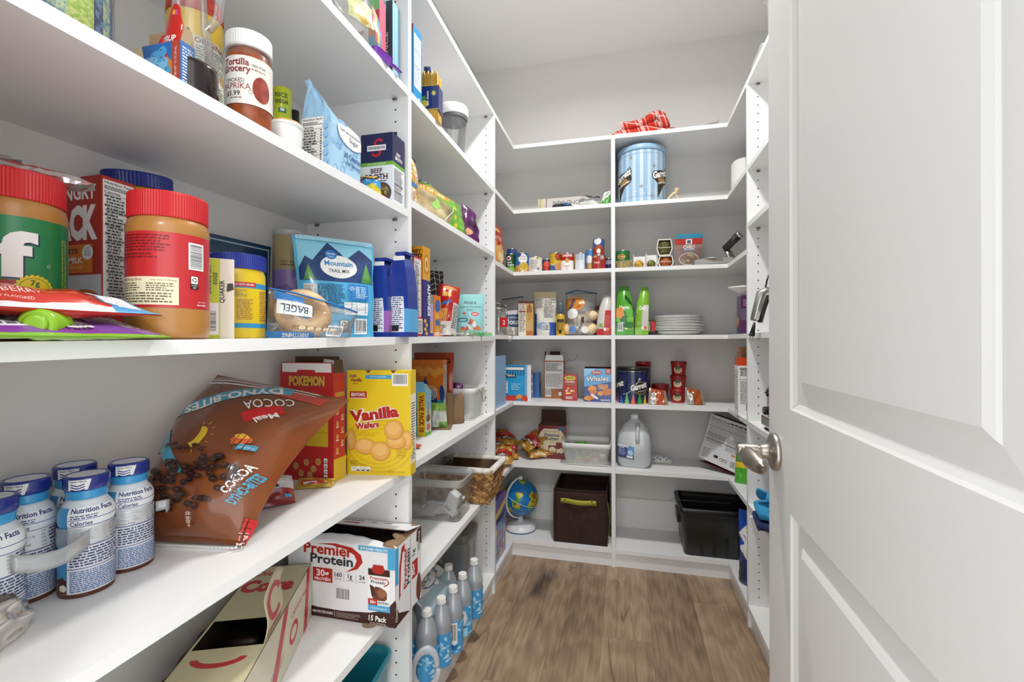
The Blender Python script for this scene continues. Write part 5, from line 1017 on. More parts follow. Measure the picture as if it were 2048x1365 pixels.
# ================================================================ second bay
def t2(k,y):return top2(k,y)
a=Art();a.rect(0,0,.055,.222,FO('#1f8fcc'));a.rect(.006,.05,.043,.15,PAPER);a.para(.009,.06,.036,.13,20,M('#5c8fb0'),3,.45);a.rect(.006,.155,.043,.001,BLACK);a.rect(.006,.11,.043,.001,BLACK);a.text('Pasta',.03,.015,.012,PAPER,shear=.3,a=.6)
f_=Art();f_.rect(0,.2,.15,.022,FO('#a8383a'))
one(carton_mb(.15,.055,.222,FO('#2c7fb8'),{'right':(None,a),'front':(None,f_)}),'pasta_box','light blue box against the back of the upright panel, high beside the spaghetti','box',(-.65,1.210,t2('B',1.21)))
t=thing('spaghetti_pack','opened spaghetti packet with navy paper band on the high shelf','pasta',(-.577,1.312,t2('B',1.31)),.12);NV=FO('#22306f')
SPG=noisy('spaghetti_strands','#c08a2c','#e3bb58',40,.4,stretch=(6,6,.05));mb=MB();mb.box(-.026,.026,-.02,.02,0,.138,SPG)
for k in range(26):x=-.024+(k%13)*.004;y=-.0205 if k<13 else .0205;mb.lathe([(.0018,.001),(.0018,.142+.004*((k*7)%3))],SPG,6,tr(x,y,0))
mb.build('spaghetti',t);mb=MB();a=Art();a.rect(0,0,.058,.075,NV);a.poly([(0,.003),(.02,.008),(.018,.045),(0,.04)],M('#5a8f3a'));a.ell(.014,.02,.014,.01,M('#d9c03a'),14)
for k in range(12):a.poly([(.043+.004*cos(k*pi/6-.25),.05+.004*sin(k*pi/6-.25)),(.043+.013*cos(k*pi/6),.05+.013*sin(k*pi/6)),(.043+.004*cos(k*pi/6+.25),.05+.004*sin(k*pi/6+.25))],M('#5f9fd8'))
a.ell(.043,.05,.006,.006,M('#e8d23a'),16);a.text('thin sheets',.027,.035,.007,PAPER,a=pi/2,bold=.02,w=.045);a.rect(0,.0,.058,.003,M('#d9b23a'));a.rect(0,.072,.058,.003,M('#d9b23a'))
mb.box(-.029,.029,-.0235,.0235,.030,.105,NV);a.put(mb,flat((-.029,-.0235,.03),(1,0,0),(0,0,1)));mb.build('band',t)
G=bagG([(-.026,.0,.135),(.004,-.004,.135),(-.004,0,.175),(-.024,.002,.178)],.004,.004,wr=.002,seed=3);o=pouch_mb(G,NV).build('wrapper_end',t)
x,y,r=cylX(877,936,-.566);z=t2('B',y);h=zat(213,x,y)-z;t=thing('canister','clear tapered canister with white pop lid on the high shelf','canister',(x,y,z),fc(x,y))
mb=MB();mb.lathe([(r*.66,0),(r*.70,.004),(r*.98,h*.80)],CLEARH,36,capt=False);mb.build('canister_body',t)
mb=MB();mb.lathe([(r*.95,h*.70),(r*.985,h*.735),(r*1.0,h*.76),(r*.98,h*.775)],M('#5d5f61',.5),36);mb.lathe([(r*1.02,h*.78),(r*1.04,h*.80),(r*1.04,h*.93),(r*.98,h*.965),(r*.9,h*.97)],M('#f0f0ee',.3),36);mb.lathe([(r*.5,h*.97),(r*.48,h),(r*.3,h)],M('#f0f0ee',.3),24);mb.build('lid',t)
G=bagG([(-.04,0,0),(.04,0,0),(.05,.02,.07),(-.03,.02,.08)],.02,.02,wr=.008,seed=4,ends=(.6,0));one(pouch_mb(G,M('#c43226',.8)),'red_cloth','red cloth on the topmost shelf above the blue box','cloth',(-.585,1.245,ZA+T),1.3)
mb=MB();mb.sheet(lambda u,v:(-.07+.06*v+.004*sin(9*u),u*.30,.004+.012*abs(sin(5*u))*(1-v*.4)+.003*sin(23*u)),26,5,PAPER,th=.0008);one(mb,'folded_paper','strip of crumpled white paper along the topmost shelf edge','paper',(-.556,1.60,ZA+T+.0005))
OAT=noisy('rolled_oats','#b08a5e','#eee0c6',90,.7,bump=.8);y=1.195;t=thing('oat_bag','clear bag of rolled oats with dark clip beside the upright panel','bag',(-.60,y,t2('C',y)),1.45)
G=bagG([(-.05,0,0),(.05,0,0),(.042,.01,.15),(-.044,.01,.155)],.03,.026,wr=.003,seed=6,ends=(.6,.1));a=Art();a.text('OATS',.0,.09,.016,M('#d9a32c'),a=pi/2,bold=.05);a.rect(-.02,.05,.03,.01,M('#3a7fc0'));a.text('QUICK',.024,.05,.013,M('#d9a32c'),a=pi/2,bold=.05)
pouch_mb(G,OAT,a,w=.1,h=.15,e0=.001).build('bag',t);mb=MB();mb.box(-.045,.045,.002,.018,.14,.152,BLACK,.002);mb.build('clip',t)
a=Art();w,h=.28,.16;a.rect(-.14,0,.28,.16,FO('#6cab2c'));CHP=noisy('corn_chips','#7f7050','#cbb98a',22,.6,lo=.3,hi=.7);a.poly([(-.14,.0),(.03,.0),(.04,.06),(-.02,.10),(-.14,.10)],CHP);a.poly([(-.14,.098),(.035,.103),(.055,.125),(-.14,.128)],FO('#c9922c'));a.text('HINT OF LIME',-.045,.107,.013,M('#f3e6c0'),bold=.02,w=.13)
a.text('TOSTITOS',-.03,.134,.028,BLACK,bold=.09,w=.2);a.text('TOSTITOS',-.03,.134,.028,PAPER,bold=.03,w=.2);a.line(.04,.06,.055,.09,.003,PAPER);a.line(.04,.06,-.01,.0,.003,PAPER)
for k in range(12):a.blob(.06+(k%3)*.03,.015+(k//3)*.035,.009,.009,FO(('#d9cf3a','#8cc63f','#4f8f22')[k%3]),k)
a.poly([(-.05,.06),(-.02,.09),(-.01,.06),(-.03,.045)],FO('#9fce6a'))
p0,p1=Vector((-.655,1.29,0)),Vector((-.572,1.60,0));G=bagG([p0,p1,(-.60,1.63,.125),(-.70,1.31,.165)],.035,.03,nx=22,ny=16,wr=.006,seed=16,ends=(.5,0))
one(pouch_mb(G,FO('#6cab2c'),a,w=w,h=h,e0=.001),'chip_bag','green lime tortilla chip bag slumped on its shelf','chip bag',(0,0,t2('C',1.45)))
a=Art();a.rect(-.06,0,.12,.16,FO('#5a1f5c'));a.blob(.0,.08,.03,.02,FO('#3d1440'),4);a.blob(-.03,.04,.02,.015,FO('#d8a070'),6)
G=bagG([(-.05,0,0),(.06,.0,0),(.05,.02,.14),(-.02,.02,.15)],.022,.02,wr=.007,seed=18,ends=(.5,0));one(pouch_mb(G,FO('#5a1f5c'),a,w=.12,h=.16),'chip_bag','dark purple snack bag beside the green chip bag','chip bag',(-.59,1.70,t2('C',1.7)),1.25)
one(carton_mb(.14,.03,.235,FO('#4f9a3a'),{'right':(FO('#4f9a3a'),None)}),'green_box','green box edge showing beside the upright panel, next to the red nutrition box','box',(-.642,1.155,t2('M',1.155)))
a=Art();a.rect(0,0,.055,.225,M('#c2383c'));a.nutri(.005,.056,.044,.163);a.bars(.008,.008,.04,.042,5,True)
a.ell(.012,.05,.006,.006,M('#2f78b8'),12)
one(carton_mb(.14,.055,.225,M('#c2383c'),{'right':(None,a)}),'cereal_box','red cereal box with white nutrition side, beside the almond cereal box','cereal box',(-.640,1.199,t2('M',1.2)))
a=Art();a.rect(0,0,.05,.262,M('#2b2f78',.4));a.rect(0,.165,.05,.097,FO('#d79a1c'));a.ell(.025,.212,.019,.03,M('#b8791c'),20);a.ell(.025,.212,.013,.022,M('#e6c27a'),18);a.ell(.025,.212,.006,.011,M('#a8641c'),14);a.text('ALMONDS',.02,.065,.017,PAPER,al='l',a=-pi/2,bold=.04)if False else a.text('ALMONDS',.033,.155,.017,PAPER,al='l',a=-pi/2,bold=.04,w=.095)
for k in range(4):a.blob(.015+.01*(k%2),.045-.012*k,.009,.006,M('#d9a850'),k)
f_=Art();f_.rect(0,.165,.15,.097,FO('#d79a1c'));f_.text('HONEY',.12,.243,.010,BLACK,bold=.04);f_.text('ROASTED',.11,.228,.012,BLACK,bold=.05)
one(carton_mb(.15,.05,.262,M('#2b2f78',.4),{'right':(None,a),'front':(None,f_)}),'cereal_box','tall navy and gold cereal box with almond lettering down its side','cereal box',(-.643,1.254,t2('M',1.25)))
a=Art();a.rect(-.08,0,.16,.24,M('#191919',.6))
for k in range(9):
 a.line(-.08+k*.02,0,-.08+k*.02,.24,.0012,PAPER)
 for j in range(12):a.line(-.08+k*.02,j*.02+(0 if k%2 else .008),-.06+k*.02,j*.02+(.008 if k%2 else 0)+.004,.0012,PAPER)
G=pouch_grid(.16,.24,.07,seed=22,wr=.004,lean=.06);one(pouch_mb(G,M('#191919',.6),a,w=.16,h=.24),'pouch','black and white herringbone pouch behind the small orange box','pouch',(-.70,1.52,t2('M',1.52)),.75)
a=Art();a.rect(0,0,.036,.128,M('#b3a0cc'));a.rect(0,.10,.036,.028,M('#8f8a86'));
for k in range(3):a.rect(0,.012+k*.012,.036,.006,M('#d8a63c'))
a.rect(0,0,.036,.01,M('#33348a'));one(carton_mb(.11,.036,.128,M('#b3a0cc'),{'right':(None,a)}),'snack_box','slim lavender box between almond cereal box and orange box','box',(-.630,1.299,t2('M',1.3)))
a=Art();a.rect(0,0,.055,.128,FO('#e07a1c'));a.blob(.03,.095,.02,.02,FO('#1f5fa8'),3,.12);a.rect(.008,.082,.044,.008,FO('#1f5fa8'));a.blob(.026,.06,.014,.012,M('#e8b23c'),5);a.blob(.03,.042,.018,.012,FO('#1f5fa8'),6);a.blob(.03,.022,.016,.014,M('#d9a04a'),8);a.para(.006,.003,.044,.01,2,PAPER,3)
one(carton_mb(.11,.055,.128,FO('#e07a1c'),{'right':(None,a)}),'snack_box','small orange box with blue shapes in front of herringbone pouch','box',(-.629,1.347,t2('M',1.35)))
a=Art();a.rect(-.05,0,.10,.19,FO('#b3241f'));a.rect(-.05,0,.10,.05,M('#d9d6d0',.35));a.para(-.045,.008,.05,.03,5,PRINTG,3);a.rect(.022,.02,.028,.10,M('#d2cfca',.35));a.para(.024,.025,.024,.09,14,PRINTG,4);a.rect(-.05,.05,.05,.045,M('#c98a3c'));a.blob(-.03,.07,.018,.016,M('#e0b06a'),4);a.poly([(-.05,.10),(.01,.118),(.01,.128),(-.05,.11)],FO('#2f78c0'));a.rect(-.03,.14,.04,.018,M('#d9a24a'));a.blob(.0,.175,.03,.008,M('#c98a3c'),6)
G=bagG([(-.045,0,0),(.04,.0,0),(.065,.035,.175),(-.01,.04,.19)],.026,.022,wr=.006,seed=25,ends=(.5,0));one(pouch_mb(G,FO('#b3241f'),a,w=.10,h=.19,e0=.001),'cracker_bag','red and white cracker bag leaning beside the teal melts pouch','bag',(-.615,1.50,t2('M',1.5)),.55)
a=Art();w,h=.116,.165;TL=FO('#94cfd0');a.rect(-w/2,0,w,h,TL);a.rect(-w/2,.15,w,.002,M('#7fbcbe'));a.text('Amara',0,.125,.014,M('#23484c'),bold=.01,w=.05);a.text('Organic Smoothie',0,.110,.009,M('#23484c'),w=.088);a.text('Melts',0,.097,.009,M('#23484c'));a.ell(.02,.085,.017,.008,M('#cf4a5a'),18);a.para(.009,.081,.022,.007,2,PAPER,3);a.ell(-.028,.062,.02,.009,M('#1f7f8a'),18);a.para(-.042,.058,.028,.007,2,PAPER,4);a.ell(-.024,.088,.006,.005,M('#cf4a5a'),10)
for k,(x,y)in enumerate(((.005,.06),(.012,.052),(0,.05),(.03,.032),(.038,.028),(-.03,.028),(-.02,.024),(-.036,.022),(-.01,.03),(.02,.028))):a.blob(x,y,.008,.007,M(('#d9685a','#e08a3c','#b8485a')[k%3]),k)
a.poly([(-.01,.045),(.018,.022),(-.005,.026)],M('#f0e6c8'));a.blob(.018,.045,.008,.012,PAPER,4);a.rect(-w/2,0,w,.012,M('#5fae6a'))
x,y=-.598,1.73;G=pouch_grid(w,h,.045,seed=27,wr=.002,lean=.05);one(pouch_mb(G,TL,a,w=w,h=h),'melts_pouch','teal organic smoothie melts pouch at the end of its shelf','pouch',(x,y,t2('M',y)+.002),fc(x,y))
mb=MB();GLIME=clear('green_clear_plastic',tint=(.55,.95,.6),gloss=.3,body=.45,bodycol=(.45,.85,.5));mb.box(-.009,.009,-.13,.13,0,.016,GLIME,.003);mb.box(-.0085,.0085,-.15,-.13,0,.012,M('#57c06a',.35),.003)
one(mb,'bag_clip','long green plastic bag clip along the shelf edge before the melts pouch','clip',(-.5675,1.785,t2('M',1.785)),0)
mb=MB();R=random.Random(4)
for k in range(7):crumple(mb,R.uniform(-.01,.01),-.07+.023*k,.006+.003*(k%2),.012,.017,.006,foil,k,2,.5)
one(mb,'foil_wrapper','crumpled silver foil wrapper lying before the red cracker bag','wrapper',(-.572,1.572,t2('M',1.57)),-.03)
a=Art();w,h=.16,.25;a.rect(0,0,w,h,FO('#d9741c'));a.rect(0,0,w,.10,FO('#2f9aa8'))
for k in range(9):a.blob(.02+k*.017,.10+.025*((k*5)%3),.013,.032,FO(('#2a3f78','#d9741c')[k%2]),k,.3)
for k in range(6):a.blob(.03+k*.024,.20+.01*(k%2),.02,.013,FO('#e89a3c'),k+4,.35)
a.blob(.075,.14,.03,.012,FO('#c9661c'),3);a.ring(.115,.125,.022,.026,.003,M('#cfd8c8'),22);a.para(.1,.108,.032,.034,7,M('#cfd8c8'),3);a.text('O',.10,.045,.014,M('#bfe6e6'));a.text('oz',.125,.045,.011,M('#bfe6e6'))
s_=Art();s_.rect(0,0,.04,h,FO('#d9741c'));s_.rect(0,0,.04,.1,FO('#8fc6cc'));s_.nutri(.006,.08,.03,.15)
one(carton_mb(w,.04,h,FO('#d9741c'),{'front':(None,a),'right':(None,s_)}),'cracker_box','orange and teal cracker box behind the light blue value pack','box',(-.748,1.64,t2('D',1.64)))
a=Art();a.rect(-.09,0,.18,.28,FO('#a8401c'));a.text('Turtle',.02,.245,.02,PAPER,shear=.3,bold=.02,a=pi);a.rect(.04,.238,.035,.016,FO('#2a1c18'));a.text('chips',.057,.25,.009,FO('#e8a03c'),a=pi);G=pouch_grid(.17,.275,.026,seed=31,wr=.003,top='seal');one(pouch_mb(G,FO('#a8401c'),a,w=.18,h=.28),'chip_bag','rust brown chip bag standing behind the orange and teal box','chip bag',(-.738,1.697,t2('D',1.7)),0)
a=Art();w,d,h=.15,.048,.150;a.rect(0,0,w,h,FO('#4aa3d8'));a.rect(0,.036,w,.06,FO('#2f78bc'));a.rect(w-.03,0,.03,h,M('#e3c51f'));a.text('VALUE PACK 10',w-.011,.012,.016,M('#a8301f'),al='r',a=-pi/2+pi,bold=.04)if False else a.text('VALUE PACK 10',w-.022,h-.010,.017,M('#a8301f'),al='l',a=-pi/2,bold=.05,w=.125)
a.text('QUAKER',w-.058,.085,.008,PAPER,al='r',a=-pi/2+pi,bold=.02);a.ell(w-.043,.062,.009,.010,M('#e0c0a0'),14);a.poly([(w-.056,.066),(w-.03,.07),(w-.034,.082),(w-.052,.08)],M('#23345c'));a.rect(w-.055,.008,.02,.022,FO('#2a4f9a'))
s_=Art();s_.rect(0,0,d,h,M('#cfd8c8'));s_.rect(0,.09,d,.06,M('#9fd0e8'));s_.text('CHEWY',.03,.085,.012,M('#a8701c'),a=pi/2,bold=.04);s_.blob(.025,.06,.016,.014,M('#8a4a2a'),3);s_.blob(.025,.03,.016,.012,M('#c95a4a'),4);s_.rect(0,0,d,.014,M('#6ba83c'));
t=thing('snack_box','light blue value pack snack box with yellow end and open top','box',(-.732,1.463,t2('D',1.46)));carton_mb(w,d,h,FO('#4aa3d8'),{'front':(None,a),'right':(None,s_)},top=False).build('box',t)
flap_mb(w*.98,.035,-3,FO('#79c0e4'),FO('#79c0e4'),'front',w,d,h).build('flap',t);flap_mb(d*.9,.03,-30,FO('#9fd6ea'),KRAFT,'right',w,d,h).build('flap',t)
t=thing('cardboard_box','small torn brown cardboard box opened toward the aisle','cardboard box',(-.672,1.60,t2('D',1.6)),.30);KB=M('#86694b',.85);mb=MB()
mb.box(-.045,.045,-.05,.05,0,.0015,KB);mb.box(-.045,-.0435,-.05,.05,.0015,.115,KB);mb.box(-.0435,.045,.0485,.05,.0015,.115,KB);mb.build('box',t)
mb=MB();mb.sheet(lambda u,v:(.046+.042*u,.049+.015*u,.004+(.108-.012*sin(7*u))*v),6,4,KB,th=.0014);mb.build('flap',t);mb=MB();mb.sheet(lambda u,v:(-.045+.09*u,.0485-.0*v,.113+.012*v*(.5+.5*sin(9*u))),8,2,KB,th=.0014);mb.build('flap',t)
G=bagG([(-.03,0,0),(.03,0,0),(.025,.012,.085),(-.03,.012,.09)],.014,.01,wr=.005,seed=3,ends=(.5,0));a=Art();a.rect(-.03,0,.06,.09,M('#d9dcd0',.35));a.rect(-.03,.06,.06,.03,FO('#8fbf4a'));a.rect(.0,.0,.03,.02,FO('#6ba83c'));one(pouch_mb(G,M('#d9dcd0',.35),a,w=.06,h=.09),'snack_packet','green and white packet inside the torn brown box','packet',(-.672,1.592,t2('D',1.59)+.003),.4)
def mesh_mat(name,col,sc):
 m,nt,b,N,L=node_mat(name);b.inputs['Base Color'].default_value=lin(col);b.inputs['Roughness'].default_value=.4;out=nt.nodes['Material Output']
 tc=N('ShaderNodeTexCoord');sp=N('ShaderNodeSeparateXYZ');L(tc.outputs['Object'],sp.inputs[0])
 def mt(op,a,b_=None):
  n=N('ShaderNodeMath');n.operation=op
  for i,v in enumerate((a,b_)):
   if v is None:continue
   if isinstance(v,(int,float)):n.inputs[i].default_value=v
   else:L(v,n.inputs[i])
  return n.outputs[0]
 h_=mt('ADD',sp.outputs[0],sp.outputs[1]);u=mt('MULTIPLY',mt('ADD',h_,sp.outputs[2]),sc);v=mt('MULTIPLY',mt('SUBTRACT',h_,sp.outputs[2]),sc)
 d=lambda q:mt('ABSOLUTE',mt('SUBTRACT',mt('FRACT',q),.5));s=mt('MAXIMUM',d(u),d(v));k=mt('LESS_THAN',s,.31)
 t_=N('ShaderNodeBsdfTransparent');mx=N('ShaderNodeMixShader');L(k,mx.inputs[0]);L(b.outputs[0],mx.inputs[1]);L(t_.outputs[0],mx.inputs[2]);L(mx.outputs[0],out.inputs[0]);return m
MESHW=mesh_mat('white_expanded_metal','#dcdcd8',125);WM=M('#ecebe8',.35)
def mesh_basket(label,loc,rz,w,d,h,rim=.022,hand=1):
 t=thing('mesh_basket',label,'basket',loc,rz);q=lambda k:rrect(w*k,d*k,.025*k)
 mb=MB();loft(mb,[(q(.82),.004),(q(.84),.008),(q(.965),h-rim)],MESHW,True,True,False);mb.build('mesh_body',t)
 mb=MB();loft(mb,[(q(.965),h-rim),(q(1.0),h-rim+.002),(q(1.0),h-.002),(q(.985),h),(q(.955),h-.002),(q(.945),h-rim)],WM,True,False,False);rm=mb.build('rim',t)
 mb=MB();BRS=M('#a08c62',.3,.8)
 for s in(-1,1):mb.tube([(s*w*.5,-.03,h-.012),(s*(w*.5+.004),-.028,h+.008),(s*(w*.5+.006),0,h+.012),(s*(w*.5+.004),.028,h+.008),(s*w*.5,.03,h-.012)]if hand==0 else[(s*w*.5,-.03,h-.008),(s*(w*.5+.012),-.03,h-.02),(s*(w*.5+.016),-.018,h-.06),(s*(w*.5+.016),.018,h-.06),(s*(w*.5+.012),.03,h-.02),(s*w*.5,.03,h-.008)],.0016,BRS,6)
 mb.build('handle',rm)
 for s in(-1,1):mb=MB();mb.tube([(-w*.40,s*d*.36,.003),(-w*.46,s*d*.40,.003),(w*.46,s*d*.40,.003),(w*.40,s*d*.36,.003)],.002,WM,6);mb.build('base_wire',t)
 return t
mesh_basket('small white mesh basket with gold wire handle beside the torn brown box',(-.662,1.826,t2('D',1.82)),.06,.150,.19,.128)
G=bagG([(-.03,0,0),(.03,0,0),(.026,.01,.13),(-.028,.01,.135)],.012,.01,wr=.004,seed=7,ends=(.4,0));a=Art();a.rect(-.03,0,.06,.13,FO('#6a1f6c'));a.blob(0,.10,.014,.01,FO('#b8489a'),3);a.blob(.01,.115,.008,.006,FO('#d9c0d8'),4)
one(pouch_mb(G,FO('#6a1f6c'),a,w=.06,h=.13),'candy_packet','purple packet sticking up from the small white mesh basket','packet',(-.682,1.80,t2('D',1.8)+.012),.3)
mb=MB();crumple(mb,0,0,.008,.016,.012,.008,M('#c2543a',.5),3,2);one(mb,'wrapper_scrap','small orange-red wrapper scrap lying by the upright panel','wrapper',(-.615,1.285,t2('D',1.285)))
z=t2('E',1.62);w,d,h=.222,.165,.150;t=thing('clear_tub','clear plastic tub holding white packets beside the wicker basket','tub',(-.676,1.612,z),.03);mb=MB();q=lambda k:rrect(w*k,d*k,.022*k)
loft(mb,[(q(.86),0),(q(.88),.004),(q(.96),h-.028)],CLEARH,True,True,False);loft(mb,[(q(.86),.003),(q(.945),h-.02)],CLEARH,True,True,False);mb.build('tub_body',t)
mb=MB();o_=rrect(w,d,.022,3);loft(mb,[(q(.965),h-.028),(q(1.0),h-.026),(q(1.01),h-.006),(q(1.03),h-.004),(q(1.03),h),(q(.98),h),(q(.965),h-.02)],FROST,True,False,False)
for k in range(26):x=-w/2+.02+k*(w-.04)/25;mb.box(x-.0006,x+.0006,-d/2-.003,-d/2+.001,h-.026,h-.006,FROST)
mb.build('rim',t)
WP=M('#e6e6e4',.4)
for k,(x,y,zz,a_,b_)in enumerate(((-.045,-.035,.004,.2,0),(.0,-.012,.006,.5,.1),(.052,-.030,.010,-.3,.9),(-.03,.03,.006,.1,.2))):
 mb=carton_mb(.052,.036,.020,WP)if k==2 else pouch_mb(bagG([(-.04,-.02,0),(.04,-.02,0),(.04,.02,.012),(-.04,.02,.016)],.014,.002,wr=.003,seed=k,ends=(.3,.3)),WP)
 a=Art();a.para(-.03 if k!=2 else .004,.004,.05 if k!=2 else .044,.012,3,PRINTG,k,.5)
 if k==2:mb=carton_mb(.05,.034,.075,WP,{'front':(None,Art().para(.006,.01,.03,.012,2,PRINTG,3)),'right':(None,Art().para(.006,.03,.02,.015,2,PRINTG,4))})
 o=one(mb,'white_packet',('white wrapped packet lying flat in the clear tub, nearest the panel','white wrapped packet lying across the middle of the clear tub','white box leaning on the packets inside the clear tub','white wrapped packet at the back of the clear tub')[k],'packet',(-.676+x,1.612+y,z+zz+(.012 if k==2 else 0)),a_)
 o.rotation_euler=(0,.45 if k==2 else 0,a_)
WA=noisy('water_hyacinth','#7a4f26','#b98a52',14,.6,stretch=(1,1,2),bump=.3,lo=.3,hi=.7);WAS=[WA,noisy('water_hyacinth_light','#9a6b38','#d0aa6c',14,.6,stretch=(1,1,2),bump=.3,lo=.3,hi=.7),noisy('water_hyacinth_brown','#5f3a1a','#94663a',14,.6,stretch=(1,1,2),bump=.3,lo=.3,hi=.7)];WB=noisy('water_hyacinth_dark','#2a180b','#553718',14,.8,bump=.3);CORD=noisy('white_cord','#d6d0c4','#efece4',60,.8,bump=.4)
z=t2('E',1.8);t=thing('wicker_basket','brown woven basket with white cord rim overhanging the shelf','basket',(-.653,1.816,z));W2,D2,Hh=.285,.198,.132
def side_pt(s,u,v,o=0):
 k=.86+.14*v;hw,hd=W2/2*k+o,D2/2*k+o
 return{0:(-hw+2*hw*u,-hd,Hh*v),1:(hw,-hd+2*hd*u,Hh*v),2:(hw-2*hw*u,hd,Hh*v),3:(-hw,hd-2*hd*u,Hh*v)}[s]
mb=MB()
for s in range(4):mb.sheet(lambda u,v:side_pt(s,u,v,-.006),2,2,WB,th=.004)
mb.add([side_pt(0,0,0,-.002),side_pt(0,1,0,-.002),side_pt(2,0,0,-.002),side_pt(2,1,0,-.002)],[(3,2,1,0)],WB)
R=random.Random(8);rows=6
for s in range(4):
 n=11 if s%2==0 else 8
 for r_ in range(rows):
  for i in range(n+1):
   for q_ in(0,1):
    u=(i+.5*(r_%2)+.25*q_)/n;v=(r_+.27+.46*q_)/rows
    if u>1.02:continue
    c=Vector(side_pt(s,min(u,1),v,.0005));du=(Vector(side_pt(s,.6,v))-Vector(side_pt(s,.4,v))).normalized();up=(Vector(side_pt(s,.5,.9))-Vector(side_pt(s,.5,.1))).normalized();nr=du.cross(up)
    an=.55*(1 if q_ else-1)+R.uniform(-.12,.12);L_=(W2 if s%2==0 else D2)/n*.86;A_=du*cos(an)+up*sin(an);B_=-du*sin(an)+up*cos(an)
    vs=[];fs=[]
    for a1 in range(7):
     tt=-1+2*a1/6;ww=.0088*max(.12,1-abs(tt)**2.2)
     for b1 in range(4):bb=-1+2*b1/3;vs.append(c+A_*tt*L_+B_*bb*ww+nr*((.0075*(1-tt*tt)+.0015*q_+.001)*(1-.75*bb*bb)))
    fs=[(a1*4+b1,(a1+1)*4+b1,(a1+1)*4+b1+1,a1*4+b1+1)for a1 in range(6)for b1 in range(3)]
    vs=[Vector((p.x,p.y,max(p.z,.0008)))for p in vs];mb.add(vs,fs,WAS[R.randrange(3)],True)
mb.build('woven_body',t);mb=MB()
for s in range(4):
 mb.tube([side_pt(s,k/10,1.02,.0005)for k in range(11)],.0105,CORD,10)
 n=44 if s%2==0 else 34
 for k in range(n):c=Vector(side_pt(s,(k+.5)/n,1.02,.0005));ax='Y' if s%2==0 else 'X';mb.tube([c+Vector((0,.0112*cos(q*pi/4),.0112*sin(q*pi/4))if s%2==0 else(.0112*cos(q*pi/4),0,.0112*sin(q*pi/4)))for q in range(8)],.0019,CORD,4,True)
o=mb.build('rim',t);o['label']='white cord wrapped rim'
G=bagG([(-.05,-.02,0),(.05,-.02,0),(.045,.02,.05),(-.05,.02,.06)],.022,.01,wr=.006,seed=5,ends=(.3,0));a=Art();a.rect(-.05,0,.1,.06,M('#dfe0e0',.35));a.blob(.0,.04,.02,.01,FO('#3a7fc0'),3);a.blob(.02,.03,.01,.008,FO('#c0392b'),4);one(pouch_mb(G,M('#dfe0e0',.35),a,w=.1,h=.06),'snack_packet','white and blue packet lying inside the wicker basket','packet',(-.685,1.815,z+.045))
mb=MB();mb.sheet(lambda u,v:(-.04+.0*u+.02*v,-.07+.13*u,.15*v),3,3,M('#a9a7a4',.4),th=.002);one(mb,'grey_board','grey flat board leaning inside the wicker basket','board',(-.745,1.815,z+.012))
mb=MB();mb.tube([(0,-.06+.12*k/12,.15+.004*sin(k))for k in range(13)],.004,CLEARH,6);mb.sheet(lambda u,v:(.0+.02*v,-.06+.12*u,.15*v),3,3,CLEARH,th=.001);one(mb,'plastic_cover','clear plastic cover standing beside the grey board in wicker basket','lid',(-.742,1.815,z+.012))
z=.086;WTR=clear('water_bottle_plastic',tint=(.93,.97,1),gloss=.35,body=.34,rough=.08,bodycol=(.9,.94,.97))
BP=[(.024,0),(.031,.006),(.0325,.02),(.0325,.05),(.0305,.058),(.0325,.066),(.0325,.11),(.0308,.118),(.0325,.126),(.0315,.140),(.0255,.165),(.0175,.183),(.0125,.190),(.0125,.197)]
def water_art(kind,seed):
 a=Art();a.rect(-.1,.006,.2,.104,FO('#3f9fd8'));R=random.Random(seed)
 for k in range(46):a.ell(R.uniform(-.1,.1),R.uniform(.012,.104),.0075,.004,FO(('#b5e0f4','#85c8ea')[k%2]),10,R.uniform(0,3))
 if kind==1:a.rect(-.02,.04,.036,.068,PAPER);a.bars(-.02,.04,.036,.068,seed);a.para(-.022,.02,.04,.016,4,M('#2a5f98'),3)
 if kind==2:a.ell(0,.072,.018,.03,PAPER,20);a.text('Purified',0,.08,.006,BLACK,w=.028,a=1.3);a.text('Water',.006,.075,.006,BLACK,a=1.3);a.ring(0,.072,.018,.03,.001,M('#2a4f98'),20);a.rect(-.02,.008,.04,.03,FO('#a9dcf2'))
 return a
WARTS=[water_art(0,3),water_art(1,5),water_art(2,7)]
def water_bottle(x,y,kind,label,rz):
 t=thing('water_bottle',label,'water bottle',(x,y,z),rz,'bottled water pack');mb=MB();mb.lathe(BP,WTR,24);bd=mb.build('bottle',t)
 mb=MB();pr=[(r_+.0004,q)for r_,q in BP if .005<=q<=.112]
 mb.lathe(pr,FO('#4fa8dc'),24,capb=False,capt=False);wrap(mb,WARTS[kind],pr,24,.0325,0,.0003);mb.build('wrapper',bd)
 mb=MB();ribbed(mb,.0145,.1975,.2105,PAPER,24,.0006);mb.lathe([(.0155,.1935),(.0155,.196)],PAPER,20);mb.build('cap',t);return t
for k,(x,y,kd)in enumerate(((-.583,1.285,0),(-.566,1.357,0),(-.553,1.427,1),(-.552,1.515,2),(-.546,1.622,0))):
 water_bottle(x,y,kd,('water bottle nearest the upright panel, behind torn white film','water bottle second along the front row, blue bubble wrapper','water bottle with a barcode on its wrapper','water bottle with a round white emblem on its wrapper','water bottle at the far end of the front row, blue wrapper')[k],fc(x,y)-.1)
for k,(x,y)in enumerate(((-.652,1.30),(-.640,1.372),(-.628,1.445),(-.622,1.56),(-.72,1.31),(-.712,1.39),(-.702,1.47),(-.695,1.55))):water_bottle(x,y,k%3 if k<4 else 0,'water bottle in the rear rows under the printed shrink film',fc(x,y))
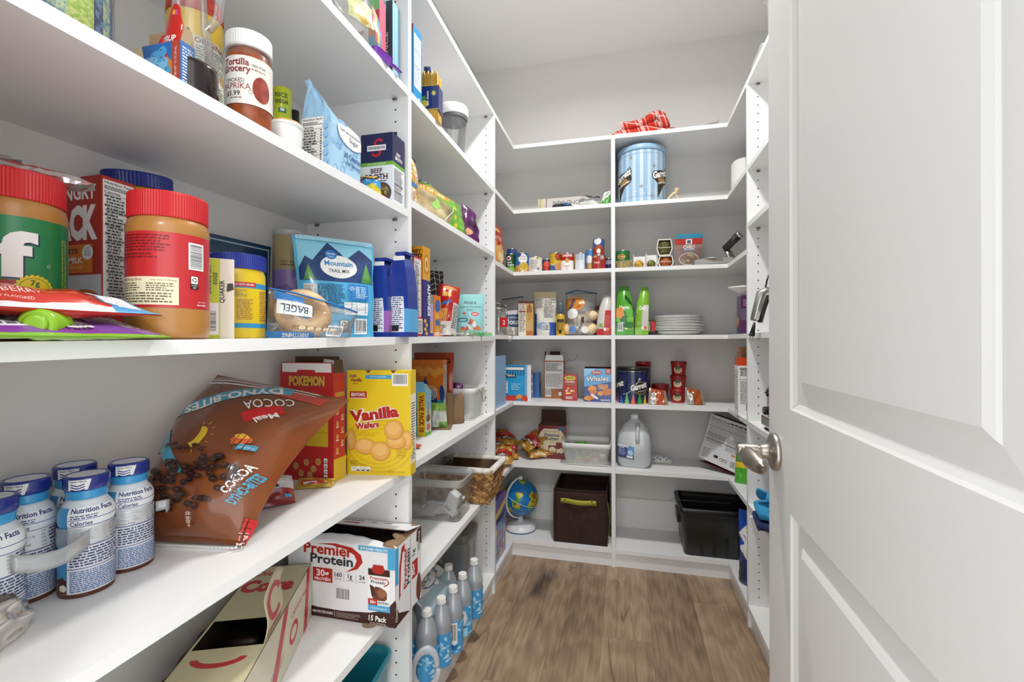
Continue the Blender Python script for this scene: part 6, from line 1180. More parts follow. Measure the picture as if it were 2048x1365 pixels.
t=thing('shrink_film','torn printed shrink film stretched over the water bottles','film',(0,0,z));mb=MB();FILM=clear('printed_shrink_film',tint=(.85,.94,1),gloss=.3,body=.5,rough=.12,bodycol=(.66,.85,.95))
S_=lambda u,v:(-.775+.19*v+.012*sin(6*u),1.31+.29*u+.015*v,.216+.016*sin(13*u+2*v)*(1-v)+.012*sin(5*u)-.055*max(0,v-.62)/.38-.05*max(0,u-.85)/.15)
nu,nv=26,14;mb.sheet(S_,nu,nv,FILM,th=.0005);mb.build('film',t);a=Art();a.poly([(.02,.07),(.26,.075),(.26,.15),(.02,.14)],PAPER);a.ring(.13,.11,.085,.035,.003,M('#2a4f98'),30);a.ell(.20,.115,.022,.02,FO('#2a5fa8'),20);a.text('Great',.20,.117,.009,PAPER,bold=.02);a.text('Value',.20,.106,.008,PAPER,bold=.02);a.text('Purified',.10,.112,.02,M('#2b3f6b'),w=.075);a.text('Drinking Water',.10,.093,.012,M('#2b3f6b'),w=.075)
mb=MB();a.put(mb,lambda u,v,e:Vector(S_(u/.29,v/.19))+Vector((0,0,e)),[.29*k/nu for k in range(nu+1)],[.19*k/nv for k in range(nv+1)],.0012);mb.build('print',t)
mb=MB();WF=clear('white_torn_film',gloss=.25,body=.38,rough=.2,bodycol=(.92,.93,.95));mb.sheet(lambda u,v:(-.553+.036*cos(2*pi*u)*(.62+.38*v)+.004*sin(8*u),1.212+.016*cos(2*pi*u)*(.62+.38*v)-.01*v*(1-v),.085+.068*sin(2*pi*u)*(.62+.38*v)),30,4,WF,th=.0005);mb.build('torn_edge',t)
t=thing('food_container','grey clear food container with dark lid behind the water bottles','container',(-.70,1.80,z));mb=MB();q=lambda k:rrect(.17*k,.15*k,.02*k);GC=clear('smoky_plastic',tint=(.8,.8,.8),gloss=.3,body=.3,bodycol=(.6,.6,.6));loft(mb,[(q(.9),0),(q(1),.21)],GC,True,True,False);mb.build('container_body',t);mb=MB();loft(mb,[(q(1.03),.21),(q(1.05),.215),(q(1.05),.24),(q(.98),.245)],M('#77736f',.4));mb.build('lid',t)
# ================================================================ back wall, left of the divider
def X(px,y):return onY(px,683,y).x
def face(pl,pr,pt,yf,k,z=None):
 """left x, width and height of a front face spanning columns pl..pr on plane y = yf"""
 x0,x1=X(pl,yf),X(pr,yf);z=top(k)if z is None else z
 return(x0+x1)/2,x1-x0,zat(pt,(x0+x1)/2,yf)-z
z=top('B');x0,w,h=face(1074,1178,392,2.40,'B');a=Art();a.rect(-w/2,0,w,h,M('#cfcac3',.4));a.rect(-w/2,0,.03,h,M('#d9cdb0'));a.rect(-w/2+.012,0,.004,h,M('#b39a3c'));a.rect(-w/2+.045,0,.004,h,M('#8a2a30'));a.text('HOMEMADE',.03,h*.72,.026,M('#2a2826'),a=pi,w=.17)
G=pouch_grid(w,h,.03,seed=41,wr=.004,lean=.35);one(pouch_mb(G,M('#cfcac3',.4),a,w=w,h=h),'flat_pouch','pale pouch with upside-down lettering leaning on the upper corner shelf','pouch',(x0,2.40,z))
x0,w,h=face(1096,1150,402,2.355,'B');G=bagG([(-w/2,0,0),(w/2,0,0),(w*.30,.06,h),(-w*.28,.06,h*.96)],.016,.014,wr=.005,seed=6,ends=(.4,0));a=Art();a.rect(-w/2,0,w,h,FO('#17181d'));a.blob(.025,h*.62,.03,h*.22,FO('#2464b4'),3);one(pouch_mb(G,FO('#17181d'),a,w=w,h=h),'black_bag','small black and blue bag before the pale pouch','bag',(x0,2.355,z))
x0,w,h=face(1150,1205,388,2.40,'B');G=bagG([(-w/2,0,0),(w/2,-.01,0),(w/2,.03,h*.9),(-w*.35,.03,h)],.03,.02,wr=.012,seed=9,ends=(.5,0));t=thing('clear_wrap','crumpled clear wrapped packet beside the pale pouch','packet',(x0,2.40,z));a=Art();a.rect(-w*.3,h*.72,.1,.008,BLACK);a.rect(-w*.35,.0,w*.7,h*.4,M('#d5d8cf',.4));pouch_mb(G,CLEAR,a,w=w,h=h).build('wrap',t)
x0,w,h=face(1200,1221,380,2.36,'B');a=Art();a.rect(-.04,0,.08,h,FO('#4a9a35'));a.poly([(-.04,h*.3),(.04,h*.75),(.04,h),(-.04,h)],PAPER);
for k in range(3):a.line(-.02+k*.014,h*.5+k*.01,.0+k*.014,h*.85,.004,BLACK)
G=bagG([(-w/2,0,0),(w/2,0,0),(w/2,.02,h),(-w*.1,.02,h*.9)],.012,.01,wr=.003,seed=2,ends=(.4,0));one(pouch_mb(G,FO('#4a9a35'),a,w=.08,h=h),'green_packet','green and white packet against the divider on the upper shelf','packet',(x0,2.36,z))
mb=MB();mb.lathe([(.0001,0),(.012,.003),(.010,.012),(.0001,.016)],M('#d98a80',.6),14);one(mb,'pink_eraser','tiny pink rubber cap by the pin holes of the upper corner shelf','eraser',(-.585,2.04,z))
z=top('C');a=Art();a.rect(-.1,0,.2,.2,FO('#b02a22'));a.rect(-.06,.165,.09,.015,M('#d9b56a'));a.text('BUTTERY',-.01,.122,.020,M('#f0dfc8'),w=.11);a.rect(-.1,0,.06,.115,FO('#e08a2c'));a.blob(.0,.06,.055,.045,M('#dcb26a'),3);a.blob(.01,.04,.04,.03,M('#efd9a8'),5);a.rect(-.1,0,.2,.018,M('#d9d4cc'))
G=pouch_grid(.2,.2,.06,seed=44,wr=.003,lean=-.02);one(pouch_mb(G,FO('#b02a22'),a,w=.2,h=.2),'bread_mix_bag','red and orange buttery bread bag at the corner of the can shelf','bag',(-.605,2.118,z),1.50)
def L_(*ops):
 a=Art()
 for f in ops:f(a)
 return a
def food(col,band=None,words=(),blobs=(),lab=None):
 a=Art();a.rect(-.12,0,.24,.11,FO(col))
 if band:a.rect(-.12,band[0],.24,band[1],FO(band[2]))
 for(x,y,rx,ry,c)in blobs:a.ell(x,y,rx,ry,FO(c),18)
 for(s,x,y,h,c,w)in words:a.text(s,x,y,h,M(c),bold=.02,w=w)
 return a
r,h=.0365,.109
def row(pl,pr,pt,yf,label,art,lab,base=STEEL,zz=None,turn=0,kind='food cans on the back shelf'):
 x,y,r=cylY(pl,pr,yf);zb=z if zz is None else zz;return tin('food_can',label,x,y,zb,r,zat(pt,x,y-r*.5)-zb,art,fc(x,y)+turn,lab=lab,group=kind),x,y,r
row(1012,1031.5,508,2.318,'dark green vegetable can at the left end of the can row',food('#1f4a24',None,[('Style',-.008,.05,.009,'#e9efe0',.03),('Beans',.0,.036,.012,'#e9efe0',.036)],[(-.012,.075,.014,.012,'#f0f0f0'),(-.012,.075,.01,.006,'#c0392b'),(.0,.015,.03,.018,'#7fae4a')]),'#1f4a24')
row(1014,1034,498,2.405,'blue and red can standing behind the dark green can',food('#33528f',(.06,.05,'#a8342f')),'#33528f')
row(1030,1058,507,2.312,'blue and white corn can, largest label of kernels in the row',food('#3a74b4',(.0,.035,'#d99a5a'),[('Golden',.006,.078,.008,'#c04a4a',.03),('Corn',.008,.064,.010,'#6aa04a',.03)],[(.006,.07,.026,.024,'#f1f1ee'),(.01,.03,.024,.024,'#e9d9a0'),(.01,.03,.021,.02,'#c9a82c'),(-.016,.088,.012,.010,'#2a5a9c')]),'#3a74b4')
row(1057,1085,514,2.318,'white backed can with a green top band',food('#e4e1dc',(.082,.03,'#a8c070'),(),[(.012,.07,.010,.006,'#b8b04a')]).para(-.026,.012,.04,.05,8,M('#a39a94'),3).rect(.01,.01,.012,.012,M('#7a7672')),'#e4e1dc')
row(1084,1104,519,2.36,'short dark blue and red can set back in the row',food('#2b3d5c',None,(),[(.0,.03,.028,.02,'#b53a2c'),(.0,.045,.02,.014,'#d0543a')]),'#2b3d5c')
row(1100,1124,506,2.33,'yellow and blue can with a bowl picture',food('#d3b02a',(0,.035,'#3f66a0'),[('BEANS',-.016,.03,.008,'#f0e8d0',.02)],[(.012,.075,.018,.02,'#7a2a1c'),(.012,.075,.014,.015,'#b04a2c'),(.012,.025,.018,.018,'#c98a4a')]),'#d3b02a')
a=food('#f0eeea',(.052,.06,'#b3241f'),[('Campbells',0,.072,.015,'#f5f2ee',.058),('TOMATO',0,.018,.008,'#b3241f',.03),('SOUP',0,.007,.005,'#b3241f',.016)],[(0,.05,.010,.011,'#c9a24a')]);row(1121,1148,507,2.322,'red and white soup can with script lettering',a,'#f0eeea')
row(1144,1151,512,2.40,'narrow yellow can edge behind the red and white soup can',food('#d9a23c'),'#d9a23c')
row(1150,1173,507,2.318,'white and blue can turned to its plain back',food('#dfe3e6',(.095,.02,'#4a7ab8')).para(-.022,.05,.04,.045,8,M('#8fa8c4'),3).rect(.022,.0,.02,.1,FO('#3f6fae')),'#dfe3e6')
row(1172,1191,500,2.375,'blue bean can set back beside the stacked red cans',food('#4a86c4',(0,.03,'#d9944a'),(),[(-.008,.06,.018,.022,'#f1f1ee'),(.0,.03,.02,.014,'#c9a45a')]),'#4a86c4')
(t,x,y,r2)=row(1184,1212,511,2.322,'dark red can carrying another can on top',food('#a3302a',None,[('Beans',-.01,.03,.013,'#e8c9a0',.03)],()).rect(.008,.05,.018,.04,PAPER).para(.009,.05,.016,.04,8,PRINTG,3).rect(-.03,.06,.02,.012,M('#d9a06a')),'#a3302a')
hb=zat(511,x,y-r2*.5)-z
row(1186,1209,478,2.332,'blue and red can stacked on the dark red can',food('#3a5f9e',(0,.035,'#a83a24'),(),[(-.006,.072,.02,.02,'#eef0f0'),(.018,.09,.009,.007,'#c0392b'),(.0,.035,.022,.016,'#b04a2a'),(.0,.02,.01,.012,'#f0f0ec')]),'#3a5f9e',zz=z+hb)
row(1211,1226,517,2.36,'small purple can against the divider',food('#4a3f7c',(.03,.02,'#c9c4dc')),'#4a3f7c')
z=top('D');x,y,r=cylX(978,1014,-.57);t=thing('swing_top_jar','glass swing-top jar with red tag at the corner of the flour shelf','jar',(-.60,2.16,z+.0),.9)
mb=MB();GL=clear('clear_glass',tint=(.97,.99,.98),gloss=.4,body=.05);mb.lathe([(.038,0),(.042,.005),(.042,.10),(.034,.112),(.034,.118)],GL,28);mb.build('jar',t);mb=MB();mb.lathe([(.036,.120),(.037,.124),(.037,.13),(.02,.135)],GL,28);mb.build('lid',t)
mb=MB();mb.box(-.022,.022,-.0445,-.0425,.04,.085,RED);a=Art();a.text('2',0,.012,.02,PAPER,bold=.02);a.put(mb,flat((0,-.0446,.04),(1,0,0),(0,0,1)));mb.build('tag',t);mb=MB();mb.tube([(.036,-.01,.128),(.05,-.012,.10),(.052,0,.08),(.05,.012,.10),(.036,.01,.128)],.0014,STEEL,6);mb.tube([(.052*cos(k*.4),.052*sin(k*.4),.145+.02*sin(k*.4))for k in range(16)],.0014,STEEL,6);mb.build('clasp',t)
G=bagG([(-.045,-.01,0),(.045,-.01,0),(.04,.01,.05),(-.04,.01,.06)],.03,.02,wr=.008,seed=12,ends=(.4,0));one(pouch_mb(G,clear('brown_clear_film',gloss=.3,body=.4,bodycol=(.55,.42,.34))),'candy_wrap','crumpled clear wrapper lying before the swing-top jar','wrapper',(-.590,2.245,z),.9)
mb=MB();mb.sheet(lambda u,v:(.012*u-.01,-.001,-.034+.03*v+.004*sin(6*u)),6,3,foil,th=.0006);one(mb,'loose_clip','small scrap of foil hanging over the shelf edge under the swing-top jar','foil scrap',(-.55,2.20,z))
x0,w,h=face(1001,1041,592,2.40,'D');t=thing('flour_bag','zip bag of flour with navy label beside the swing-top jar','bag',(x0,2.42,z));w*=1.1
G=bagG([(-w/2,0,0),(w/2,0,0),(w/2,.03,h),(-w/2,.03,h*.93)],.045,.04,wr=.006,seed=20,ends=(.6,0));a=Art();a.rect(-w/2,0,w,h*.62,M('#e3e1dc',.6));a.rect(-w*.2,h*.2,w*.7,h*.32,M('#2a4a78',.4));a.text('all purpose',w*.15,h*.42,.012,PAPER,w=.065);a.text('flour',w*.13,h*.27,.028,PAPER,bold=.03,w=.07)
pouch_mb(G,CLEAR,a,w=w,h=h,e0=.001).build('bag',t);mb=MB();mb.tube([(-w/2,.027,h*.93),(0,.028,h*.965),(w/2,.029,h)],.005,M('#35507a',.35),6,flat=.5);mb.build('zip_strip',t)
x0,w,h=face(1036,1065,602,2.33,'D');a=Art();a.rect(0,0,w,h,M('#c9a25a'));a.rect(0,0,w*.5,h*.92,M('#e2dccf'));a.para(.004,.02,w*.42,h*.8,18,M('#8a6a5a'),3);a.rect(0,h*.92,w,h*.08,M('#5a1f1c'));a.rect(.002,h*.68,w*.46,.006,M('#8a2a2a'));a.blob(w*.74,h*.75,w*.2,h*.16,M('#9a6424'),4);a.blob(w*.76,h*.55,w*.18,h*.12,M('#c98f3c'),5);a.rect(w*.52,0,w*.46,h*.14,M('#b8692a'))
s_=Art();s_.rect(0,0,.06,h,M('#2b2320'));s_.rect(.004,h*.84,.05,.016,M('#b8332a'));s_.para(.006,h*.1,.045,h*.65,14,M('#d9cfc0'),4)
one(carton_mb(w,.06,h,M('#c9a25a'),{'front':(None,a),'right':(None,s_)}),'mix_box','tan and brown baking mix box on the flour shelf','box',(x0,2.36,z),.12)
x0,w,h=face(1066,1111,583,2.36,'D');a=Art();a.rect(-w/2,0,w,h,M('#dcd8cc',.4));a.rect(-w/2,h*.86,w,h*.14,M('#d3c39a',.35));a.para(-w*.42,h*.62,w*.4,h*.22,10,PRINTG,3);a.para(.0,h*.40,w*.42,h*.42,16,PRINTG,4);a.rect(w*.22,0,w*.28,h*.30,FO('#2f55a8'));a.rect(-w/2,0,w*.14,h*.5,FO('#3a5a9c'));a.ell(-.01,h*.22,.03,.02,M('#8fa8cc'),16);a.bars(-w*.1,.02,.04,.04,7)
G=pouch_grid(w,h,.07,seed=47,wr=.004);one(pouch_mb(G,M('#dcd8cc',.4),a,w=w,h=h),'cookie_mix_pouch','tall cream and blue pouch beside the baking mix box','pouch',(x0,2.395,z))
x,y,r=cylY(1112,1130,2.36);hh=zat(604,x,y)-z;t=thing('spray_bottle','slim yellow bottle with grey cap beside the bun bag','bottle',(x,y,z),fc(x,y));a=Art();a.rect(-.1,0,.2,hh*.52,FO('#d3a81f'));a.rect(-.02,hh*.38,.04,.018,M('#3a3a3a'));a.para(-.018,.02,.036,hh*.3,8,M('#5a4a1c'),3);a.rect(-.008,.01,.014,.02,BLACK);pr=[(r,0),(r,hh*.55),(r*.6,hh*.64)];mb=MB();mb.lathe(pr,FO('#d3a81f'),24);wrap(mb,a,pr,24,r);mb.build('bottle',t);mb=MB();mb.lathe([(r*.62,hh*.58),(r*.66,hh*.9),(r*.5,hh)],M('#5b6770',.35),20);mb.build('cap',t)
x0,w,h=face(1128,1190,583,2.37,'D');t=thing('bun_bag','clear zip bag of bread buns with blue zip','bag',(x0,2.40,z))
G=bagG([(-w*.42,0,0),(w*.45,0,0),(w*.52,.05,h*.97),(-w*.5,.04,h)],.06,.045,nx=18,ny=18,wr=.006,seed=52,ends=(.6,.05));a=Art();a.ell(-w*.18,h*.70,.055,.04,FO('#d98f2c'),24);a.text('BREAD',-w*.22,h*.66,.018,M('#2a3a6c'),a=1.2,bold=.06,w=.07);a.poly([(-w*.1,h*.60),(.0,h*.68),(.005,h*.64),(-w*.1,h*.57)],M('#b03a2c'));a.ell(-w*.25,h*.46,.03,.028,PAPER,18);a.rect(.01,h*.25,.015,.03,BLACK);a.ell(-.04,h*.1,.02,.018,FO('#5f8fd0'),16);a.ell(.03,h*.1,.02,.018,PAPER,16)
pouch_mb(G,clear('bun_bag_film',gloss=.25,body=.16),a,w=w,h=h,e0=.001).build('bag',t);mb=MB();mb.tube([(-w*.5,.038,h*.98),(-.02,.03,h*1.05),(w*.54,.05,h*.97)],.008,M('#3a6a98',.35),6,flat=.5);o=mb.build('zip_strip',t);mb=MB()
BUN=noisy('bread_bun','#cfa06a','#ecd6ac',12,.7,bump=.2)
for k,(bx_,bz,s)in enumerate(((-.055,.03,1),(.045,.032,1.05),(.0,.085,.95),(.055,.10,.9))):
 mb=MB();mb.ball((0,0,0),.036*s,BUN,18,None,1.25,.95,1);mb.v=[(p[0],p[1],p[2]*.85)for p in mb.v];tag(mb.build('bread_bun',None,(x0+bx_,2.405,z+bz+.004)),('bread bun lying at the lower corner of the clear zip bag nearer the yellow bottle','bread bun at the lower corner of the clear zip bag nearer the red pouch','bread bun in the middle of the clear zip bag','uppermost bread bun in the clear zip bag')[k],'bun','buns in the zip bag')
x0,w,h=face(1180,1210,612,2.50,'D');a=Art();a.rect(-w/2,0,w,h,M('#9c6f4c',.4));a.ell(0,h*.62,.05,.03,M('#d3c2b0'),20);a.text('bread',0,h*.6,.018,M('#8a4a3a'),w=.05);G=bagG([(-w*.7,0,0),(w*.5,0,0),(w*.5,.03,h),(-w*.6,.03,h*1.0)],.05,.04,wr=.006,seed=55,ends=(.6,.1));one(pouch_mb(G,M('#9c6f4c',.4),a,w=w,h=h),'bread_bag','brown bread bag set back behind the bun bag','bag',(x0,2.52,z))
def side_bag(name,label,pl,pr,pt,yf,k,main,low,side,txt=None,tw=.0,z=None,lean=0,greens=False):
 """gusset bag standing with its folded top to one side"""
 x0,w,h=face(pl,pr,pt,yf,k);t=thing(name,label,'bag',(x0,yf+.05,top(k)),0);mb=MB();d=.09;secs=[]
 for f,g,q in((.95,.9,0),(1,1,.015),(1,1,.3),(.95,.92,.5),(.84,.66,.72),(.64,.34,.88),(.50,.05,1)):secs.append(([(-w/2*f+lean*q*q,-d/2*g),(lean*q*q,-d/2*g*1.08),(w/2*f+lean*q*q,-d/2*g),(w/2*f+lean*q*q,d/2*g),(-w/2*f+lean*q*q,d/2*g)],h*q))
 loft(mb,secs,FO(main),True,True,True);a=Art();a.rect(-w/2,0,w,h*.16,FO(low));a.rect(0,h*.1,w*.46,h*.52,FO(side));a.rect(-w*.34,h*.2,w*.24,h*.09,FO('#7fb03a')if not greens else PAPER);a.ell(w*.08,h*.15,.008,.008,PAPER,12);a.ell(w*.26,h*.15,.008,.008,FO('#e07a2c'),12)
 def fn(x_,y_,e):
  q=y_/h;zs=[s_[1]for s_ in secs];i=max(0,min(len(zs)-2,sum(1 for v in zs[1:-1]if v<y_)));f=(y_-zs[i])/(zs[i+1]-zs[i]);A,B=secs[i][0],secs[i+1][0]
  pa=[A[k_][0]+(B[k_][0]-A[k_][0])*f for k_ in range(3)];ya=[A[k_][1]+(B[k_][1]-A[k_][1])*f for k_ in range(3)];u=max(-1,min(1,x_/(w/2)))
  return Vector((pa[1]+(pa[2]-pa[1])*u if u>0 else pa[1]+(pa[0]-pa[1])*-u,(ya[1]+(ya[2]-ya[1])*abs(u))-e-.0005,y_))
 if txt:a.text(txt,-w*.02,h*.52,.02,PAPER,bold=.03,w=w*.6)
 if greens:
  for q_ in range(10):a.blob(-w*.3+(q_%4)*w*.2,h*(.2+.12*(q_//4)),.018,.016,FO(('#2f7a2a','#6fbf3a','#1f5f2a')[q_%3]),q_)
  a.blob(-w*.28,h*.45,.022,.03,FO('#e08a2c'),3);a.bars(-w*.4,h*.08,.025,.04,3)
 a.put(mb,fn,[-w/2,-w/4,0,w/4,w/2],[s_[1]for s_ in secs]);mb.build('bag',t);return t,w,h,secs
side_bag('snack_pouch','red and white gusset pouch with folded top against the divider',1193,1222,590,2.34,'D','#d5d0c8','#b3241f','#b8262a',lean=.02)
z=top('E');sn='snack boxes on the back shelf'
one(carton_mb(.2,.016,.24,M('#8fb4d8',.4)),'folder_box','thin pale blue carton standing against the upright panel, beside the blue fruit bar box','box',(-.582,2.10,z),pi/2)
x0,w,h=face(995,1050,731,2.31,'E');BL=FO('#2a9fd8');a=Art();a.rect(0,0,w,h,BL)
for k in range(50):a.rect(.006+(k%10)*w*.098,h*.72+(k//10)*h*.055,w*.055,h*.032,M('#1f4f78'))
a.rect(w*.1,h*.87,w*.86,h*.07,PAPER);a.rect(w*.30,h*.66,w*.38,h*.10,BLACK);a.text("That's it.",w*.49,h*.685,.013,PAPER,bold=.03,w=w*.32);a.rect(w*.12,h*.22,w*.26,h*.33,PAPER);a.para(w*.13,h*.24,w*.23,h*.29,8,PRINTG,3);a.para(w*.5,h*.3,w*.35,h*.2,4,M('#8fd0ee'),4);a.blob(w*.05,h*.28,w*.07,h*.16,FO('#6fbf3a'),3)
for k,c in enumerate(('#d8402c','#e3b02c','#d8402c','#c93a3a','#e3a02c','#d8402c')):a.ell(w*(.04+.19*k),h*.07,w*.12,h*.12,FO(c),18,0,0,pi)if k in(0,4)else a.ell(w*(.04+.19*k),h*.06,w*.11,h*.11,FO(c),18)
a.rect(0,0,w,.002,BL);a.ops=[o for o in a.ops]
t=thing('fruit_bar_box','bright blue fruit bar box with red apples along its bottom','box',(x0,2.335,z+.0005));
carton_mb(w,.05,h,BL,{'front':(None,a)}).build('box',t)
x0,w,h=face(1050,1061,731,2.36,'E');a=Art();a.rect(0,0,.05,h,M('#ecebe8'))
for k in range(4):a.blob(.025,h*(.12+.22*k),.018,.018,FO('#c43a3a'),k,.1)
one(carton_mb(.10,.05,h,M('#ecebe8'),{'right':(None,a)}),'berry_box','white box with strawberries down its side, next to the blue fruit bar box','box',(x0+w/2-.05,2.395,z))
x0,w,h=face(1060,1078,746,2.46,'E');a=Art();a.rect(0,0,w,h,FO('#3a76b8'));a.rect(w*.2,.01,w*.3,h*.2,PAPER);s_=Art();s_.rect(0,0,.05,h,FO('#4a7aa8'));s_.rect(0,h*.6,.05,h*.3,M('#c9a24a'));one(carton_mb(w*1.6,.05,h,FO('#3a76b8'),{'front':(None,a),'right':(None,s_)}),'bar_box','small dark blue box set back behind the strawberry box','box',(x0-w*.3,2.49,z))
x0,w,h=face(1088,1127,722,2.455,'E');a=Art();a.rect(0,0,w,h,M('#a9683a'));a.rect(.004,h*.26,w-.008,h*.70,PAPER);a.para(.008,h*.72,w-.018,h*.22,9,PRINTG,3);a.para(.008,h*.3,w-.018,h*.36,14,M('#8a8682'),4);a.bars(.006,.01,w*.28,h*.2,6);a.rect(w*.72,h*.08,w*.16,h*.09,PAPER)
s_=Art();s_.rect(0,0,.06,h,M('#9a5a30'));s_.blob(.03,h*.3,.02,.03,M('#4a3a6a'),3);t=thing('cereal_box','opened brown cereal box with torn flaps showing nutrition side','cereal box',(x0,2.49,z),.05);carton_mb(w,.06,h,M('#a9683a'),{'front':(None,a),'right':(None,s_)},top=False,inner=KRAFTD).build('box',t)
KD=M('#4d3426',.8);flap_mb(w*.95,.03,-6,PAPER,PAPER,'front',w,.06,h).build('flap',t);flap_mb(w*.6,.05,-10,KD,KD,'back',w,.06,h).build('flap',t);flap_mb(.055,.05,-3,KD,KD,'left',w,.06,h).build('flap',t);mb=MB();mb.sheet(lambda u,v:(w/2+.07*v+.006*sin(9*v),-.02+.04*u*(1-.6*v),h-.02+.045*v+.012*sin(7*v)),3,10,KRAFT,th=.0012);mb.build('torn_flap',t)
x0,w,h=face(1126,1154,749,2.39,'E');a=Art();a.rect(0,0,w,h,FO('#b3282a'));a.ell(w/2,h*.85,w*.4,h*.09,FO('#d9c23a'),20);a.text('BUNNYS',w/2,h*.825,.009,M('#2a5f3a'),bold=.03,w=w*.5);a.text('Cheddar',w/2,h*.68,.010,PAPER,bold=.02,w=w*.7);a.rect(w*.25,h*.6,w*.5,.004,FO('#5fa03a'))
for k in range(7):a.blob(w*(.25+.12*(k%5)),h*(.28+.09*(k//3)),.007,.006,FO(('#e8a03c','#f0d0b0')[k%2]),k)
a.para(w*.2,h*.06,w*.5,h*.1,3,PAPER,4);s_=Art();s_.rect(0,0,.055,h,FO('#d9b52a'));s_.rect(.02,.02,.02,h*.5,M('#6a4a8a'))
one(carton_mb(w,.055,h,FO('#b3282a'),{'front':(None,a),'right':(None,s_)}),'cracker_box','small red and yellow cheddar cracker box','box',(x0,2.4175,z))
x0,w,h=face(1168,1223,738,2.37,'E');a=Art();a.rect(0,0,w,h,FO('#2a3f86'));a.poly([(0,h*.45),(w,h*.62),(w,h),(0,h)],FO('#58a8dc'));a.poly([(0,h*.75),(w*.4,h*.95),(w*.4,h),(0,h)],FO('#8fc8ea'));a.ell(w*.46,h*.88,w*.2,h*.07,FO('#b3322c'),20);a.text('Shullies',w*.46,h*.86,.010,PAPER,bold=.02,w=w*.3);a.text('Whales',w*.5,h*.62,.024,M('#16244f'),bold=.07,shear=.2,w=w*.8,a=.06);a.text('Whales',w*.5,h*.625,.024,PAPER,bold=.03,shear=.2,w=w*.8,a=.06);a.text('CHEDDAR',w*.68,h*.46,.012,FO('#e8a24a'),bold=.05,w=w*.4);a.text('CHEESE',w*.68,h*.38,.012,FO('#e8a24a'),bold=.05,w=w*.34);a.rect(w*.78,h*.83,w*.2,h*.17,FO('#b3322c'));a.text('12',w*.88,h*.89,.012,PAPER,bold=.04)
for k,(u,v,s)in enumerate(((.3,.4,1.3),(.34,.3,1.2),(.14,.1,1.1),(.26,.13,1),(.6,.26,1),(.85,.3,1.6))):a.blob(w*u,h*v,.016*s,.012*s,FO(('#e0952c','#d0701c')[k%2]),k,.2)
a.ell(w*.38,h*.16,w*.17,h*.035,PAPER,18,-.6);a.para(w*.6,h*.03,w*.36,h*.05,2,PAPER,3)
t=thing('whale_cracker_box','blue whale shaped cheese cracker box beside the divider','box',(x0,2.40,z));carton_mb(w,.055,h,FO('#2a3f86'),{'front':(None,a)},top=False,inner=KD).build('box',t);flap_mb(w,.03,-75,KD,KD,'front',w,.055,h).build('flap',t);flap_mb(w,.05,-80,M('#3a3438',.7),KD,'back',w,.055,h).build('flap',t)
z=top('F');GOLD=FO('#b8862c');
def gold_art(s):
 a=Art();a.rect(-.07,0,.14,.17,FO('#b8862c'));a.rect(-.07,.06,.14,.055,FO('#a82422'));a.poly([(-.06,.038),(.06,.046),(.06,.068),(-.06,.060)],FO('#2a1c18'));a.text("SNYDER'S",0,.047,.012,PAPER,bold=.03,w=.095,a=.06);a.blob(.0,.10,.035,.02,FO('#d8483a'),s);a.blob(.0,.015,.03,.01,M('#e0c9a0',.4),s+1);return a
gb=[(-.655,2.10,.0,.95,.1,0),(-.595,2.19,.0,.6,.1,0),(-.60,2.335,.0,.1,.1,1),(-.495,2.455,.0,.5,-.2,1),(-.62,2.25,.042,.45,.2,2),(-.535,2.40,.046,-.4,.3,2),(-.435,2.40,.0,.3,.2,1),(-.60,2.40,.050,.2,.2,2)]
GL_=('gold and red snack bag at the shelf corner nearest the upright panel','gold and red snack bag poking forward over the basket rim','gold snack bag in the middle of the heap front','gold snack bag leaning against the peanut butter cracker box','gold and red snack bag with dark name band lying on the heap','gold snack bag tipped with dark band on top of the heap','gold snack bag flat beside the peanut butter cracker box','red and gold snack bag uppermost at the back of the heap')
for k,(x,y,dz,rz,rx,lv)in enumerate(gb):
 G=bagG([(-.06,0,0),(.06,0,0),(.062,.05,.12),(-.06,.05,.125)],.024,.018,nx=18,ny=18,wr=.011,seed=60+k,ends=(0,0));o=one(pouch_mb(G,GOLD if k!=7 else FO('#a82422'),gold_art(k),w=.14,h=.17,e0=.001),'snack_bag',GL_[k],'snack bag',(x,y,z+dz+.012),rz,'gold snack bags heaped in the corner');o.rotation_euler=(-.75+.3*rx,(.06,-.1,.12,.25,-.2,.2,-.1,.25)[k],rz+(.1,-.3,.3,-.5,.5,-.4,.2,.7)[k]);o.location.z=z+dz+.0006-min((o.rotation_euler.to_matrix()@v.co).z for v in o.data.vertices)
x0,w,h=face(1076,1130,852,2.43,'F');a=Art();MR=FO('#7c1f22');a.rect(0,0,w,h,MR);a.ell(w*.5,h*.55,w*.5,h*.42,M('#e6d9b4',.4),28);a.rect(0,h*.9,w,h*.1,MR);a.text('NATURALLY FLAVORED',w*.5,h*.80,.007,M('#5a2a24'),w=w*.6);a.text('Peanut',w*.52,h*.67,.018,M('#2a2f5c'),bold=.02,w=w*.56);a.text('Butter',w*.52,h*.56,.018,M('#2a2f5c'),bold=.02,w=w*.5);a.text('2 PACKS',w*.5,h*.49,.006,M('#a8701c'));a.rect(w*.74,h*.86,w*.2,h*.1,FO('#2a5f98'));a.rect(w*.04,h*.93,w*.14,h*.035,BLACK)
for k in range(5):a.ell(w*.1,h*(.6-.08*k),w*.12,h*.045,M(('#c98f3c','#e3bd7a')[k%2]),16)
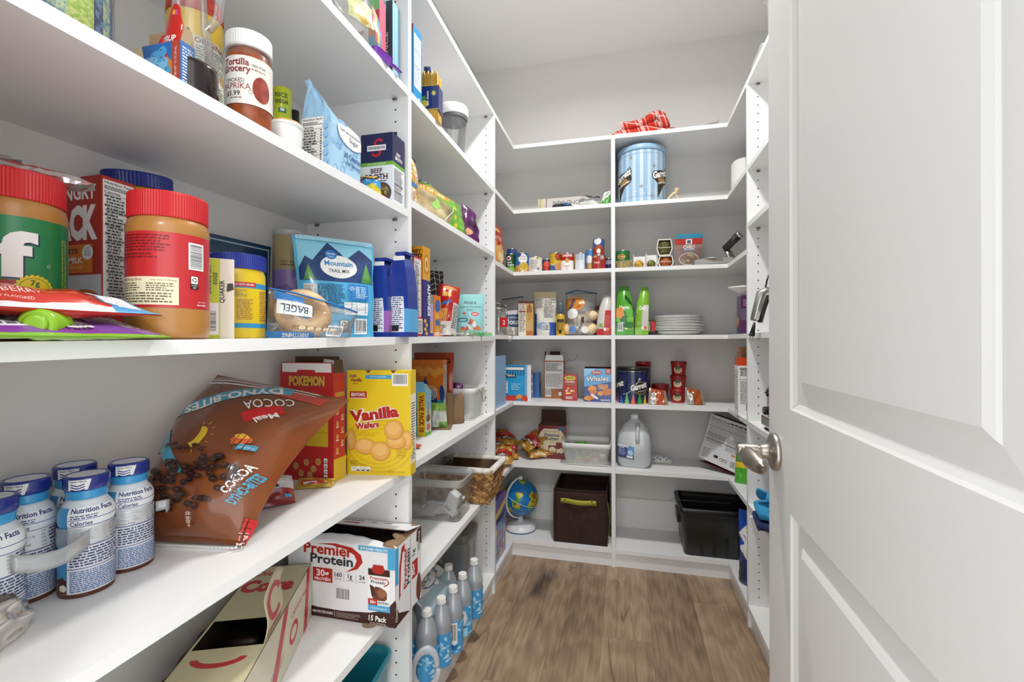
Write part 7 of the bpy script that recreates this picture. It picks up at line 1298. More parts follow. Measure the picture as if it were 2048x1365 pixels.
a.ell(w*.15,h*.2,w*.17,h*.1,M('#a8641c'),18);a.ell(w*.15,h*.25,w*.15,h*.05,M('#d9a25a'),18);a.rect(w*.38,h*.14,w*.3,h*.26,MR);a.ell(w*.53,h*.27,w*.13,h*.1,M('#e6d9b4'),18);a.blob(w*.53,h*.2,w*.08,h*.04,M('#c98f3c'),3);a.rect(w*.66,h*.3,w*.26,h*.2,M('#8a2a2c'));a.blob(w*.85,h*.26,w*.1,h*.08,M('#e6d9b4'),4)
for k in range(4):a.rect(w*(.04+.07*k),h*.03,w*.06,h*.055,PAPER)
t=thing('cracker_box','maroon and cream peanut butter cracker box with raised lid flap','box',(x0,2.47,z));carton_mb(w,.075,h,MR,{'front':(None,a)},top=False,inner=KD).build('box',t);flap_mb(w*.97,.075,-4,KRAFTD,KD,'back',w,.075,h).build('flap',t);flap_mb(w*.9,.03,-60,KD,KD,'front',w,.075,h).build('flap',t)
x0,w,h=face(1122,1221,890,2.315,'F');mesh_basket('white mesh basket of green wrapped sweets beside the divider',(x0,2.315+.10,z+.003),0,w,.20,h,.026,0)
for k in range(14):
 R=random.Random(k);mb=MB();crumple(mb,0,0,.014,.024,.016,.014,FO(('#7fae4a','#c9d8b0','#d86a3c','#e6e3dc','#5f8f3a','#8a6ab0')[k%6]),k,2);one(mb,'wrapped_sweet','wrapped sweet inside the white mesh basket by the divider','sweet',(x0-.078+.039*(k%5),2.36+.045*(k//5),z+.007+.016*(k//9)),R.uniform(0,3),'sweets in the mesh basket')
G=bagG([(-.035,0,0),(.035,0,0),(.03,.01,.02),(-.03,.01,.016)],.006,.006,wr=.002,seed=2);one(pouch_mb(G,FO('#6fc03a')),'green_packet','bright green packet on top of the sweets in the mesh basket','packet',(x0-.04,2.45,z+.075))
z=top('G');a=Art();w,h=.19,.285;a.rect(0,0,w,h,FO('#6a4f9c'));
for k,c in enumerate(('#2f5fb0','#8a2f78','#e0c93a','#5a3f8c','#2f78c0')):a.poly([(0,h*(.98-.1*k)),(w,h*(1.1-.1*k)),(w,h*(1.0-.1*k)),(0,h*(.88-.1*k))],FO(c))
for k in range(16):a.blob(.02+.04*(k%4),.025+.038*(k//4),.017,.02,FO(('#3a6fc0','#a8564a','#c9a04a','#b06aa8','#6a9ac0')[k%5]),k,.3)
a.text('PUZZLE',w/2,h*.62,.022,M('#2a2f6c'),bold=.04,w=.14)
a.ops=[([[(min(max(p[0],0),w),min(max(p[1],0),h))for p in t_]for t_ in tr_],m)for tr_,m in a.ops]
one(carton_mb(w,.05,h,FO('#6a4f9c'),{'front':(None,a)}),'puzzle_box','colourful puzzle box standing on the bottom corner shelf beside the globe','puzzle box',(-.598,2.092,z),pi/2)
p=onZ(1041,1053,z+.012);gx,gy=p.x,p.y+.0;t=thing('globe','blue toy globe on white stand with white arm','globe',(gx,gy,z),.1)
mb=MB();mb.lathe([(.080,0),(.084,.004),(.084,.010),(.078,.024),(.05,.036),(.018,.044),(.012,.06),(.012,.072)],M('#e9e9ea',.3),40);mb.lathe([(.0845,.001),(.0848,.006)],M('#3a4f78',.4),40,capb=False,capt=False);mb.build('stand',t)
def globe_mat():
 m,nt,b,N,L=node_mat('globe_map');tc=N('ShaderNodeTexCoord');n1=N('ShaderNodeTexNoise');n1.inputs['Scale'].default_value=11;n1.inputs['Detail'].default_value=5;L(tc.outputs['Object'],n1.inputs[0]);n2=N('ShaderNodeTexNoise');n2.inputs['Scale'].default_value=16;n2.inputs['Detail'].default_value=3;L(tc.outputs['Object'],n2.inputs[0])
 r1=N('ShaderNodeValToRGB');r1.color_ramp.interpolation='CONSTANT';e=r1.color_ramp.elements;e[0].color=lin('#1f78bd');e[1].position=.53;e[1].color=(1,1,1,1);L(n1.outputs[0],r1.inputs[0])
 r2=N('ShaderNodeValToRGB');r2.color_ramp.interpolation='CONSTANT';e=r2.color_ramp.elements;e[0].color=lin('#5f9a2c');e[1].position=.5;e[1].color=lin('#c9b83a');x=e.new(.62);x.color=lin('#a8702c');L(n2.outputs[0],r2.inputs[0])
 g=N('ShaderNodeMath');g.operation='GREATER_THAN';g.inputs[1].default_value=.49;L(n1.outputs[0],g.inputs[0]);mx=N('ShaderNodeMix');mx.data_type='RGBA';L(g.outputs[0],mx.inputs[0]);mx.inputs[6].default_value=lin('#1f78bd');L(r2.outputs[0],mx.inputs[7]);L(mx.outputs[2],b.inputs['Base Color']);b.inputs['Roughness'].default_value=.25;return m
mb=MB();Rg=.097;mb.ball((0,0,0),Rg,globe_mat(),40);mb.tube([(Rg*1.001*cos(k*pi/24),Rg*1.001*sin(k*pi/24),0)for k in range(48)],.0012,PAPER,5,True)
R=random.Random(3)
for k in range(50):
 u,v=R.uniform(0,6.28),R.uniform(-.8,.8);mb.ball((Rg*cos(u)*cos(v),Rg*sin(u)*cos(v),Rg*sin(v)),.0028,M(('#2a2a2a','#e8e3d8','#a8402c','#d9a23c')[k%4]),6)
o=mb.build('ball',t,(0.0,0,.072+Rg*1.02));o.rotation_euler=(.25,.35,.6)
mb=MB();arc=[(-(Rg+.010)*cos(k)*.62,-(Rg+.010)*cos(k)*.78,.072+Rg*1.02+(Rg+.010)*sin(k))for k in[(-pi/2+pi*q/22)for q in range(23)]];mb.tube(arc,.008,M('#eeeef0',.3),10,flat=.6);o=mb.build('arm',t);mb=MB();mb.lathe([(.014,0),(.012,.014),(.004,.018)],M('#eeeef0',.3),20,tr(0,0,.072+Rg*2.02));mb.build('cap',t)
BN=noisy('brown_fabric','#2e1a12','#3a2319',60,.85,bump=.2);LMF=M('#a8a63a',.8);x0,w,h=face(1107,1214,980,2.322,'G');d=.265;t=thing('fabric_bin','dark brown fabric storage bin with lime handle beside the globe','bin',(x0,2.322+d/2,z))
mb=MB();th=.006;wob=lambda u,v,k:.004*sin(7*u+k)*sin(pi*v)
mb.sheet(lambda u,v:(-w/2+w*u,-d/2-.006*sin(pi*u)*sin(pi*v)+wob(u,v,1),h*v*(1-.02*sin(pi*u))),12,10,BN,th=th);mb.sheet(lambda u,v:(w/2-w*u,d/2-.001,h*v),6,6,BN,th=th);mb.sheet(lambda u,v:(w/2+wob(u,v,2),-d/2+d*u,h*v),8,8,BN,th=th);mb.sheet(lambda u,v:(-w/2+wob(u,v,3),d/2-d*u,h*v),8,8,BN,th=th);mb.box(-w/2,w/2,-d/2,d/2,0,.005,BN);mb.build('bin_body',t)
mb=MB();mb.tube([(-w/2*.995+.003,-d/2+.003,h),(-w/2+.003,d/2-.003,h)],.004,M('#5a5a2a',.8),6);mb.tube([(w/2-.003,-d/2+.003,h),(w/2-.003,d/2-.003,h)],.004,BN,6);mb.tube([(-w/2,-d/2-.002,h*.985),(w/2,-d/2-.002,h*.985)],.003,BN,6);mb.tube([(.0,-d/2-.006,.01),(0,-d/2-.008,h*.8)],.0012,M('#1c0f0a',.9),5);mb.build('binding',t)
mb=MB();mb.sheet(lambda u,v:(-w*.36+w*.66*u,-d/2-.010-.018*max(0,sin(pi*(u-.16)/.68))*(1 if .16<u<.84 else 0),h*.74+.024*v+.002*sin(5*u)),20,2,LMF,th=.002)
for u in(.08,.12,.88,.92):mb.lathe([(.0035,0),(.0035,.002)],BLACK,10,tr(-w*.36+w*.66*u,-d/2-.0105,h*.74+(.006 if u in(.08,.92)else .018))@rot('X',90))
o=mb.build('handle',t);o['label']='lime green webbing handle'
mb=MB();mb.sheet(lambda u,v:(w/2+.003+.007*sin(pi*v),-d/2+.02+.025*u,.03+(h-.1)*v),3,14,LMF,th=.002);mb.build('side_handle',t)
# ================================================================ back wall, right of the divider
z=ZA+T;PLD,nt,b,N,L=node_mat('red_plaid_cloth');tc=N('ShaderNodeUVMap')if False else N('ShaderNodeTexCoord')
sp=N('ShaderNodeSeparateXYZ');L(tc.outputs['Object'],sp.inputs[0])
def _m(op,a,b_=None):
 n=N('ShaderNodeMath');n.operation=op
 for i,v in enumerate((a,b_)):
  if v is None:continue
  if isinstance(v,(int,float)):n.inputs[i].default_value=v
  else:L(v,n.inputs[i])
 return n.outputs[0]
st=lambda s,k,o,wd:_m('LESS_THAN',_m('FRACT',_m('ADD',_m('MULTIPLY',s,k),o)),wd)
ua=_m('ADD',sp.outputs[0],_m('MULTIPLY',sp.outputs[2],.35));ub=_m('ADD',sp.outputs[2],_m('MULTIPLY',sp.outputs[0],.3));s_=_m('ADD',_m('ADD',_m('MULTIPLY',st(ua,11,0,.2),.55),_m('MULTIPLY',st(ua,22,.3,.1),.5)),_m('MULTIPLY',st(ub,16,.2,.1),.6))
mx=N('ShaderNodeMix');mx.data_type='RGBA';L(_m('MINIMUM',s_,1),mx.inputs[0]);mx.inputs[6].default_value=lin('#c4301f');mx.inputs[7].default_value=lin('#efdcd2');L(mx.outputs[2],b.inputs['Base Color']);b.inputs['Roughness'].default_value=.85
x0,w,h=face(1226,1352,216,2.34,'A',z);t=thing('plaid_towel','crumpled red and white plaid towel on the topmost shelf','towel',(x0,2.40,z));mb=MB()
def fold(y0,z0,L0,r_,ph,hh,wv):
 P=lambda u,v:Vector((-L0/2+L0*u+.006*sin(9*v+ph),y0+r_*cos(2*pi*v)*(.8+.2*sin(3*u+ph)),z0+hh*(.5+.5*sin(2*pi*v))*(.55+.45*sin(pi*(u*.9+.1)+wv))+.006*sin(14*u+ph)*(.5+.5*sin(2*pi*v))))
 mb.sheet(P,30,16,PLD)
fold(0,.0,w,.055,0,.062,0);fold(.0,.045,w*.74,.05,1.3,.055,.3)
mb.build('towel_body',t)
mb=MB();q0=[(-.07,-.03,.055),(.0,-.03,.075),(.04,-.025,.10),(.068,-.02,.112),(.088,-.02,.095),(.10,-.025,.065),(.115,-.03,.04)];mb.tube(q0,[.02,.03,.036,.03,.034,.032,.022],PLD,12,flat=.6);mb.build('towel_fold',t)
mb=MB();mb.sheet(lambda u,v:(.24*u-.06+.0*v,.10*v,.002+.012*abs(sin(4*u+1))*u+.014*u*u),16,4,PAPER,th=.0008);one(mb,'white_paper','loose white paper sheet at the corner of the topmost shelf beyond the towel','paper',(.25,2.315,z))
def garrett(a,x,y,s,ink,out):a.text('Garrett',x,y,s,out,bold=.16,shear=.35,a=.35);a.text('Garrett',x,y,s,ink,bold=.05,shear=.35,a=.35)
z=top('B');x,y,r=cylY(1234,1334,2.325);h=zat(284,x,y-r)-z;t=thing('popcorn_tin','large light blue striped popcorn tin with lid','tin',(x,y,z),fc(x,y));LBT=M('#9cbfdb',.28,.0,.5);pr=[(r*.94,0),(r*.95,.004),(r*.95,h*.90)];mb=MB();mb.lathe(pr,LBT,56);a=Art()
for k in range(-8,9):a.rect(k*.036-.007,0,.016,h*.9,M('#c3d8e8',.28,0,.5))
for k in range(26):a.ell(((k*37)%100-50)*.0026,((k*61)%100)*.0024+.01,.0022,.0022,PAPER,8)
for(gx_,w_)in((-.098,1),(.112,1)):
 a.ell(gx_,h*.44,.052,.036,M('#3a332c'),24);a.poly([(gx_-.03,h*.38),(gx_+.02,h*.36),(gx_-.03,h*.1)],M('#3a332c'));a.blob(gx_+.005,h*.40,.03,.016,M('#a8864a'),3);a.text('Garrett',gx_,h*.46,.030,M('#3a332c'),bold=.14,shear=.3,a=.3,w=.118);a.text('Garrett',gx_,h*.46,.030,PAPER,bold=.05,shear=.3,a=.3,w=.11);a.text('popcorn shops',gx_+.008,h*.355,.010,PAPER,bold=.03,shear=.2,a=.25,w=.07)
for(sx_,sy)in((.0,h*.28),(.062,h*.62),(-.05,h*.78),(.05,h*.12)):
 for k in range(4):a.line(sx_-.009*cos(k*pi/4),sy-.009*sin(k*pi/4),sx_+.009*cos(k*pi/4),sy+.009*sin(k*pi/4),.0014,M('#b89a5a')if k%2 else M('#7a7a7a'))
a.rect(-.2,h*.83,.4,.0012,M('#7f9fb8'));a.rect(-.2,h*.115,.4,.0012,M('#7f9fb8'))
wrap(mb,a,pr,56,r*.95);mb.build('tin_body',t);mb=MB();mb.lathe([(r*.985,h*.895),(r,h*.90),(r,h*.965),(r*.96,h*.99),(r*.9,h),(r*.5,h*1.0)],LBT,56);mb.build('lid',t)
x0,y0=X(1346,2.36),2.36;t=thing('wooden_toy','small pale wooden figure with round knob beside the light blue tin','wooden toy',(x0,y0,z));WD=noisy('pale_wood','#c9b08a','#dcc8a4',20,.6,stretch=(1,1,4));mb=MB();mb.sheet(lambda u,v:Vector((-.036+.05*u+.012*sin(pi*v)*u,(-.012+.024*v),.05*sin(pi*(.5*u+.02)))),10,3,WD,th=.012);mb.build('body',t);mb=MB();mb.ball((.019,0,.058),.0125,WD,16);mb.build('knob',t);mb=MB();mb.sheet(lambda u,v:(.012+.018*sin(pi*u*.5)+.006*v,-.010+.02*v,.045-.045*u),8,3,WD,th=.008);mb.build('arm',t)
t=thing('paper_towel_roll','white paper towel roll with orange wrapper at the corner of the upper shelf','paper towel roll',(.575,2.44,z),-.3);h=zat(318,.54,2.40)-z;mb=MB();mb.lathe([(.02,h),(.02,h-.004),(.062,h),(.070,h-.012),(.071,h*.5),(.070,.010),(.062,0)],M('#ebeae7',.9),36);mb.build('roll',t);pr=[(.0715,.012),(.0715,h-.012)];mb=MB();a=Art();a.rect(0,0,.07,h-.024,M('#cc6a2c',.4));a.rect(.022,h-.075,.05,.04,BLACK);a.text('NB',.042,h-.066,.022,PAPER,bold=.05);wrap(mb,a,pr,36,.0715,.012);mb.build('wrapper',t)
z=top('C');x,y,r=cylY(1232,1260,2.36);h=zat(503,x,y)-z;a=food('#22703a',None,[('Del Monte',-.008,.068,.010,'#e9d9a0',.035)],[(-.008,.072,.022,.013,'#e3c23a'),(-.008,.072,.019,.010,'#a83226'),(.0,.02,.03,.02,'#c9b03a')]);a.ops=[([[(p[0],p[1]*h/.109)for p in t_]for t_ in q],m)for q,m in a.ops];tin('food_can','green vegetable can just beyond the divider',x,y,z,r,h,a,fc(x,y),lab='#22703a')
def hex_pack(label,pl,pr,pt,pb,yf,fill,zz=None,name='pastry_cup',open_=False):
 x0,x1=X(pl,yf),X(pr,yf);w=x1-x0;xm=(x0+x1)/2;zb=z if zz is None else zz;h=zat(pt,xm,yf)-zat(pb,xm,yf);t=thing(name,label,'packet',(xm,yf,zb));d=.07;mb=MB()
 o=[(-w*.34,0),(w*.34,0),(w*.5,h*.42),(w*.40,h),(-w*.40,h),(-w*.5,h*.42)];k=.86;i_=[(p[0]*k,h*.5+(p[1]-h*.5)*k)for p in o];n=6;FR=M('#d9d6cc',.4)
 vs=[(p[0],0,p[1])for p in o]+[(p[0],0,p[1])for p in i_]+[(p[0],d,p[1])for p in o];mb.add(vs,[(q,(q+1)%n,n+(q+1)%n,n+q)for q in range(n)]+[((q+1)%n,q,2*n+q,2*n+(q+1)%n)for q in range(n)]+[tuple(2*n+q for q in range(n))[::-1]],FR);mb.build('frame',t)
 m2=MB();m2.sheet(lambda u,v:(w*.42*(2*u-1)*(1-.18*abs(2*v-1)),.006+.012*((2*u-1)**2),h*(.09+.82*v)),8,6,fill,th=.01);m2.box(-w*.45,w*.45,.001,.003,h*.48,h*.51,FR);m2.build('filling',t);return h
hz=hex_pack('six-sided pack with rust orange filling, under the olive one',1316,1348,508.5,532,2.345,noisy('rust_filling','#8a3f1f','#c9743a',90,.6,bump=.5))
hex_pack('six-sided pack with olive green filling stacked on the orange one',1313,1346,475,508.5,2.345,noisy('olive_filling','#3a3a1a','#7a7238',90,.6,bump=.5),z+hz+.0005)
def open_tray(label,pl,pr,pt,yf,fill):
 x0,w,h=face(pl,pr,pt,yf,'C');t=thing('paper_cup',label,'cup',(x0,yf+.035,z));mb=MB();t_=.002;mb.prism([(-w/2,-.035),(-w/2+t_,-.035),(-w/2+t_,.033),(w/2-t_,.033),(w/2-t_,-.02),(w/2,-.02),(w/2,.035),(-w/2,.035)],0,h,PAPER);mb.build('cup',t);m2=MB();m2.ball((-.002,.0,h*.32),w*.40,fill,14,None,1,.8,1);m2.v=[(p[0],p[1],max(.0005,p[2]))for p in m2.v];m2.build('filling',t)
open_tray('small white open box with yellow filling beside the green can',1267,1292,509,2.335,noisy('yellow_filling','#9a701c','#d9b04a',60,.6));open_tray('small white open box with olive filling beside the six-sided packs',1293,1316,506,2.345,noisy('moss_filling','#4a4a1c','#8a8440',60,.6))
x0,w,h=face(1231,1267,521,2.315,'C');t=thing('corn_cup','low clear cup of yellow corn in front of the green can','cup',(x0,2.33,z));mb=MB();mb.lathe([(w*.42,0),(w*.46,h*.9)],noisy('corn_kernels','#a88a2c','#e0cc6a',90,.5,bump=.6),24,sy=.5);mb.build('corn',t);mb=MB();mb.lathe([(w*.44,0),(w*.49,h),(w*.52,h),(w*.52,h*.96)],CLEARH,24,sy=.5,capt=False);mb.build('cup',t)
x0,w,h=face(1353,1406,470,2.40,'C');a=Art();a.rect(-w/2,0,w,h,FO('#2a8fb0'));G=pouch_grid(w,h,.012,seed=71,wr=.002);one(pouch_mb(G,FO('#2a8fb0'),a,w=w,h=h),'seasoning_packet','turquoise packet standing behind the chili packet','packet',(x0,2.405,z+.004),.06)
x0,w,h=face(1350,1406,479,2.375,'C');a=Art();a.rect(-w/2,0,w,h,FO('#8c4a3c'));a.rect(-w/2,h*.80,w,h*.2,FO('#b3241f'));a.rect(-w*.1,h*.8,w*.22,h*.17,PAPER);a.rect(-w*.06,h*.82,w*.14,h*.12,M('#3a4a5c'));a.text('CHILI',0,h*.64,.018,PAPER,bold=.03,w=w*.42);a.rect(-w*.2,h*.57,w*.4,.008,M('#9fc0d8'));a.ell(0,h*.27,w*.38,h*.23,PAPER,26);a.ell(0,h*.28,w*.34,h*.19,M('#8a5a34'),26)
for k in range(22):a.blob(w*.28*cos(k*2.4)*sqrt((k%7+1)/7),h*.28+h*.15*sin(k*2.4)*sqrt((k%7+1)/7),.008,.006,FO(('#c9a06a','#a84a2c','#7a4a22','#d9c080')[k%4]),k)
G=pouch_grid(w,h,.010,seed=72,wr=.0015);one(pouch_mb(G,FO('#8c4a3c'),a,w=w,h=h),'seasoning_packet','red and brown chili seasoning packet in the clear rack','packet',(x0,2.380,z+.004))
mb=MB();hw=w*.53;
for(a0,a1,b0,b1,c1)in((-hw,hw,-.012,-.010,h*.78),(-hw,hw,.046,.048,h*.78),(-hw,-hw+.002,-.010,.046,h*.78),(hw-.002,hw,-.010,.046,h*.78)):mb.box(a0,a1,b0,b1,.0015,c1,CLEARH)
mb.box(-hw,hw,-.012,.048,0,.0015,CLEARH);one(mb,'clear_rack','clear plastic rack holding the chili and turquoise packets','rack',(x0,2.375,z))
t=thing('frying_pan','steel pan with long black handle tilted up at the corner of its shelf','pan',(.42,2.42,z),0);SS=M('#b5b3ae',.28,1);mb=MB();mb.lathe([(.095,0),(.115,.006),(.122,.030),(.124,.032),(.121,.032),(.112,.008),(.09,.003),(.001,.003)],SS,44,capb=True,capt=False);mb.build('pan_body',t)
p1=Vector((X(1450,2.34),2.34,zat(500,X(1450,2.34),2.34)));p2=Vector((X(1481,2.30),2.30,zat(468,X(1481,2.30),2.30)));o_=Vector((.42,2.42,z));d_=(p2-p1).normalized();mb=MB();mb.tube([Vector((.058,-.105,.026)),Vector((.07,-.09,.04))*.5+(p1-o_)*.5,p1-o_+d_*.004],[.02,.017,.013],SS,10,flat=.5);mb.build('bracket',t)
mb=MB();q=p1-o_;e_=p2-o_;mb.tube([q,q+(e_-q)*.08,q+(e_-q)*.5,q+(e_-q)*.86],[.019,.021,.020,.023],M('#1c1c1d',.5),14,flat=.8);mb.build('grip',t);mb=MB();mb.tube([q+(e_-q)*.86,q+(e_-q)*.96,e_],[.023,.024,.020],STEEL,14,flat=.8);mb.build('end_cap',t)
z=top('D');tb=side_bag('snack_pouch','green mango snack pouch with folded top just right of the divider',1232,1268,571,2.325,'D','#4fa02c','#4fa02c','#5fb53a','Mango',lean=-.005,greens=True)
mb=MB();mb.sheet(lambda u,v:(.0+.062*v+.004*sin(6*v),-.045+.05*u,.20-.10*v),3,10,FO('#1f5a34'),th=.002);mb.sheet(lambda u,v:(.05+.014*v,-.046+.05*u,.115-.02*v),3,4,M('#b9c0bc',.3,.6),th=.002);mb.build('folded_top',tb[0])
side_bag('snack_pouch','green and red cherry snack pouch beside the stack of white lids',1270,1297,573,2.325,'D','#7cb82c','#7cb82c','#d2ccc8','Cherry',lean=.018)
x0,w,h=face(1307,1416,632,2.335,'D');LID=M('#e9e8e6',.4);
t=None;n=22;R=random.Random(2);st_=(h-.02)/n;mb=MB();mb.lathe([(w*.36,0),(w*.42,.012),(w*.44,.02)],LID,40);one(mb,'white_bowl','shallow white bowl under the stack of white plates','bowl',(x0,2.335+w/2,z))
for k in range(n):
 mb=MB();m_=(LID,M('#dcdad6',.4),M('#cfc9c4',.4),LID)[k%4];f=1-.05*(k/n)+R.uniform(-.008,.008);mb.lathe([(w*.30,0),(w*.49*f,.004),(w*.50*f,.0055),(w*.49*f,.0065),(w*.30,.0025)],m_,36);one(mb,'plate','white plate in the tall stack on the back shelf','plate',(x0+R.uniform(-.003,.003),2.335+w/2,z+.0205+k*st_),0,'stack of white plates')
mb=MB();mb.lathe([(.001,0),(.012,.0005),(.012,.003),(.001,.004)],M('#2f5f98',.3),16,sx=1.3,sy=.6);one(mb,'blue_clip','small blue clip lying on top of the white plates','clip',(x0+.05,2.40,z+.0205+n*st_+.004))
one(carton_mb(.05,.10,.075,BLACK,{'front':(None,Art().rect(.004,.02,.018,.05,PAPER).rect(.026,.02,.02,.05,RED))}),'black_box','small black and red box between the cherry pouch and white plates','box',(X(1301,2.42),2.46,z))
a=Art();w,h=.13,.165;a.rect(0,0,w,h,FO('#5a2a5c'));a.text('Raisin',.05,.10,.016,M('#d0b8c8'),shear=.3,a=.5);a.rect(0,.06,w,.05,M('#6a5a70',.3));a.para(.01,.12,.06,.03,5,M('#a888a8'),3);s_=Art();s_.rect(0,0,.07,h,FO('#5a2a5c'));s_.blob(.02,.05,.02,.025,FO('#b8402c'),3);s_.rect(.0,0,.03,.03,FO('#2a3a8a'));s_.ell(.02,.06,.014,.016,FO('#d9a04a'),14)
xl=onX(1472,640,.476);one(carton_mb(.13,.07,.165,FO('#5a2a5c'),{'front':(None,a),'left':(None,s_)}),'raisin_box','purple box at the corner of the plate shelf, under a white dish','box',(.545,2.18,z))
mb=MB();mb.lathe([(.018,0),(.022,.006),(.052,.026),(.066,.034),(.069,.040),(.066,.040),(.05,.030),(.001,.010)],M('#eeedea',.25),36,capt=False,sx=1.15,sy=.9);one(mb,'white_dish','white footed dish resting on top of the purple box','dish',(.515,2.18,z+.1655))
z=top('E');x,y,r=cylY(1233,1300,2.325);h=zat(736,x,y-r)-z;t=thing('popcorn_tin','dark blue popcorn tin with black lid and bright triangles','tin',(x,y,z),fc(x,y));DT=M('#141b3c',.25,0,.5);pr=[(r*.96,0),(r*.97,.003),(r*.97,h*.90)];mb=MB();mb.lathe(pr,DT,48);a=Art()
for k in range(-7,8):a.rect(k*.026,0,.012,h*.9,M('#1f2f66',.25,0,.5))
for k in range(40):a.ell(((k*37)%100-50)*.0022,h*.35+((k*61)%100)*.0011,.0013,.0013,PAPER,6)
for k in range(-5,6):a.poly([(k*.03-.012,0),(k*.03+.012,0),(k*.03,.048+.012*(k%2))],FO(('#d8432c','#3f9a5a','#d9c23a','#d86a98','#2f6fc0','#7fc07a')[k%6]))
a.ell(.035,h*.44,.036,.032,M('#2a241c'),24);a.ring(.035,h*.44,.036,.032,.003,M('#a8864a'),24);a.text('Garrett',.032,h*.42,.026,PAPER,bold=.05,shear=.3,a=.25,w=.085);a.text('popcorn',.04,h*.34,.008,PAPER,shear=.2,a=.15);a.text('Garrett',-.085,h*.45,.026,PAPER,bold=.05,shear=.3,a=.25,w=.085)
for k in range(8):u=k/8;a.line(-.05+.08*u,h*.26+.075*u*u,-.05+.08*(u+.125),h*.26+.075*(u+.125)**2,.003,M('#b9bcc4'))
a.ell(.03,h*.68,.006,.006,M('#b9bcc4'),12);wrap(mb,a,pr,48,r*.97);mb.build('tin_body',t);mb=MB();mb.lathe([(r,h*.895),(r,h*.985),(r*.96,h),(r*.5,h)],M('#101216',.3,0,.4),48);mb.lathe([(r*1.005,h*.885),(r*1.005,h*.9)],STEEL,48,capb=False,capt=False);mb.build('lid',t)
REDT=M('#a3231f',.35,0,.2)
def dip_tub(label,x,y,zz,r,h,turn,group=None):
 t=thing('dip_tub',label,'tub',(x,y,zz),turn,group);mb=MB();pr=[(r*.82,0),(r*.84,.002),(r*.95,h*.80)];mb.lathe(pr,REDT,32);a=Art();a.blob(.0,h*.38,r*.52,h*.24,M('#d8cba0',.4),3,.12);a.blob(.0,h*.56,r*.4,h*.12,M('#3a4a2a',.4),5);a.text('SALSA',0,h*.34,h*.13,M('#3a2a1c'),bold=.03,w=r*.7);a.text('DIP',0,h*.2,h*.1,M('#5a3a1c'));wrap(mb,a,pr,32,r*.9);mb.build('tub_body',t);mb=MB();mb.lathe([(r*.96,h*.78),(r*1.02,h*.80),(r*1.02,h*.90),(r*.98,h*.94),(r*.96,h),(r*.9,h*.985),(.001,h*.985)],M('#96201d',.35),32);mb.build('lid',t)
x,y,r=cylY(1340,1373,2.41);h3=(zat(724,x,y-r)-z)/3
for k in range(3):dip_tub(('bottom tub of the stack of three red tubs','middle tub of the stack of three red tubs','top tub of the stack of three red tubs')[k],x+.002*(k-1),y,z+h3*k,r,h3,fc(x,y)-.1,'stack of red dip tubs')
x,y,r=cylY(1303,1338,2.44);dip_tub('single red tub between the dark blue tin and the stack of three',x,y,z,r,zat(770,x,y-r)-z,fc(x,y))
x,y,r=cylY(1271,1302,2.50);mb=MB();h=zat(724,x,y)-z;mb.lathe([(r*.9,0),(r*.95,h*.9),(r*1.02,h*.9),(r*1.02,h*.98),(r*.96,h)],REDT,32);one(mb,'red_canister','tall red lidded canister behind the dark blue tin','canister',(x,y,z))
for nm,lb,pl,pr_,pt,yf,c1,sd in(('snack_packet','orange packet lying before the single red tub',1297,1336,779,2.335,'#b8501f',3),('snack_packet','orange and silver packet lying beside the stack of red tubs',1370,1411,778,2.37,'#a8521f',6)):
 x0,w,h=face(pl,pr_,pt,yf,'E');h=max(h,.03);G=bagG([(-w/2,0,0),(w/2,0,0),(w*.42,.05,h*.8),(-w*.45,.04,h)],.014,.01,wr=.005,seed=sd,ends=(.3,0));a=Art();a.rect(-w/2,0,w,h,M('#b5b0a8',.3,.4));a.rect(-w*.1,0,w*.45,h,FO(c1));a.rect(-w*.4,h*.7,w*.6,h*.3,FO(c1));one(pouch_mb(G,FO(c1),a,w=w,h=h,e0=.001),nm,lb,'packet',(x0,yf,z))
a=Art();w,d,h=.16,.06,.24;a.rect(0,0,w,h,FO('#d8481f'));a.rect(0,0,w,h*.86,PAPER);a.para(.008,h*.68,w-.02,h*.15,6,PRINTG,3);a.rect(.004,h*.8,w-.01,.0015,BLACK);a.rect(.004,h*.62,w-.01,.0015,BLACK);a.para(.008,h*.2,w*.8,h*.4,16,M('#8a8a8a'),4);a.rect(.03,.02,.018,.03,BLACK);a.bars(.06,.01,.04,.06,3)
t=thing('cereal_box','tall cereal box with orange top edge turned to its nutrition side, at the right corner','cereal box',(onY(1476,700,2.07).x+w/2,2.07+d/2,z));carton_mb(w,d,h,FO('#d8481f'),{'front':(None,a),'left':(None,Art().rect(0,0,d,h*.86,PAPER).para(.006,h*.1,d-.012,h*.7,20,M('#9a9a9a'),7).rect(.004,h*.66,d-.008,.0015,BLACK))},top=False).build('box',t);flap_mb(w*.9,.045,-8,KRAFT,M('#a8795a',.8),'back',w,d,h).build('flap',t)
z=top('F');t=thing('water_jug','cloudy plastic gallon water jug, part full, beside the divider','jug',(.0+X(1269,2.40),2.415,z),-.1);JG=clear('cloudy_jug_plastic',tint=(.9,.95,1),gloss=.25,body=.6,rough=.25,bodycol=(.9,.92,.94));q=lambda k,c=.034:rrect(.163*k,.150*k,c*k,4);mb=MB();loft(mb,[(q(.80),0),(q(.9),.012),(q(1),.03),(q(1),.115),(q(.985),.13),(q(.9),.17),(q(.62),.212),(q(.36),.226),(q(.27),.234),(q(.25),.238),(q(.25),.256)],JG,True,True,False);mb.build('jug_body',t)
mb=MB();loft(mb,[(q(.79),.002),(q(.88),.012),(q(.975),.03),(q(.975),.115),(q(.965),.128)],clear('jug_water',tint=(.86,.93,.98),gloss=.2,body=.12,bodycol=(.6,.7,.76)),True,True,True);mb.build('water',t)
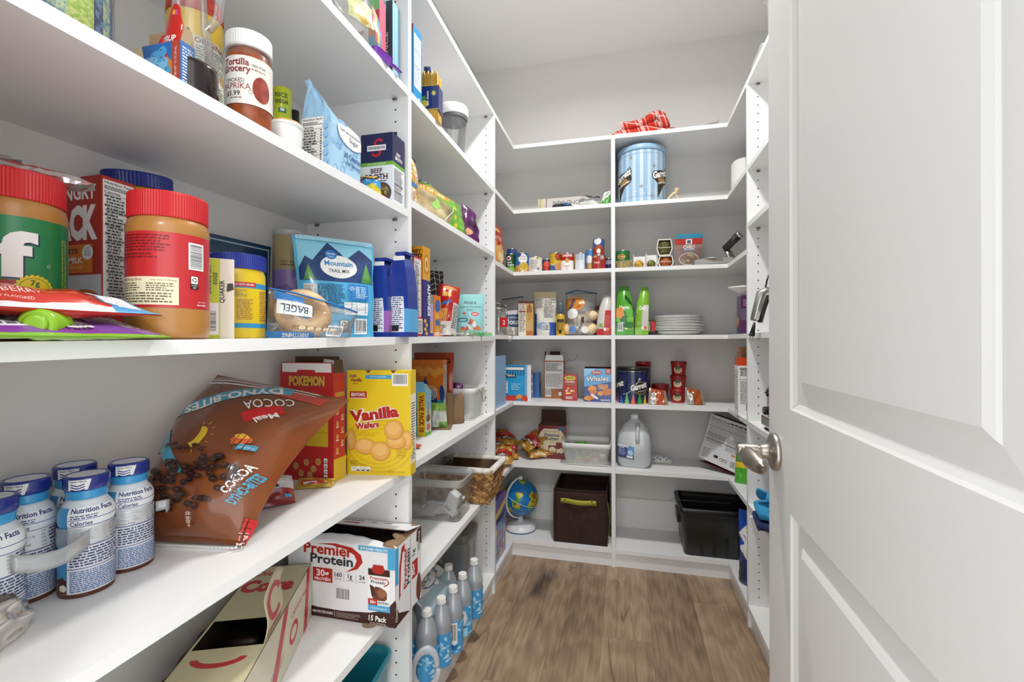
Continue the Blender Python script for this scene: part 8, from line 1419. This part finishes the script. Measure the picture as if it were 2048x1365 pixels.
mb=MB();mb.tube([(.02,-.05,.215),(.02,-.072,.19),(.02,-.079,.15),(.02,-.074,.125)],.010,clear('cloudy_handle',gloss=.2,body=.6,bodycol=(.78,.82,.84)),10);mb.build('handle',t);mb=MB();a=Art();a.rect(0,0,.078,.062,M('#22306c',.4));a.rect(.045,.012,.033,.05,FO('#4a86c4'));a.blob(.062,.03,.012,.014,FO('#a9cdea'),3);a.para(.005,.012,.035,.032,5,M('#8fa0cc'),4);a.rect(.0,.054,.05,.008,M('#e8e8ea'));a.rect(.042,.004,.03,.010,PAPER);a.para(.006,.046,.03,.006,1,PAPER,5);a.put(mb,lambda u,v,e:Vector((-.075+u,-.0758-e,.055+v-u*.16)));mb.build('label',t)
G=bagG([(-.05,0,0),(.05,.01,0),(.05,.03,.022),(-.04,.03,.03)],.014,.01,wr=.006,seed=8,ends=(.3,.2));a=Art();a.rect(-.05,0,.1,.03,PAPER);
for k in range(6):a.blob(-.04+.016*k,.012+.008*(k%2),.005,.004,M('#5a8ab0'),k)
one(pouch_mb(G,PAPER,a,w=.1,h=.03),'paper_wrapper','small white and blue crumpled wrapper beside the water jug','wrapper',(X(1322,2.47),2.47,z),-.1)
w,d,h=.198,.065,.225;a=Art();a.rect(0,0,w,h,M('#d8d8d8',.5));a.text('Nutrition Facts',.008,h-.022,.010,BLACK,al='l',bold=.02,w=.09);a.para(.10,h-.022,.09,.012,1,PRINTG,3)
for k in range(9):a.para(.01,h-.04-k*.008,w-.03,.006,1,M('#9a9a9a'),4+k,.6,.05)
a.rect(.004,h-.030,w-.008,.002,BLACK);a.rect(.004,h-.055,w-.008,.0015,BLACK);a.rect(.004,h-.12,w-.008,.002,BLACK);a.para(.012,.09,.09,.05,6,M('#a5a5a5'),3);a.para(.11,.08,.08,.06,7,M('#a5a5a5'),4);a.para(.01,.012,.04,.05,6,M('#a5a5a5'),5);a.ring(.108,.032,.01,.007,.002,BLACK,16);a.ring(.126,.032,.01,.007,.002,BLACK,16);a.rect(.07,.03,.02,.012,BLACK);a.ell(.155,.07,.010,.005,M('#d9884a'),14);a.bars(.148,.008,.048,.04,8)
s_=Art();s_.rect(0,0,d,h,M('#6c1f33'));s_.rect(.02,.04,.03,.06,M('#c9902c'))
t=thing('cereal_box','large maroon edged cereal box leaning tilted on the jug shelf','cereal box',(.445,2.395,z+.034),-.62);m1=carton_mb(w,d,h,M('#6c1f33'),{'front':(None,a),'left':(None,s_)},top=False,inner=BLACK);Rm=rot('X',-9)@rot('Y',13);m1.v=[tuple(Rm@Vector(p))for p in m1.v];zm=min(p[2]for p in m1.v);m1.build('box',t);t.location.z=z-zm+.0005
m2=MB();m2.box(-w/2+.01,w/2,-d/2-.004,d/2,-.012,-.0105,M('#6c1f33'));m2.v=[tuple(rot('X',-9)@rot('Y',10)@Vector(p))for p in m2.v];m2.v=[(p[0],p[1],max(p[2],zm))for p in m2.v];m2.build('flap',t)
G=bagG([(-.05,0,0),(.05,0,0),(.04,.02,.13),(-.05,.02,.12)],.02,.02,wr=.005,seed=4,ends=(.5,0));a=Art();a.rect(-.05,0,.1,.09,FO('#4fae2c'));a.rect(-.05,.07,.1,.025,FO('#e0c02c'));one(pouch_mb(G,FO('#5f8a4a'),a,w=.1,h=.13),'green_pouch','green and yellow pouch beside the leaning cereal box','pouch',(.515,2.20,z),-.5)
z=top('G');t=thing('storage_tub','black plastic storage tub on the bottom corner shelf','tub',(.481,2.445,z));BT=M('#141414',.38,0,.1);w,d,h=.46,.27,.225;q=lambda k,e=0:rrect(w*k+e,d*k+e,.022);mb=MB();loft(mb,[(q(.88),0),(q(.91),.006),(q(.935),h*.5),(q(.945),h*.51),(q(.965),h*.84),(q(.965,.014),h*.85),(q(.98,.018),h*.97),(q(.98,.012),h),(q(.94),h),(q(.92),h*.9),(q(.86),.006)],BT,True,True,True);mb.build('tub_body',t)
mb=MB()
for k in range(6):x_=-w*.30+k*w*.12;mb.box(x_,x_+.012,-d*.470,-d*.455,.012,h*.45,BT)
mb.build('ribs',t);mb=MB();mb.box(-w*.5-.004,-w*.47,-.05,.05,h*.55,h*.80,BT,.004);mb.build('side_grip',t)
mb=MB();mb.tube([(-w*.58+.55*w*k/10*1.1,-d*.1+.004*sin(k),h+.004+.002*sin(2*k))for k in range(11)],.0012,M('#8a8a88',.4,.6),5);one(mb,'wire_strand','thin wire lying across the black storage tub','wire',(.481,2.445,z))
a=Art();w,h=.17,.30;a.rect(-w/2,0,w,h,FO('#1f50b8'));a.rect(-w/2,0,w,h*.5,FO('#1c2f6c'));a.text('ERS',-.035,h*.56,.05,PAPER,bold=.08,a=-.7);a.text('&S',-.045,h*.42,.045,PAPER,bold=.08,a=-.7);a.rect(-.08,.01,.03,.08,M('#3a3a40'));G=pouch_grid(w,h,.09,seed=77,wr=.004,lean=.03);one(pouch_mb(G,FO('#1f50b8'),a,w=w,h=h),'blue_bag','blue bag with white letters at the right corner of the bottom shelf','bag',(.535,2.09,z),-.62)
# ================================================================ right hand bay beside the door
z=ZA+T;t=thing('clear_tub','clear plastic tub high on the topmost shelf by the door','tub',(.585,1.69,z));q=lambda k:rrect(.22*k,.24*k,.03*k);mb=MB();loft(mb,[(q(.86),0),(q(.88),.004),(q(.98),.19)],CLEARH,True,True,False);mb.build('tub_body',t);mb=MB();loft(mb,[(q(.98),.185),(q(1.05),.19),(q(1.05),.202),(q(.96),.206)],CLEARH,True,False,True);mb.build('lid',t)
mb=MB();mb.sheet(lambda u,v:(.07*v,.17*u,.004+.03*sin(pi*u)*(1-v)+.006*sin(9*u)),14,5,PAPER,th=.0008);one(mb,'folded_paper','folded white paper on the topmost shelf before the clear tub','paper',(.462,1.83-.1,z))
z=top('B');G=bagG([(-.10,0,.003),(.10,0,.003),(.09,.05,.05),(-.10,.05,.03)],.018,.012,nx=18,ny=14,wr=.007,seed=33,ends=(.5,.3));one(pouch_mb(G,CLEAR),'clear_wrap','crumpled clear film spilling over the shelf edge by the door','film',(.50,1.80,z+.002),-1.5)
z=top('D');t=thing('electric_knife','silver and black electric knife handle leaning with its plug hanging down','electric knife',(.472,1.765,z+.0));u=lambda px,py,y:Vector((onY(px,py,y).x,y,zat(py,onY(px,py,y).x,y)))-Vector((.472,1.765,z));SL=M('#b9b8b4',.25,.9);A0,A1=u(1509,643,1.76),u(1524,588,1.76)
mb=MB();mb.tube([A0,A0+(A1-A0)*.06,A0+(A1-A0)*.5,A1,u(1534,585,1.76),u(1546,584,1.76)],[.012,.0155,.0165,.018,.018,.016],SL,14);mb.build('body',t)
mb=MB();mb.tube([u(1520,646,1.755),u(1527,618,1.755),u(1533,600,1.755),u(1545,595,1.755)],[.008,.009,.010,.010],BLACK,10);mb.build('grip',t);mb=MB();mb.tube([u(1530,581,1.77),u(1534,562,1.77),u(1537,552,1.77)],.0028,BLACK,8);mb.build('cord',t)
mb=MB();mb.tube([u(1509,646,1.745),u(1507,656,1.745),u(1504.5,668,1.745)],[.0035,.006,.0085],BLACK,12);mb.tube([u(1504.5,668,1.745),u(1503.5,673,1.745)],.0095,BLACK,12)
for s in(-.004,.004):mb.tube([u(1503.5,672,1.745)+Vector((s,0,0)),u(1502.5,682,1.745)+Vector((s,0,0))],.0016,STEEL,6)
mb.build('plug',t)
z=top('E');t=thing('chrome_appliance','chrome appliance with black knob on the shelf behind the door handle','appliance',(.50,1.70,z));CHR=M('#d0d0ce',.1,1);mb=MB();mb.box(-.035,.08,-.09,.09,.012,.05,CHR,.006);mb.box(-.02,.08,-.08,.08,.05,.15,M('#c9c9c7',.2,1),.008)
for sx_ in(-.02,.05):
 for sy in(-.07,.07):mb.lathe([(.008,0),(.008,.013)],BLACK,12,tr(sx_,sy,0))
mb.build('housing',t);mb=MB();KB_=tr(-.022,.02,.072)@rot('Y',-90);mb.lathe([(.019,0),(.019,.004),(.015,.006),(.0135,.022),(.012,.024)],M('#1a1a1a',.2,.3),24,KB_);mb.build('knob',t);mb=MB();KB_=tr(-.018,.03,.128)@rot('Y',-90)
mb.tube([(-.03,.01,.13),(-.03,.05,.13)],.004,BLACK,8);mb.tube([(-.03,.03,.12),(-.03,.03,.145)],.004,BLACK,8);mb.tube([(-.02,.03,.13),(-.032,.03,.13)],.003,BLACK,8);mb.build('latch',t)
z=top('F');CLB=M('#2a8fc4',.85)
for k,(c,dx_,dz,lb)in enumerate((('#22305c',0,0,'navy cloth with white tag folded at the bottom of the small pile by the door'),('#2f8fbe',.004,.030,'light blue cloth folded on top of the navy cloth by the door'))):
 t=thing('folded_cloth',lb,'cloth',(.478+dx_,1.735,z+dz+.002));mb=MB();cm=M(c,.85)
 mb.sheet(lambda u,v:(-.03+.14*u-.02*sin(pi*v)*(1-u),-.09+.18*v,.014+.014*sin(pi*u)+.005*sin(11*v+5*u)+(.006 if k else 0)),10,16,cm,th=.024);mb.build('cloth',t)
 if k==0:m2=MB();m2.sheet(lambda u,v:(-.035-.02*u,.052+.0*v,.0+.012*v),3,2,PAPER,th=.0006);m2.v=[(p[0],p[1]-.02,p[2])for p in m2.v];o=m2.build('tag',t)
 else:
  m2=MB();m2.sheet(lambda u,v:(-.03+.07*u+.012*sin(7*v),-.05+.10*v,.04+.05*(1-u)*sin(pi*(v*.8+.2))+.004*sin(13*v)),6,14,cm,th=.006);m2.build('corner_fold',t)
G=bagG([(-.03,0,0),(.04,0,0),(.05,.02,.06),(-.03,.02,.05)],.01,.008,wr=.003,seed=3);a=Art();a.rect(-.03,0,.03,.05,FO('#d8732c'));a.rect(.0,0,.03,.05,FO('#2a5f98'));one(pouch_mb(G,FO('#2f9fd8'),a,w=.07,h=.06),'blue_packet','blue packet with orange stripe behind the folded cloths by the door','packet',(.53,1.87,z),.0)
